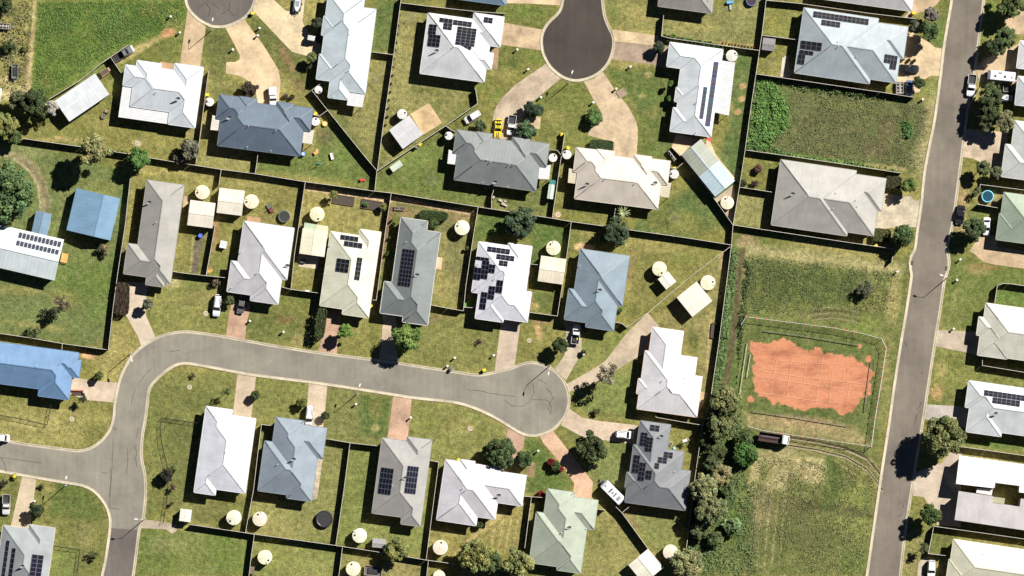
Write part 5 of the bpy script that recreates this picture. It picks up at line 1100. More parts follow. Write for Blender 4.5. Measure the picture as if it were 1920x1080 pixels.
for a in [
 ('. 182,283',27,PALEO,'pale olive tree with a big shadow, above the blue ribbed shed','gum',7.0),('. 262,299',18.5,BRG,'round bright green tree growing over the back fence','round',3.6),
 ('. 358,281',18,GREYG,'dark grey-green tree beside the back fence, right of the round bright one','dense',2.8),('. 338,296',13,GREYG,'small brownish bush leaning on the back fence','sparse',1.8),
 ('. 12,363',50,(.075,.125,.05),'huge dark green tree cut by the left edge','big',6.5),('. 68,197',27,DKG,'dark tree at the lower left corner of the green paddock','gum',5.0),('. 98,203',13,(.45,.43,.32),'small whitish-leaved tree touching the long diagonal shed','gum',3.2),
 ('. 14,236',23,OL,'olive tree at the left edge above the fence','gum',4.6),('. 38,190',18,(.10,.12,.06),'dark olive tree near the left edge paddock corner','gum',3.6),('. 30,258',12,MIDG,'small green tree at the start of the back fence','dense',3),('. 77,230',9,OL,'little pale bush on the dark shade below the diagonal shed','sparse',1.0),
 ('. 17,88',14,DKG,'round shrub in the rough ground at the left edge','sparse',1.4),('. 50,90',8,OL,'small thin bush by the dirt track, upper left','sparse',1),('. 5,5',20,DKG,'dark tree in the top left corner','gum',3.2),
 ('. 118,570',16,(.10,.085,.06),'sparse brown tree on the left lawn','sparse',4.0),('. 104,584',11,(.07,.085,.05),'lower dark limb tree beside the sparse brown tree','sparse',3.2),('. 62,622',14,MIDG,'dark shrub at the foot of the left lawn','sparse',1.2),
 ('. 195,468',13,(.17,.16,.08),'low brown-green bush below the blue ribbed shed','sparse',.9),('. 279,570',10,GREYG,'small dark tree on the curved paved driveway','dense',2.5),('. 432,563',9,MIDG,'green shrub between the two cars of the white-grey house','gum',2.0),
 ('. 648,621',13,(.13,.22,.05),'bright green tree beside the pink brick driveway','gum',3.4),('. 762,634',23.5,LIME,'lime green round tree in front of the long dark grey house','round',4.6),('. 1051,647',14,DKG,'dark tree beside the white utility driveway','dense',3.2),
 ('. 1139,701',23,(.19,.185,.12),'thin pale grey-green tree right of the bulb, with a dark shadow','sparse',5.6),('. 1110,838',27,(.062,.085,.035),'dark green spreading tree left of the white four-wheel drive','gum',3.0),('. 977,417',29,(.055,.085,.045),'large dark tree on the back fence of the dark green backyard','gum',3.6),
 ('. 1152,436',25,(.05,.075,.04),'dark tree beside the palm, behind the cream duplex','gum',3.4),('. 937,848',27,(.065,.10,.04),'large dark green tree between the bulb and the many-winged white house','big',3.2),('. 983,861',15,(.055,.085,.035),'smaller dark tree beside the short brick path to the bulb','dense',2.6),
 ('. 742,1030',22,OL,'olive tree beside the small grey garden shed','gum',3.4),('. 893,1042',30,OL,'broad olive tree in the dry yard at the bottom','big',4.6),('. 921,1050',22,MIDG,'darker green tree joined to the broad olive tree, bottom','gum',4.0),('. 972,1052',26,(.20,.225,.085),'pale yellow-green tree at the bottom, left of the sage green roof','gum',4.6),
 ('. 1289,1055',28,(.22,.24,.11),'pale olive tree beside the pinkish tank at the bottom','big',4.4),('. 1358,752',26,(.14,.16,.065),'olive tree at the top of the boundary tree line','big',4.4),('. 1350,800',23,(.12,.145,.06),'second olive tree down the boundary tree line','gum',4.2),('. 1322,826',12,MIDG,'small green bush where the boundary fence bends','dense',2),
 ('. 1350,890',21,(.20,.19,.09),'yellowish olive tree in the middle of the boundary tree line','gum',3.6),('. 1320,914',24,(.19,.215,.10),'pale olive tree beside the corner of the charcoal solar roof','big',4.8),('. 1330,955',28,(.14,.165,.075),'wide dark olive tree in the boundary tree line, low end','big',4.2),
 ('. 1345,850',16,(.07,.095,.035),'dark green shrub inside the boundary tree line','gum',2.4),('. 1396,850',21,(.055,.115,.03),'bright green bush left of the brown tray truck','dense',1.3),('. 1394,822',17,(.07,.10,.035),'darker green bush touching the bright bush by the brown truck','dense',1.3),
 ('. 1342,776',17,(.07,.09,.04),'dark green tree tucked behind the top of the boundary tree line','gum',3.2),('. 1371,790',14,(.13,.15,.06),'small olive tree on the field side of the boundary tree line','gum',2.8),('. 1335,870',16,(.075,.10,.045),'dark tree on the fence side of the boundary tree line','gum',3),('. 1362,915',13,(.10,.14,.055),'green scrubby tree facing the lower field','gum',2),
 ('. 1312,992',17,(.10,.13,.06),'scrubby olive tree at the foot of the boundary tree line','gum',2.6),('. 1340,1010',15,(.09,.125,.05),'low green scrub tree near the bottom of the drainage strip','dense',1.4),('. 1372,740',12,(.09,.11,.045),'narrow green tree north end of the boundary tree line','gum',2.4),
 ('. 1375,985',18,(.12,.19,.08),'pale green round bush in the lower field','shrub',1.1),('. 1622,541',18,(.10,.115,.07),'dark weedy bush in the long grass field','sparse',.8),
 ('. 1892,10',24,(.085,.12,.045),'bushy green tree in the top right corner','gum',4.4),('. 1884,72',19,(.08,.115,.045),'green tree above the right edge caravan driveway, upper of two','gum',4.2),('. 1866,88',17,(.055,.08,.035),'dark green tree above the right edge driveway, lower of two','gum',3.8),
 ('. 1745,29',14,(.15,.15,.13),'grey leaved tree beside the top east driveway','gum',3.2),('. 1741,60',17,(.065,.10,.04),'dark green tree with a big shadow, near the corner of the pale blue-grey house','dense',4.2),('. 1713,48',11,(.12,.13,.09),'small grey-olive tree against the pale blue-grey roof','sparse',2.4),
 ('. 1721,155',11,(.055,.085,.035),'dark tree beside the blue car','dense',2.6),('. 1856,180',23,(.065,.09,.04),'dark tree below the parked caravan','gum',4.6),('. 1880,228',19,(.15,.16,.085),'olive tree right of the dark row, at the corner of the pale roof','gum',4.4),
 ('. 1852,212',20,(.05,.07,.03),'darkest tree of the row below the caravan','gum',4.4),('. 1848,232',14,(.10,.115,.06),'small olive tree at the foot of the dark row','gum',3.4),('. 1841,316',14,(.085,.115,.05),'green tree on the verge above the round pool','gum',3.6),('. 1866,324',11,(.11,.13,.07),'small olive tree touching the pale right edge roof','gum',2.8),
 ('. 1702,348',14,(.10,.15,.045),'bright green tree beside the driveway of the wide taupe house','gum',3.6),('. 1830,360',9,(.12,.16,.07),'small pale green shrub left of the round pool','sparse',1.8),('. 1692,441',18,(.062,.10,.038),'dark green tree right of the hedge, south of the wide taupe house','dense',3.6),
 ('. 1825,430',20,(.07,.10,.045),'leaning dark tree left of the white sedan','gum',3.8),('. 1766,815',36,(.14,.165,.065),'biggest olive green tree, beside the east street','big',6.6),('. 1742,963',19,(.07,.105,.035),'dark green tree with yellow bin, beside the modern flat roofed house','dense',4.4),
 ('. 1731,1026',11,(.10,.12,.06),'small dark tree by the corner of the bottom right lawn','sparse',3),('. 469,169',15,(.06,.05,.035),'dark reddish shrub in front of the slate blue duplex','gum',1.8),('. 585,108',8.5,(.11,.14,.05),'small green shrub left of the ice-blue house','dense',2.6),('. 595,44',11,(.05,.065,.035),'dark shrub at the upper left of the ice-blue house','dense',2),
 ('. 579,124',8,DKG,'low dark shrub below the small green one, left of ice-blue house','sparse',1),('. 994,203',12,(.04,.065,.04),'dark bushy tree north of the white car, near the bulb driveway','dense',2.2),('. 1009,207',10,(.05,.08,.045),'dark tree joined to the bushy tree near the bulb driveway','dense',2),('. 986,245',17,(.055,.095,.045),'round dark green tree right of the white utility truck','round',1.8),
 ('. 901,236',11,(.07,.095,.05),'dark bush behind the white wagon','gum',2),('. 1114,221',14,(.07,.13,.04),'round green bush beside the curved sandy driveway','round',1.4),('. 1235,89',10,(.045,.06,.04),'dark small tree at the end of the two-tone driveway','dense',2.2),
 ('. 1256,158',6,BRG,'small green sapling left of the house with solar strips','shrub',2.2),('. 1254,186',5,BRG,'lower small green sapling left of the house with solar strips','shrub',1.6),('. 425,735',9,MIDG,'small tree with dark shadow, above the plain white roof','sparse',3),('. 479,741',8,DKG,'dark narrow shrub beside the plain driveway','dense',1.6),
 ('. 566,755',9.5,(.11,.13,.035),'green-yellow shrub left of the white wagon driveway','dense',1.6),('. 611,779',7,(.05,.07,.03),'dark shrub right of the white wagon','dense',1.6),('. 187,704',8,(.10,.12,.035),'green shrub by the bright blue house driveway','dense',1.8),('. 157,747',9,(.05,.06,.03),'dark shrub at the corner of the bright blue house','sparse',2.4),
 ('. 312,892',12,(.03,.03,.022),'dark round shrub on the curved wire fence','dense',1.5),('. 324,914',7,(.09,.06,.04),'small reddish shrub below the dark round one','sparse',1.2),('. 324,880',9,(.10,.115,.05),'thin green shrub at the bend of the wire fence','sparse',1),('. 322,944',5,(.07,.05,.04),'lowest small shrub on the wire fence','sparse',.8),
 ('. 69,956',13,(.045,.065,.03),'dark shrub beside the bottom left driveway','dense',2.2),('. 8,906',9,(.05,.05,.035),'dark shrub at the bottom left street corner','sparse',1.2),('. 28,893',6,(.08,.14,.03),'small bright shrub by the bottom left kerb','sparse',.7),('. 813,420',8.5,(.06,.09,.03),'small shrub below the long dark hedge','dense',1),
 ('. 1034,867',8,(.16,.02,.02),'shrub with red flowers between the two brick driveways','dense',1),('. 1041,874',9,(.045,.07,.025),'dark green half of the flowering shrub pair','dense',1),('. 1051,879',5.5,(.20,.03,.03),'small red bush right of the flowering shrub','dense',.8),('. 1015,927',6.5,(.15,.02,.02),'red bush at the corner of the sage green roof','dense',.8),
 ('. 1388,316',4,(.05,.03,.03),'tiny dark bush on the fence, left of the wide taupe roof','shrub',.6),('. 1421,317',7,(.10,.055,.045),'upper reddish bush in the small yard left of the wide taupe roof','dense',.9),('. 1415,344',6,(.08,.05,.045),'lower reddish bush in the small yard left of the wide taupe roof','dense',.8),('. 1393,343',6,(.05,.05,.03),'dark bush in the fence corner left of the wide taupe roof','dense',.8),
 ('. 626,366',8,(.17,.19,.06),'yellow-green bush at the left end of the garden beds','gum',2.2),('. 719,388',7,(.16,.18,.06),'yellow-green bush at the right end of the garden beds','gum',1.6),('. 685,383',5,(.08,.15,.05),'low green plant in the right garden bed','shrub',.4),
 ('. 1096,612',5,(.08,.10,.05),'low shrub beside the white utility truck','dense',.7),('. 1094,661',5,(.05,.06,.035),'tiny dark shrub at the bend of the white utility driveway','dense',.8),('. 405,530',9,(.13,.10,.07),'dry flowering shrub beside the front fence','sparse',1),('. 1065,436',0.1,(.1,.1,.05),'x','shrub',.1),
 ('. 876,465',4,MIDG,'tiny plant on the side fence of the long dark grey house','shrub',1.0),('. 880,476',4,DKG,'second tiny plant on the side fence of the long dark grey house','shrub',.9),('. 547,182',5,(.05,.05,.03),'small dark plant east of the parked box utility','shrub',.7),('. 535,180',5,(.09,.07,.05),'tiny shrub on the slate blue duplex garden bed','shrub',.6),
 ('. 1118,873',4,(.05,.06,.03),'tiny plant left of the charcoal solar house lawn','shrub',.4),('. 1278,833',6,(.12,.16,.06),'small garden plant right of the charcoal solar roof','sparse',.5),('. 80,700',0.1,(.1,.1,.1),'x','shrub',.1),('. 898,641',6,(.09,.06,.04),'small brown shrub on the street lawn, left of the concrete driveway','sparse',.5),
 ('. 1162,757',0.1,(.1,.1,.1),'x','shrub',.1),('. 1119,771',8,(.08,.09,.04),'small dark bush on the lawn below the pale grey-green tree','sparse',.9),('. 176,1040',10,(.07,.10,.04),'small tree on the bottom left lawn','sparse',1.4),('. 78,912',6,(.07,.075,.03),'small plant beside the bottom left driveway top','sparse',.6),
 ('. 700,55',0.1,(.1,.1,.1),'x','shrub',.1),('. 362,704',5,(.06,.035,.03),'tiny dark sapling on the island lawn','sparse',.8),('. 540,900',0.1,(.1,.1,.1),'x','shrub',.1),('. 899,982',7,(.045,.07,.03),'small dark shrub under the eave of the many-winged white house','dense',1.2),('. 1162,581',5,(.08,.15,.04),'small green plant right of the steel blue-grey roof','shrub',.8),
]:
    if a[5-2] == 'x' or a[3] == 'x': continue
    tree(*a[:4], kind=a[4], hc=a[5])
for s, rx, ry, h, rot, col, lb in [('. 229.5,560',13,29,1.7,-2,PUR,'tall brownish hedge along the curved paved driveway'),('. 602,606',9,27,2.8,-8,(.06,.085,.035),'tall narrow dark hedge beside the pink brick driveway'),('. 813,404',25,8,1.3,-5,(.045,.075,.025),'long dark hedge behind the long dark grey house'),('. 1128,272',21,9,1.2,-3,(.05,.085,.035),'dark clipped hedge at the cream duplex door'),
   ('. 1674,342',15,11,1.5,-3,(.06,.062,.03),'rounded dark olive hedge north of the wide taupe house driveway'),('. 1653,441',16,12,1.5,-5,(.085,.10,.035),'rounded dark olive hedge south of the wide taupe house driveway')]:
    x, y = PM(s)[0]; root = empty('hedge', (x, y, 0), math.radians(rot)); tag(root, lb, 'hedge', 'clipped hedges'); c = bpy.data.objects.new('foliage', PR['hedge'][0]); COL.objects.link(c); c.parent = root
    c.scale = (rx*S, ry*S, h/2); c.location = (0,0,h/2); c.color = (*col, 1)
ORD = ['leftmost','second','third','fourth','fifth','sixth','seventh','eighth','ninth','tenth','eleventh','twelfth','thirteenth','last']
def copyrow(label, pts, r, col, h, group, kind='shrub', first='leftmost'):
    n = len(pts)
    for i, p in enumerate(pts):
        x, y = W2(*p); R_ = random.Random(i+len(label)); root = empty('shrub', (x, y, 0), R_.random()*6)
        tag(root, (first if i == 0 else 'last' if i == n-1 else ORD[i])+' '+label, 'shrub', group)
        c = bpy.data.objects.new('foliage', PR[kind][0]); COL.objects.link(c); c.parent = root; q = r*S*(.75+.5*R_.random()); c.scale = (q, q, h*.6); c.location = (0,0,h*.5); c.color = (*[v*(.8+.4*R_.random())*1.3 for v in col], 1)
copyrow('green shrub in the row above the white roof with thin solar strips', [(1247+i*8.2, 68+i*1.5+(i % 2)) for i in range(14)], 6.5, (.08,.12,.04), 1.7, 'shrub row above the white roof')
copyrow('small plant down the side fence left of the six-block solar house', [(747-i*1.9, 48+i*15.5) for i in range(13)], 2.6, (.06,.08,.03), .7, 'plants along the side fence', first='topmost')
copyrow('small shrub on the back fence, left of the round bright green tree', [(212+i*9, 283+i*1.6) for i in range(6)], 3.4, (.08,.10,.04), .8, 'shrubs on the back fence')
copyrow('small sapling down the dirt strip left of the dark grey house', [(738,420),(735,414),(731,446),(728,474),(724,478)], 4, (.07,.10,.035), 1.1, 'saplings in the dirt strip', first='topmost')
copyrow('low plant on the garden strip below the shrub row', [(1356+i*6, 80+i*.9) for i in range(11)], 2.4, (.17,.13,.05), .4, 'low plants on the garden strip')
# palm
x, y = PM('J 533,572')[0]; root = empty('palm_tree', (x, y, 0)); tag(root, 'pale spiky palm behind the cream duplex', 'palm tree')
MB().tube([(0,0,0),(.05,0,1.6),(0,.05,2.6)], [.16,.12,.1], 8).build('trunk', BARK, root)
for k in range(16):
    t = k*2.399; L = 1.5+.3*random.random(); f = MB(); pr = None
    for j in range(6):
        u = j/5; r_ = L*u; z = 2.6+.55*math.sin(u*2.4)-.5*u*u; wd = .13*(1-u)+.02; c = Vector((r_*math.cos(t), r_*math.sin(t), z)); n_ = Vector((-math.sin(t), math.cos(t), 0))*wd
        if pr: f.quad(pr[0], pr[1], c+n_, c-n_)
        pr = (c-n_, c+n_)
    f.build('frond', flat('palm_frond', (.26,.30,.14)), root)
# ---- weeds: uncountable ground cover
def pnoise(p, scale, seed):
    T = np.random.RandomState(seed).rand(64, 64); u = p[:,0]/scale; v = p[:,1]/scale; iu = np.floor(u).astype(int); iv = np.floor(v).astype(int)
    fu = u-iu; fv = v-iv; fu = fu*fu*(3-2*fu); fv = fv*fv*(3-2*fv); g = lambda a, b: T[a % 64, b % 64]
    return (g(iu,iv)*(1-fu)+g(iu+1,iv)*fu)*(1-fv)+(g(iu,iv+1)*(1-fu)+g(iu+1,iv+1)*fu)*fv
def scatter(label, name, polys, size, hgt):
    R = np.random.RandomState(len(label)); QQ = []; CL = []
    for s, n, col, sz in polys:
        P = PX(s); xs = [p[0] for p in P]; ys = [p[1] for p in P]; pts = np.stack([R.uniform(min(xs), max(xs), n*3), R.uniform(min(ys), max(ys), n*3)], 1)
        c = np.zeros(len(pts), bool)
        for i in range(len(P)):
            (xa, ya), (xb, yb) = P[i], P[(i+1) % len(P)]
            if ya == yb: continue
            c ^= ((ya > pts[:,1]) != (yb > pts[:,1])) & (pts[:,0] < (xb-xa)*(pts[:,1]-ya)/(yb-ya)+xa)
        pts = pts[c][:n]; wv = np.clip((pnoise(pts, 16, 3)*.5+pnoise(pts, 7, 5)*.3+pnoise(pts, 40, 8)*.3-.28)*2.2, 0, 1)
        dd = np.full(len(pts), 1e9)
        for i in range(len(P)): dd = np.minimum(dd, segd(pts[:,0], pts[:,1], P[i], P[(i+1) % len(P)]))
        keep = R.rand(len(pts)) < (.12+.88*wv)*np.clip(dd/9, 0, 1); pts = pts[keep]; wv = wv[keep]; m = len(pts)
        X = np.stack([(pts[:,0]-960)*S, (540-pts[:,1])*S, (.06+wv*hgt*.7*R.rand(m))], 1); N = R.normal(size=(m,3)); N[:,2] = abs(N[:,2])+.8
        QQ.append(quads_at(X, N, sz*.85*(.5+R.rand(m)), R)); b_ = (.6+.75*R.rand(m))*(.8+.35*wv); CL.append(np.array(col)[None]*b_[:,None]*(1+.2*(R.rand(m,3)-.5)))
    me = leaf_mesh(name, np.concatenate(QQ), np.concatenate(CL)); o = bpy.data.objects.new(name, me); COL.objects.link(o); o.color = (1,1,1,1); tag(o, label, name.replace('_', ' '), None, 'stuff')
scatter('bright green tall weeds piled along the fences of the overgrown vacant lot', 'tall_weeds', [('. 1416,142 1450,150 1482,200 1480,240 1455,262 1440,285 1398,282 1408,210', 7000, (.13,.235,.065), .24), ('. 1400,262 1500,290 1600,302 1690,318 1690,324 1500,295 1396,281', 4500, (.11,.20,.06), .24), ('. 1440,146 1540,160 1640,172 1712,184 1740,190 1660,190 1540,175 1470,165', 3000, (.10,.15,.05), .22), ('. 1690,225 1712,228 1712,262 1690,258', 700, (.08,.16,.05), .22)], .3, 1.1)
scatter('mottled rough grass covering the overgrown vacant lot', 'rough_grass', [('. 1440,165 1712,190 1745,200 1732,325 1400,282', 7000, (.12,.13,.065), .12), ('. 1440,165 1712,190 1745,200 1732,325 1400,282', 4000, (.18,.19,.10), .11)], .2, .35)
scatter('overgrown green weeds in the drainage strip beside the boundary fence', 'drain_weeds', [('. 1371,462 1386,470 1372,600 1350,740 1330,770 1345,640', 9000, (.13,.20,.075), .25), ('. 1396,480 1412,500 1398,600 1392,660 1380,740 1384,600', 4000, (.085,.115,.045), .2), ('. 1322,780 1390,740 1400,880 1360,1000 1300,1080 1286,1040 1310,860', 11000, (.13,.18,.075), .22), ('. 1360,880 1420,900 1420,1080 1310,1080', 6000, (.13,.19,.075), .16)], .3, .8)
scatter('dark rough grass in the long field north of the clay pad', 'field_grass', [('. 1400,475 1680,505 1670,570 1600,590 1395,590', 9000, (.10,.13,.052), .12), ('. 1400,475 1690,505 1680,600 1395,595', 5000, (.18,.19,.10), .11)], .2, .3)
scatter('mixed green and straw grass in the lower field below the truck', 'meadow_grass', [('. 1410,850 1650,870 1620,1080 1400,1080', 9000, (.11,.135,.05), .12), ('. 1410,850 1650,870 1620,1080 1400,1080', 7000, (.26,.24,.13), .11)], .2, .3)
scatter('rough weeds and straw at the top left edge', 'rough_weeds', [('. 0,0 64,0 52,190 0,190', 2200, (.15,.17,.07), .2), ('. 0,0 64,0 52,190 0,190', 1200, (.30,.26,.16), .16)], .2, .5)
scatter('lush green pasture grass in the upper left paddock', 'pasture_grass', [('. 72,0 345,0 345,45 320,60 240,80 95,180 62,185', 11000, (.10,.185,.05), .13), ('. 72,0 345,0 345,45 320,60 240,80 95,180 62,185', 5000, (.17,.25,.08), .11)], .2, .3)
# ================================================================ VEHICLES
PAINT = objcol('car_paint', .28, .6); GLASS = glassy('car_glass', (0.01,0.012,0.016), .08); TYRE = flat('tyre', (.02,.02,.02), .8); RIM = flat('rim', (.45,.45,.46), .3, .8)
HL = flat('headlight', (.7,.7,.68), .1); TLm = flat('tail_light', (.45,.02,.02), .2); BLACKP = flat('black_plastic', (.025,.025,.027), .6); MET = flat('steel_grey', (.4,.4,.4), .4, .6)
def loft(secs, closed=True):
    """secs: (x, halfwidth, z0, z1) stations with rounded shoulders"""
    mb = MB(); k = 8
    for x, hw, z0, z1 in secs:
        sh = min(.12, (z1-z0)*.3)
        for y, z in ((-hw*.96,z0),(-hw,z0+sh),(-hw,z1-sh),(-hw*.9,z1),(hw*.9,z1),(hw,z1-sh),(hw,z0+sh),(hw*.96,z0)): mb.v.append((x,y,z))
    for i in range(len(secs)-1):
        for j in range(k): a = i*k+j; b_ = i*k+(j+1) % k; mb.f.append((a, b_, b_+k, a+k))
    mb.f.append(tuple(range(k))[::-1]); mb.f.append(tuple(range((len(secs)-1)*k, len(secs)*k))); return mb
def paintobj(mb, name, col, root, smooth=False):
    o = mb.build(name, PAINT, root, smooth); o.color = (*col, 1); return o
def wheel(root, x, y, r=.33, wd=.22, par=None):
    o = MB().lathe([(r*.55,-wd/2),(r*.95,-wd/2),(r,-wd*.3),(r,wd*.3),(r*.95,wd/2),(r*.55,wd/2)], 18).build('wheel', TYRE, root); o.location = (x,y,r); o.rotation_euler = (math.pi/2,0,0)
    MB().lathe([(.02,-wd*.4),(r*.56,-wd*.42),(r*.56,wd*.42),(.02,wd*.4)], 14).build('rim', RIM, o)
def greenhouse(root, x0b, x1b, x0t, x1t, wb, wt, zb, zt, col, roofcol=None, sideglass=True, skylights=0):
    m = MB(); m.v = [(x0b,-wb,zb),(x1b,-wb,zb),(x1b,wb,zb),(x0b,wb,zb),(x0t,-wt,zt),(x1t,-wt,zt),(x1t,wt,zt),(x0t,wt,zt)]
    m.f = [(0,1,5,4),(1,2,6,5),(2,3,7,6),(3,0,4,7)]; paintobj(m, 'pillars', col, root)
    cx = (x0t+x1t)/2; rp = loft([(x0t-.02,wt*.9,zt-.02,zt+.03),(x0t+.12,wt,zt-.02,zt+.06),(x1t-.12,wt,zt-.02,zt+.06),(x1t+.02,wt*.9,zt-.02,zt+.03)]); paintobj(rp, 'car_roof', roofcol or col, root)
    V = [Vector(v) for v in m.v]
    def pane(name, a, b_, c, d, off, ins=.08):
        cen = (a+b_+c+d)/4; q = [p+(cen-p).normalized()*ins+off for p in (a, b_, c, d)]; MB().quad(*q).build(name, GLASS, root)
    pane('windshield', V[1],V[2],V[6],V[5], Vector((.015,0,.01))); pane('rear_window', V[3],V[0],V[4],V[7], Vector((-.015,0,.01)))
    if sideglass: pane('side_window', V[0],V[1],V[5],V[4], Vector((0,-.015,.006)), .1); pane('side_window', V[2],V[3],V[7],V[6], Vector((0,.015,.006)), .1)
def car(s, hd, Lpx, col, label, kind='sedan', Wd=1.8, name=None, cat='car', group='parked cars', roofcol=None, stripes_=False, tray=(.03,.03,.032)):
    x, y = PM(s)[0]; L = Lpx*S*.97; root = empty(name or 'parked_car', (x, y, .015), math.atan2(-hd[1], hd[0])); tag(root, label, cat, group); w_ = Wd/2; h = L/2
    z0, zb = .28, {'sedan':.88,'suv':1.0,'ute':.98,'van':1.02,'sport':.78}[kind]; zt = {'sedan':1.42,'suv':1.72,'ute':1.68,'van':1.9,'sport':1.12}[kind]
    if kind == 'ute':
        paintobj(loft([(-.08*h,w_*.97,z0,zb),(h*.2,w_,z0,zb),(h*.55,w_*.98,z0,zb-.02),(h*.86,w_*.93,z0,zb-.12),(h*.97,w_*.82,z0+.05,zb-.24),(h,w_*.7,z0+.12,zb-.4)]), 'body', col, root)
        greenhouse(root, -.10*h, .46*h, -.04*h, .22*h, w_*.88, w_*.74, zb-.02, zt, col)
        tb = MB(); tl = (-.13*h+h); tb.box((-.565*h, 0, .62), (.87*h, w_*1.8, .12)); bm_ = tb.build('tray_floor', flat('tray_%d'%(tray[0]*99), tray, .6), root)
        sd = MB()
        for c, d in (((-.565*h,-w_*.93,.86),(.87*h,.07,.42)),((-.565*h,w_*.93,.86),(.87*h,.07,.42)),((-.985*h,0,.86),(.06,w_*1.86,.42)),((-.14*h,0,.95),(.05,w_*1.86,.6))): sd.box(c, d)
        paintobj(sd, 'tray_side', col, root)
    else:
        n_ = .03
        paintobj(loft([(-h,w_*.72,z0+.1,zb-.18),(-h*.95,w_*.88,z0,zb-.06),(-h*.7,w_*.97,z0,zb),(-h*.1,w_,z0,zb),(h*.35,w_*.99,z0,zb-.01),(h*.75,w_*.95,z0,zb-.09),(h*.93,w_*.84,z0,zb-.2),(h,w_*.66,z0+.08,zb-.34)]), 'body', col, root)
        g = {'sedan':(-.70,.46,-.42,.12),'suv':(-.93,.46,-.84,.16),'van':(-.96,.62,-.92,.34),'sport':(-.55,.30,-.30,-.02)}[kind]
        greenhouse(root, g[0]*h, g[1]*h, g[2]*h, g[3]*h, w_*.9, w_*.74, zb-.03, zt, col, roofcol)
    for sy in (-1, 1):
        for sx in (-.60, .62): wheel(root, sx*h, sy*(w_-.1))
        MB().box((h*.93, sy*w_*.6, zb-.30), (.14,.34,.14)).build('headlight', HL, root); MB().box((-h*.97, sy*w_*.7, zb-.18), (.10,.26,.16)).build('tail_light', TLm, root)
        MB().box(((.34 if kind != 'sport' else .2)*h, sy*(w_+.09), zb+.02), (.14,.18,.13)).build('mirror', BLACKP, root)
    if stripes_:
        st_ = MB()
        for sy in (-.2, .2):
            st_.box((.66*h, sy, zb-.035), (.52*h,.16,.03)); st_.box((-.76*h, sy, zb+.005), (.34*h,.16,.03)); st_.box((-.16*h, sy, zt+.065), (.30*h,.16,.02))
        st_.box((-.85*h,0,zb+.10),(.2,w_*1.7,.04)); st_.build('racing_stripe', BLACKP, root)
    if kind in ('suv','van') and Lpx > 36: 
        rr = MB(); 
        for sy in (-.55,.55): rr.beam((-.7*h,sy*w_,zt+.12),(0,sy*w_,zt+.12),.04,.04)
        rr.build('roof_rack', BLACKP, root)
    return root
WH=(.75,.76,.78); BK=(.018,.02,.022)
car('A 835,362', (148,-84), 44, (.16,.17,.18), 'dark grey utility truck parked along the paddock fence', 'ute', name='utility_truck', cat='utility truck', tray=(.02,.02,.02))
t = car('B 475,652', (1,18), 37, WH, 'white utility with a pale box tray, in front of the slate blue duplex', 'ute', name='utility_truck', cat='utility truck', tray=(.5,.5,.52)); paintobj(MB().box((-1.25,0,1.05),(1.85,1.65,.75)), 'tray_box', (.62,.65,.68), t)
car('B 750,262', (40,8), 27, (.03,.03,.035), 'small black open buggy beside the ice-blue house', 'suv', 1.5, roofcol=(.55,.55,.56))
car('C 668,790', (-100,62), 34, WH, 'white wagon parked on grass beside the diagonal fence', 'suv', 1.75)
car('C 842,868', (-6,100), 37, (.78,.62,.04), 'yellow sports car with black stripes beside the charcoal duplex', 'sport', 1.8, stripes_=True)
car('C 932,846', (-14,100), 39, WH, 'white utility truck with dark tray, right of the yellow sports car', 'ute', 1.85, name='utility_truck', cat='utility truck')
car('F 400,620', (60,3), 40, BK, 'black sedan beside three pot plants on the top east driveway', 'sedan', 1.85)
car('F 408,792', (-3,60), 29, (.08,.15,.32), 'blue hatchback under the dark tree, top east driveway', 'sedan', 1.75, roofcol=(.10,.19,.38))
car('F 965,770', (-8,60), 43, WH, 'white dual cab utility parked on the east street', 'ute', 1.9, name='utility_truck', cat='utility truck')
car('L 865,975', (-8,60), 38, BK, 'black hatchback parked on the verge near the round pool', 'sedan', 1.9)
car('M 1102,118', (-2,60), 35, WH, 'white sedan at the pale green house, right edge', 'sedan', 1.75)
car('O 243,262', (-10,80), 43, (.66,.70,.74), 'white wagon with blue tinted glass, left of the small green shrub', 'suv', 1.75)
car('O 407,258', (-16,80), 35, (.12,.115,.11), 'dark grey car at the top of the left pink driveway', 'sedan', 1.7)
t = car('Q 216,600', (10,-80), 38, WH, 'white utility with gear in its tray, at the steel blue-grey house', 'ute', 1.85, name='utility_truck', cat='utility truck'); MB().box((-1.5,.1,.95),(.5,.9,.4)).build('tool_box', BLACKP, t); MB().box((-1.0,-.4,.9),(.4,.3,.3)).build('yellow_case', flat('yellow_plastic', (.6,.5,.05)), t)
car('O 865,1002', (-8,80), 38, WH, 'white wagon at the top of the steel blue roofed house driveway', 'van', 1.75)
car('W 545,270', (60,4), 37, WH, 'white four-wheel drive at the charcoal roofed solar house', 'suv', 1.85)
car('T 18,147', (60,4), 28, WH, 'white car cut off by the left edge, on the street', 'van', 1.75)
car('T 44,598', (-3,80), 39, (.6,.6,.62), 'white utility with a black tray at the bottom left', 'ute', 1.8, name='utility_truck', cat='utility truck')
car('Z 806,745', (-4,60), 34, WH, 'white car in the bottom right driveway beside the gravel path', 'suv', 1.8)
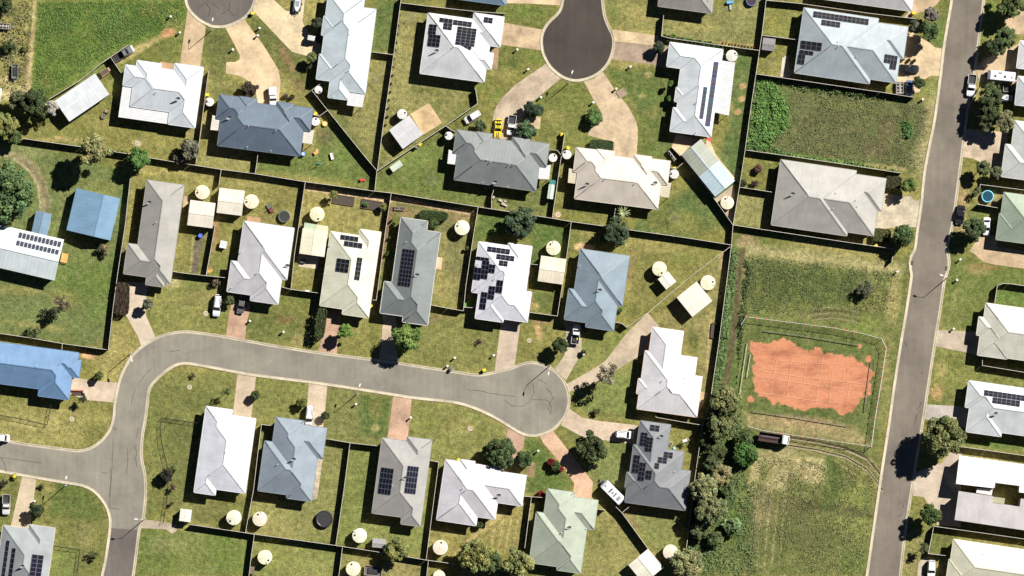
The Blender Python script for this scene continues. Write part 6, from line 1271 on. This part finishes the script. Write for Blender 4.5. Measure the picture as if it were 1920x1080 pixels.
# long tray truck in the field
x, y = PM('X 330,150')[0]; root = empty('tray_truck', (x, y, 0), math.atan2(-9, 60)); tag(root, 'brown tray truck with a white cab in the field below the clay pad', 'truck')
h = 29*S
MB().box((-.9,0,.75),(5.3,.9,.25)).build('chassis', BLACKP, root); BR = flat('brown_tray', (.045,.02,.018), .6)
MB().box((-.95,0,1.15),(5.1,2.0,.1)).build('tray_floor', BR, root)
for c, d in (((-.95,-1.0,1.55),(5.1,.08,.8)),((-.95,1.0,1.55),(5.1,.08,.8)),((-3.5,0,1.55),(.08,2.05,.8)),((1.6,0,1.6),(.08,2.05,.95))): MB().box(c, d).build('tray_side', BR, root)
MB().box((-.95,.25,1.85),(4.2,.10,.10)).build('tarp_bar', MET, root)
paintobj(loft([(1.75,.95,.6,2.3),(2.0,1.0,.5,2.45),(2.9,1.0,.5,2.4),(3.25,.95,.5,2.0),(3.4,.85,.55,1.4)]), 'cab', (.72,.74,.76), root); MB().quad((3.27,-.8,1.95),(3.27,.8,1.95),(3.0,.78,2.36),(3.0,-.78,2.36)).build('windshield', GLASS, root)
for px_ in (-2.6,-1.8,2.6):
    for sy in (-.85,.85): wheel(root, px_, sy, .45, .28)
# caravans
def caravan(s, hd, Lpx, Wpx, label, hatches):
    x, y = PM(s)[0]; root = empty('caravan', (x, y, 0), math.atan2(-hd[1], hd[0])); tag(root, label, 'caravan', 'parked caravans'); L = Lpx*S; w_ = Wpx*S/2; h = L/2
    paintobj(loft([(-h,w_*.94,.5,2.2),(-h*.94,w_,.45,2.55),(h*.8,w_,.45,2.6),(h*.93,w_*.97,.5,2.2),(h,w_*.9,.6,1.5)]), 'body', (.66,.70,.78), root)
    for sy in (-1,1):
        wheel(root, -.05*h, sy*(w_-.12), .34); wheel(root, -.25*h, sy*(w_-.12), .34)
        for q in (-.55,.35): MB().box((q*h, sy*w_, 1.65),(.9,.04,.5)).build('window', GLASS, root)
    for u, v, a, c, d_ in hatches: MB().box((u*h, v*w_, 2.62),(a,c,.08)).build('roof_hatch', flat('hatch_dark', (.03,.035,.04)) if d_ else flat('hatch_pink', (.30,.24,.24)), root)
    MB().beam((h*.98,-.6,.5),(h+1.1,0,.5),.08,.1).beam((h*.98,.6,.5),(h+1.1,0,.5),.08,.1).build('drawbar', MET, root); MB().box((h+.25,0,.7),(.4,.9,.35)).build('gas_box', BLACKP, root); MB().lathe([(.2,-.06),(.2,.06)],10,(h+1.0,0,.25)).build('jockey_wheel', TYRE, root)
caravan('F 1232,686', (-60,-6), 52, 18, 'white caravan on the right edge driveway, beside the dark tree', [(.45,.15,.4,.45,1),(-.25,.1,.4,.5,1),(.1,-.55,.7,.35,0),(-.75,.1,.3,.3,0)])
caravan('W 463,658', (-60,-60), 50, 19, 'long white caravan at the diagonal fence beside the charcoal house', [(.72,.1,.45,.4,0),(.22,.0,.30,1.15,1),(-.02,.05,.45,.5,0),(-.24,.0,.25,1.05,1),(-.62,.0,.7,.9,0)])
# trailers
def trailer(s, hd, Lpx, Wpx, label, load='box', col=(.45,.45,.45)):
    x, y = PM(s)[0]; root = empty('trailer', (x, y, 0), math.atan2(-hd[1], hd[0])); tag(root, label, 'trailer', 'parked trailers'); L = Lpx*S; w_ = Wpx*S; m = flat('trailer_%d'%(col[0]*99), col, .5)
    MB().box((0,0,.55),(L,w_,.08)).build('deck', flat('deck_dark', (.12,.11,.10)), root)
    for c, d in (((0,-w_/2,.75),(L,.05,.4)),((0,w_/2,.75),(L,.05,.4)),((-L/2,0,.75),(.05,w_,.4)),((L/2,0,.75),(.05,w_,.4))): MB().box(c, d).build('side', m, root)
    MB().beam((L/2,-.4,.5),(L/2+.9,0,.5),.07,.08).beam((L/2,.4,.5),(L/2+.9,0,.5),.07,.08).build('drawbar', m, root)
    for sy in (-1,1): wheel(root, -.1*L, sy*(w_/2+.12), .28, .18)
    if load == 'frame':
        f = MB()
        for q in (-.4,-.1,.2,.4): f.beam((q*L,-w_*.4,.95),(q*L,w_*.4,.95),.08,.08)
        f.beam((-.45*L,0,1.05),(.45*L,.1,1.05),.12,.12); f.build('load_frame', flat('load_pale', (.6,.58,.52)), root)
    if load == 'boat':
        b_ = loft([(-L*.45,w_*.38,.6,1.15),(L*.1,w_*.42,.6,1.2),(L*.38,w_*.25,.65,1.25),(L*.5,w_*.04,.8,1.3)]); paintobj(b_, 'boat_hull', (.62,.66,.7), root); MB().box((-.1*L,0,1.2),(L*.45,w_*.5,.06)).build('boat_deck', flat('deck_grey', (.25,.28,.3)), root)
    if load == 'cage': MB().box((0,0,.72),(L*.6,w_*.62,.2)).build('cargo', BLACKP, root)
trailer('F 320,790', (0,60), 22, 13, 'pale trailer carrying metal frames, left of the blue hatchback', 'frame', (.6,.6,.55)); trailer('F 1290,797', (60,3), 16, 12, 'small square trailer below the parked caravan', 'cage', (.55,.55,.55)); trailer('F 1285,880', (-60,-4), 22, 12, 'white boat on a trailer at the bright white house, right edge', 'boat')
trailer('B 640,35', (-6,60), 24, 14, 'boat trailer on the broad tan driveway at the top edge', 'boat', (.3,.3,.32)); trailer('V 70,1045', (60,6), 32, 18, 'open grey box trailer beside the bottom edge tank', 'cage', (.42,.38,.34)); trailer('A 30,178', (60,6), 22, 10, 'old flat trailer in the rough ground, top left edge', 'frame', (.4,.38,.34)); trailer('A 102,482', (0,60), 26, 11, 'green-white tray trailer with two dark drums, left edge', 'cage', (.35,.42,.38))
trailer('J 865,185', (40,60), 24, 7, 'narrow dark trailer between the cream duplex fence and long shed', 'frame', (.12,.12,.13))
# ================================================================ STREET FURNITURE
GALV = flat('galvanised_pole', (.42,.42,.40), .45, .4)
def lamp(s, arm, label, H=5.9):
    x, y = PM(s)[0]; root = empty('street_lamp', (x, y, 0)); tag(root, label, 'street lamp', 'street lamps'); ax, ay = arm[0]*S, -arm[1]*S
    MB().tube([(0,0,0),(0,0,H*.5),(0,0,H)], [.11,.085,.06], 10).build('pole', GALV, root); MB().tube([(0,0,H-.1),(ax*.35,ay*.35,H+.25),(ax,ay,H+.4)], [.05,.04,.035], 8).build('arm', GALV, root)
    t = math.atan2(ay, ax); MB().box((ax,ay,H+.38),(.75,.30,.14), t).build('lamp_head', flat('lamp_white', (.62,.62,.6)), root); MB().lathe([(.22,0),(.22,.06)],12).build('base_plate', GALV, root)
for s, a, lb in [('A 1430,203',(4,-18),'street lamp at the left top cul-de-sac'),('D 240,560',(6,-19),'street lamp at the foot of the dark top cul-de-sac'),('M 748,580',(-14,-5),'street lamp on the east side of the east street'),('N 886,584',(4,12),'street lamp on the outer side of the street bend'),('O 1188,858',(6,-17),'street lamp on the lawn side of the middle street'),('P 1265,740',(-3,14),'street lamp at the cul-de-sac bulb, beside the dark tree'),('T 978,693',(-14,-1),'street lamp where the footpath meets the street'),('T 445,468',(4,-16),'street lamp on the bottom left street corner')]: lamp(s, a, lb)
YL = flat('bin_lid_yellow', (.72,.55,.03), .5); BG = flat('bin_green', (.03,.06,.035), .6); GRL = flat('bin_lid_grey', (.16,.17,.17), .5)
def bin_(s, label, lid=YL):
    x, y = PM(s)[0]; root = empty('wheelie_bin', (x, y, .02), random.random()*6); tag(root, label, 'wheelie bin', 'wheelie bins')
    m = MB(); m.v = [(-.22,-.24,.05),(.22,-.24,.05),(.22,.24,.05),(-.22,.24,.05),(-.29,-.33,.95),(.29,-.33,.95),(.29,.33,.95),(-.29,.33,.95)]; m.f = [(3,2,1,0),(4,5,6,7),(0,1,5,4),(1,2,6,5),(2,3,7,6),(3,0,4,7)]; m.build('body', BG, root)
    MB().box((0,0,.99),(.66,.78,.09),0,.9).build('lid', lid, root)
    for sy in (-.2,.2): wheel(root, sy, .3, .1, .06)
for s, lb, ld in [('B 338,90','yellow lid bin at the kerb of the left top cul-de-sac',YL),('B 762,768','yellow lid bin at the east end of the slate blue duplex',YL),('A 1400,640','yellow lid bin at the west end of the slate blue duplex',YL),('C 315,975','yellow lid bin against the diagonal fence',YL),('C 290,992','dark lid bin against the diagonal fence',GRL),('C 1273,908','yellow lid bin at the top of the fence between two duplexes',YL),('C 1315,998','yellow lid bin beside the tank west of the cream duplex',YL),('J 880,272','yellow lid bin beside the tank east of the cream duplex',YL),
  ('F 445,118','yellow lid bin at the top east driveway',YL),('P 820,770','yellow lid bin on the street kerb',YL),('P 598,762','dark bin on the street kerb',GRL),('T 100,405','yellow lid bin on the bottom left kerb',YL),('V 648,295','yellow lid bin against the many-winged white house',YL),('Y 678,900','yellow lid bin beside the dark tree at the modern house',YL),('M 105,293','yellow lid bin behind the rounded hedge south of the taupe house',YL),('P 55,338','yellow lid bin at the front corner of the pale yellow house',YL)]: bin_(s, lb, ld)
def letterbox(s, label, col=(.66,.64,.58)):
    x, y = PM(s)[0]; root = empty('letterbox', (x, y, 0), random.random()*3); tag(root, label, 'letterbox', 'letterboxes and meter pillars')
    MB().box((0,0,.5),(.26,.26,1.0)).build('pillar', flat('pillar_white', col), root); MB().box((0,0,1.06),(.52,.44,.12),0,.85).build('cap', flat('pillar_cap', (.7,.69,.66)), root); MB().box((.135,0,.8),(.02,.2,.05)).build('slot', BLACKP, root)
for s, lb in [('A 1215,220','letterbox left of the tan driveway near the paddock'),('B 373,240','letterbox on the right of the branching driveway'),('B 205,335','letterbox on the left of the branching driveway'),('B 385,190','small white box above the branching driveway letterbox'),('C 972,335','letterbox below the concrete driveway of the six-block solar house'),('C 1045,468','small white box left of the dark cul-de-sac'),('C 1132,657','letterbox on the right of the curved grey driveway'),('D 560,600','letterbox beside the small gravel square'),('D 405,692','letterbox on the left of the curved sandy driveway'),('D 655,450','letterbox below the two-tone driveway'),('O 465,366','letterbox right of the left pink driveway'),('O 690,440','letterbox on the lawn between pink driveways'),('O 1180,927','letterbox on the lawn beside the middle street lamp'),
  ('P 622,687','letterbox on the lawn above the dark kerb bin'),('P 573,742','grey letterbox at the kerb, left of the dark kerb bin'),('P 885,670','letterbox left of the concrete street driveway'),('V 1185,235','letterbox on the dark lawn between brick driveways'),('V 325,10','letterbox right of the lower brick driveway'),('M 865,415','letterbox beside the leaning dark tree, right side'),('M 835,600','letterbox near the east street lamp'),('S 805,78','letterbox above the short concrete driveway'),('R 1160,33','small box on the verge of the long grass field'),('T 235,573','letterbox beside the bottom left driveway'),('Q 268,735','letterbox beside the white utility driveway'),('A 1153,112','small box at the edge of the green paddock'),('F 527,895','small box on the verge of the overgrown vacant lot')]: letterbox(s, lb)
def pit(s, label, r=.55):
    x, y = PM(s)[0]; root = empty('manhole', (x, y, 0)); tag(root, label, 'manhole', 'round concrete manholes'); c = paving('manhole_concrete', (.55,.46,.34), .2)
    MB().lathe([(r,.0),(r,.06),(r*.66,.065),(r*.64,.03)], 20).build('rim', c, root); MB().lathe([(r*.6,.0),(r*.6,.05)], 18).build('cover', flat('manhole_cover', (.36,.30,.23)), root)
for s, lb in [('A 928,967','manhole on the lawn below the striped verandah house'),('O 165,315','manhole left of the wagon with blue tinted glass'),('O 55,813','manhole on the lawn inside the street bend'),('T 485,20','manhole on the dry lawn left of the street bend'),('V 725,85','manhole on the lawn left of the bulb'),('P 1125,570','manhole below the dark green backyard'),('W 318,488','manhole below the dark spreading tree'),('J 95,585','manhole behind the cream duplex'),('T 1155,758','pinkish manhole at the end of the footpath')]: pit(s, lb)
for s, lb in [('M 432,445','storm drain grate on the west kerb of the east street'),('M 741,494','storm drain grate on the east kerb of the east street')]:
    x, y = PM(s)[0]; root = empty('drain_grate', (x, y, .05), -.15); tag(root, lb, 'drain grate', 'storm drain grates'); MB().box((0,0,0),(.5,.95,.06)).build('frame', flat('grate_dark', (.05,.045,.04)), root)
    g = MB()
    for k in range(7): g.box((0,-.4+k*.133,.04),(.44,.04,.03))
    g.build('bars', flat('grate_bar', (.16,.14,.12)), root)
# ================================================================ BACKYARD THINGS
def hoist(s, label):
    x, y = PM(s)[0]; root = empty('clothes_line', (x, y, 0), random.random()); tag(root, label, 'clothes line', 'rotary clothes lines'); MB().tube([(0,0,0),(0,0,1.9)], .03, 6).build('post', MET, root)
    for k in range(4):
        t = k*math.pi/2; MB().beam((0,0,1.85),(1.5*math.cos(t),1.5*math.sin(t),2.0),.035,.035).build('arm', MET, root)
    wr = MB()
    for q in (.5,.8,1.1,1.4):
        for k in range(4): t = k*math.pi/2; u = t+math.pi/2; wr.beam((q*math.cos(t),q*math.sin(t),1.95),(q*math.cos(u),q*math.sin(u),1.95),.012,.012)
    wr.build('wire', MET, root)
for s, lb in [('C 250,120','rotary clothes line left of the six-block solar house'),('I 470,355','rotary clothes line on the lawn of the charcoal duplex'),('E 305,430','rotary clothes line in the small yard left of the pale blue-grey house'),('J 880,605','rotary clothes line behind the cream duplex'),('B 1170,525','rotary clothes line right of the ice-blue house'),('H 655,195','rotary clothes line beside nothing but grass')][:5]: hoist(s, lb)
def round_thing(s, r, label, name, cat, rimc, inc, h, water=False):
    x, y = PM(s)[0]; r *= S; root = empty(name, (x, y, 0)); tag(root, label, cat)
    rm = MB().lathe([(r,0),(r,h),(r*.9,h+.04),(r*.84,h-.02),(r*.84,h-.2)], 28); rm.f.pop(); rm.build('rim', flat('rim_'+name+'%d'%(rimc[2]*99), rimc, .4), root)
    MB().lathe([(r*.87,h-.10),(r*.87,h-.04)], 28).build('water' if water else 'mat', flat('in_'+name+'%d'%(inc[2]*99), inc, .15 if water else .7), root)
round_thing('U 966,838', 16, 'black covered round pool in the steel blue house yard', 'covered_pool', 'pool', (.03,.03,.035), (.022,.022,.025), .9)
round_thing('H 695,525', 11.5, 'black round trampoline beside the side fence', 'trampoline', 'trampoline', (.10,.13,.11), (.03,.03,.032), .7); round_thing('L 1110,807', 11.5, 'round pool with a bright cyan rim at the right edge', 'round_pool', 'pool', (.22,.58,.70), (.02,.07,.12), .9, True)
round_thing('E 175,5', 10, 'trampoline with coloured edge at the top edge', 'trampoline', 'trampoline', (.10,.16,.35), (.04,.02,.03), .8); round_thing('A 697,785', 5, 'stone fire pit on the lawn by the diagonal shed', 'fire_pit', 'fire pit', (.32,.27,.22), (.12,.1,.09), .35)
round_thing('W 856,332', 3.4, 'small round tub in the yard right of the charcoal solar roof', 'tub', 'tub', (.6,.58,.52), (.08,.07,.06), .35); round_thing('W 882,360', 3, 'small blue paddling tub beside the charcoal solar roof', 'paddling_tub', 'tub', (.2,.45,.6), (.3,.6,.7), .3)
round_thing('B 680,1038', 4.2, 'bright blue barrel at the corner of the slate blue duplex', 'blue_barrel', 'barrel', (.05,.16,.55), (.35,.5,.75), .9); round_thing('H 130,655', 4.2, 'bright blue barrel at the head of the black gravel strip', 'blue_barrel', 'barrel', (.03,.06,.55), (.10,.14,.7), .9); round_thing('B 825,835', 5, 'yellow-orange play shell behind the slate blue duplex', 'play_shell', 'toy', (.7,.45,.12), (.75,.55,.25), .5)
for k, (s, lb) in enumerate([('F 350,532','pot plant nearest the roof on the top east driveway'),('F 405,540','middle pot plant on the top east driveway'),('F 453,545','pot plant nearest the black sedan bonnet')]):
    x, y = PM(s)[0]; root = empty('pot_plant', (x, y, .02)); tag(root, lb, 'pot plant', 'pot plants on the driveway'); MB().lathe([(.28,0),(.42,.55),(.36,.56),(.3,.45)], 14).build('pot', flat('pot_terracotta', (.22,.13,.09)), root)
    c = bpy.data.objects.new('plant', PR['shrub'][0]); COL.objects.link(c); c.parent = root; c.location = (0,0,.7); c.scale = (.4,.4,.4); c.color = (.09,.10,.04,1)
def boxy(s, d, rz, label, name, cat, parts):
    x, y = PM(s)[0]; root = empty(name, (x, y, 0), math.radians(rz)); tag(root, label, cat)
    for nm, c, dd, col in parts: MB().box(c, dd).build(nm, flat('bx_%s_%s'%(name, nm), col), root)
for s, rz, L, W_, lb in [('H 1095,415',-9,4.6,1.9,'left garden bed below the pinkish path'),('H 1290,448',-9,4.9,1.9,'right garden bed below the pinkish path')]:
    boxy(s, 0, rz, lb, 'garden_bed', 'garden bed', [('soil',(0,0,.09),(L,W_,.18),(.06,.045,.035))]+[('edging',c,d,(.12,.09,.06)) for c, d in (((0,-W_/2-.05,.14),(L+.2,.1,.28)),((0,W_/2+.05,.14),(L+.2,.1,.28)),((-L/2-.05,0,.14),(.1,W_,.28)),((L/2+.05,0,.14),(.1,W_,.28)))])
boxy('I 247,543', 0, -3, 'low raised planter box with two compartments above the long dark grey house', 'planter', 'planter', [('box',(0,0,.2),(2.4,.75,.4),(.07,.055,.045)),('divider',(0,0,.43),(.08,.75,.06),(.4,.34,.26)),('rim',(0,.36,.43),(2.4,.06,.06),(.45,.38,.3)),('rim',(0,-.36,.43),(2.4,.06,.06),(.45,.38,.3))])
boxy('H 285,715', 0, -12, 'white garden hutch behind the white-grey house', 'hutch', 'hutch', [('body',(0,0,.5),(1.3,1.4,1.0),(.5,.5,.48)),('lid',(0,0,1.04),(1.55,1.6,.08),(.68,.69,.7)),('rib',(0,0,1.10),(1.5,.06,.05),(.3,.3,.3)),('rib',(0,.4,1.10),(1.5,.05,.05),(.35,.35,.35)),('handle',(.2,-1.1,.4),(.08,.9,.06),(.4,.38,.35))])
boxy('H 600,470', 0, -60, 'dark swing bench with reddish seat beside the black trampoline', 'swing_bench', 'bench', [('seat',(.45,0,.5),(1.0,.8,.1),(.20,.04,.05)),('frame',(-.5,0,.35),(1.2,1.0,.1),(.10,.12,.09)),('backrest',(0,0,.8),(.1,.9,.6),(.07,.06,.06)),('post',(1.0,.4,.4),(.1,.1,.8),(.2,.2,.2))])
boxy('H 820,825', 0, -6, 'black framed square grill beside the narrow cream shed', 'grill', 'grill', [('frame',(0,0,.5),(1.15,1.0,.12),(.04,.04,.045)),('plate',(0,0,.58),(.85,.7,.05),(.10,.14,.16)),('leg',(-.45,-.4,.22),(.08,.08,.44),(.04,.04,.04)),('leg',(.45,.4,.22),(.08,.08,.44),(.04,.04,.04))])
boxy('A 705,490', 0, 35, 'wooden crate stack at the head of the diagonal shed', 'wooden_crate', 'crate', [('crate',(0,0,.45),(1.9,1.5,.9),(.10,.065,.045)),('slat',(0,.6,.95),(2.0,.12,.08),(.34,.23,.14)),('slat',(0,-.6,.95),(2.0,.12,.08),(.34,.23,.14)),('slat',(1.25,0,.5),(.5,.9,.3),(.5,.4,.26))])
boxy('A 722,752', 0, -25, 'small brown outdoor chairs beside the stone fire pit', 'garden_chair', 'chair', [('seat',(0,0,.42),(.9,.7,.1),(.32,.22,.13)),('backrest',(.4,0,.7),(.1,.7,.55),(.28,.19,.11)),('leg',(-.35,-.25,.2),(.08,.08,.4),(.2,.14,.08)),('leg',(-.35,.25,.2),(.08,.08,.4),(.2,.14,.08))])
boxy('G 435,805', 0, -12, 'orange-brown timber landing at the corner of the left solar roof', 'timber_landing', 'landing', [('deck',(0,0,.35),(1.5,2.1,.1),(.55,.33,.10)),('step',(0,-1.2,.15),(1.2,.4,.3),(.10,.07,.04))])
boxy('a 558,715', 0, -8, 'brown wooden box by the fence, beside the bottom lawn tank', 'wooden_box', 'box', [('box',(0,0,.35),(.85,1.6,.7),(.10,.075,.05)),('lid',(0,0,.73),(.95,1.7,.06),(.16,.12,.085))])
boxy('W 957,308', 0, 18, 'white folded lounger right of the charcoal solar roof', 'lounger', 'lounger', [('seat',(0,0,.35),(1.5,.6,.08),(.68,.66,.62)),('backrest',(.7,0,.5),(.1,.6,.35),(.6,.58,.55)),('frame',(-.5,0,.17),(.06,.5,.34),(.4,.4,.4))])
boxy('B 765,1030', 0, 35, 'orange play table behind the slate blue duplex', 'play_table', 'toy', [('top',(0,0,.5),(1.0,.7,.08),(.65,.34,.14)),('top',(.5,.3,.5),(.5,.5,.1),(.45,.2,.08)),('leg',(-.3,-.2,.23),(.08,.08,.46),(.3,.15,.08)),('leg',(.3,.2,.23),(.08,.08,.46),(.3,.15,.08))])
boxy('H 1018,118', 0, 15, 'white plastic slide behind the slate blue duplex', 'toy_slide', 'toy', [('slide',(0,0,.4),(.7,1.5,.08),(.7,.66,.6)),('rail',(-.33,0,.48),(.06,1.5,.12),(.6,.56,.5)),('rail',(.33,0,.48),(.06,1.5,.12),(.6,.56,.5))])
boxy('H 935,165', 0, 20, 'dark green swing frame on the lawn below the slate blue duplex', 'play_swing', 'swing', [('beam',(0,0,1.6),(2.4,.08,.08),(.03,.12,.07)),('leg',(-1.1,.4,.8),(.08,.08,1.6),(.03,.12,.07)),('leg',(1.1,.4,.8),(.08,.08,1.6),(.03,.12,.07)),('leg',(-1.1,-.4,.8),(.08,.08,1.6),(.03,.12,.07)),('leg',(1.1,-.4,.8),(.08,.08,1.6),(.03,.12,.07)),('seat',(0,0,.5),(.8,.35,.06),(.1,.28,.2))])
boxy('H 1220,278', 0, 20, 'small red toy near the fence junction', 'red_toy', 'toy', [('seat',(0,0,.25),(.7,.5,.12),(.62,.05,.05)),('backrest',(-.35,0,.5),(.1,.5,.4),(.55,.04,.04)),('tail',(.5,-.3,.2),(.4,.4,.1),(.6,.06,.05))])
boxy('D 1328,15', 0, 5, 'blue climbing toy on the lawn at the top edge', 'climbing_toy', 'toy', [('platform',(0,0,.7),(1.6,.6,.1),(.12,.35,.62)),('post',(-.7,0,.35),(.1,.5,.7),(.10,.30,.55)),('post',(.7,0,.35),(.1,.5,.7),(.10,.30,.55)),('ladder',(0,-1.0,.3),(.5,1.4,.08),(.35,.40,.42))])
boxy('D 1178,940', 0, -30, 'red cloth hanging at the corner of the thin solar strip house', 'red_cloth', 'cloth', [('sheet',(0,0,1.4),(1.5,.5,.06),(.6,.07,.08)),('fold',(.3,.2,1.3),(.6,.5,.12),(.5,.05,.06))])
boxy('D 598,628', 0, 30, 'small square gravel bed beside the curved sandy driveway', 'gravel_bed', 'garden bed', [('gravel',(0,0,.06),(1.8,1.35,.12),(.28,.2,.15)),('edging',(0,.72,.1),(2.0,.08,.2),(.5,.42,.3)),('edging',(0,-.72,.1),(2.0,.08,.2),(.5,.42,.3)),('edging',(.95,0,.1),(.08,1.4,.2),(.5,.42,.3)),('edging',(-.95,0,.1),(.08,1.4,.2),(.5,.42,.3))])
boxy('I 950,508', 0, -25, 'pile of pale garden blocks behind the charcoal duplex', 'block_pile', 'blocks', [('block',(-.9,.3,.2),(.8,.5,.4),(.42,.38,.31)),('block',(0,-.1,.25),(.7,.6,.5),(.48,.43,.35)),('block',(.7,-.2,.2),(.7,.4,.4),(.36,.33,.27)),('block',(.2,.6,.15),(.6,.35,.3),(.45,.4,.33)),('block',(-2.6,.3,.3),(.5,.55,.6),(.6,.56,.48))])
boxy('O 850,163', 0, -3, 'small white garden bench on the front fence of the narrow shed yard', 'white_bench', 'bench', [('seat',(0,0,.4),(1.0,.35,.06),(.68,.66,.6)),('backrest',(0,-.15,.6),(1.0,.06,.3),(.6,.58,.52)),('leg',(-.4,0,.2),(.08,.3,.4),(.5,.48,.44)),('leg',(.4,0,.2),(.08,.3,.4),(.5,.48,.44))])
boxy('Q 1143,575', 0, -5, 'timber framed garden bed along the boundary fence', 'garden_bed', 'garden bed', [('soil',(0,0,.08),(.85,3.2,.16),(.22,.16,.10)),('edging',(-.45,0,.2),(.1,3.3,.4),(.09,.07,.05)),('edging',(.45,0,.2),(.1,3.3,.4),(.09,.07,.05)),('edging',(0,1.65,.2),(.9,.1,.4),(.09,.07,.05)),('edging',(0,-1.65,.2),(.9,.1,.4),(.09,.07,.05))])
boxy('N 530,845', 0, -2, 'red brick garden wall with pale end beside the bright blue house', 'brick_planter', 'garden bed', [('wall',(0,.35,.3),(3.0,.3,.6),(.42,.17,.12)),('soil',(0,-.3,.1),(2.9,.9,.2),(.07,.045,.035)),('cap',(1.3,.1,.35),(.5,.7,.7),(.5,.42,.34))])
print('things', len([o for o in bpy.data.objects if o.parent is None]))
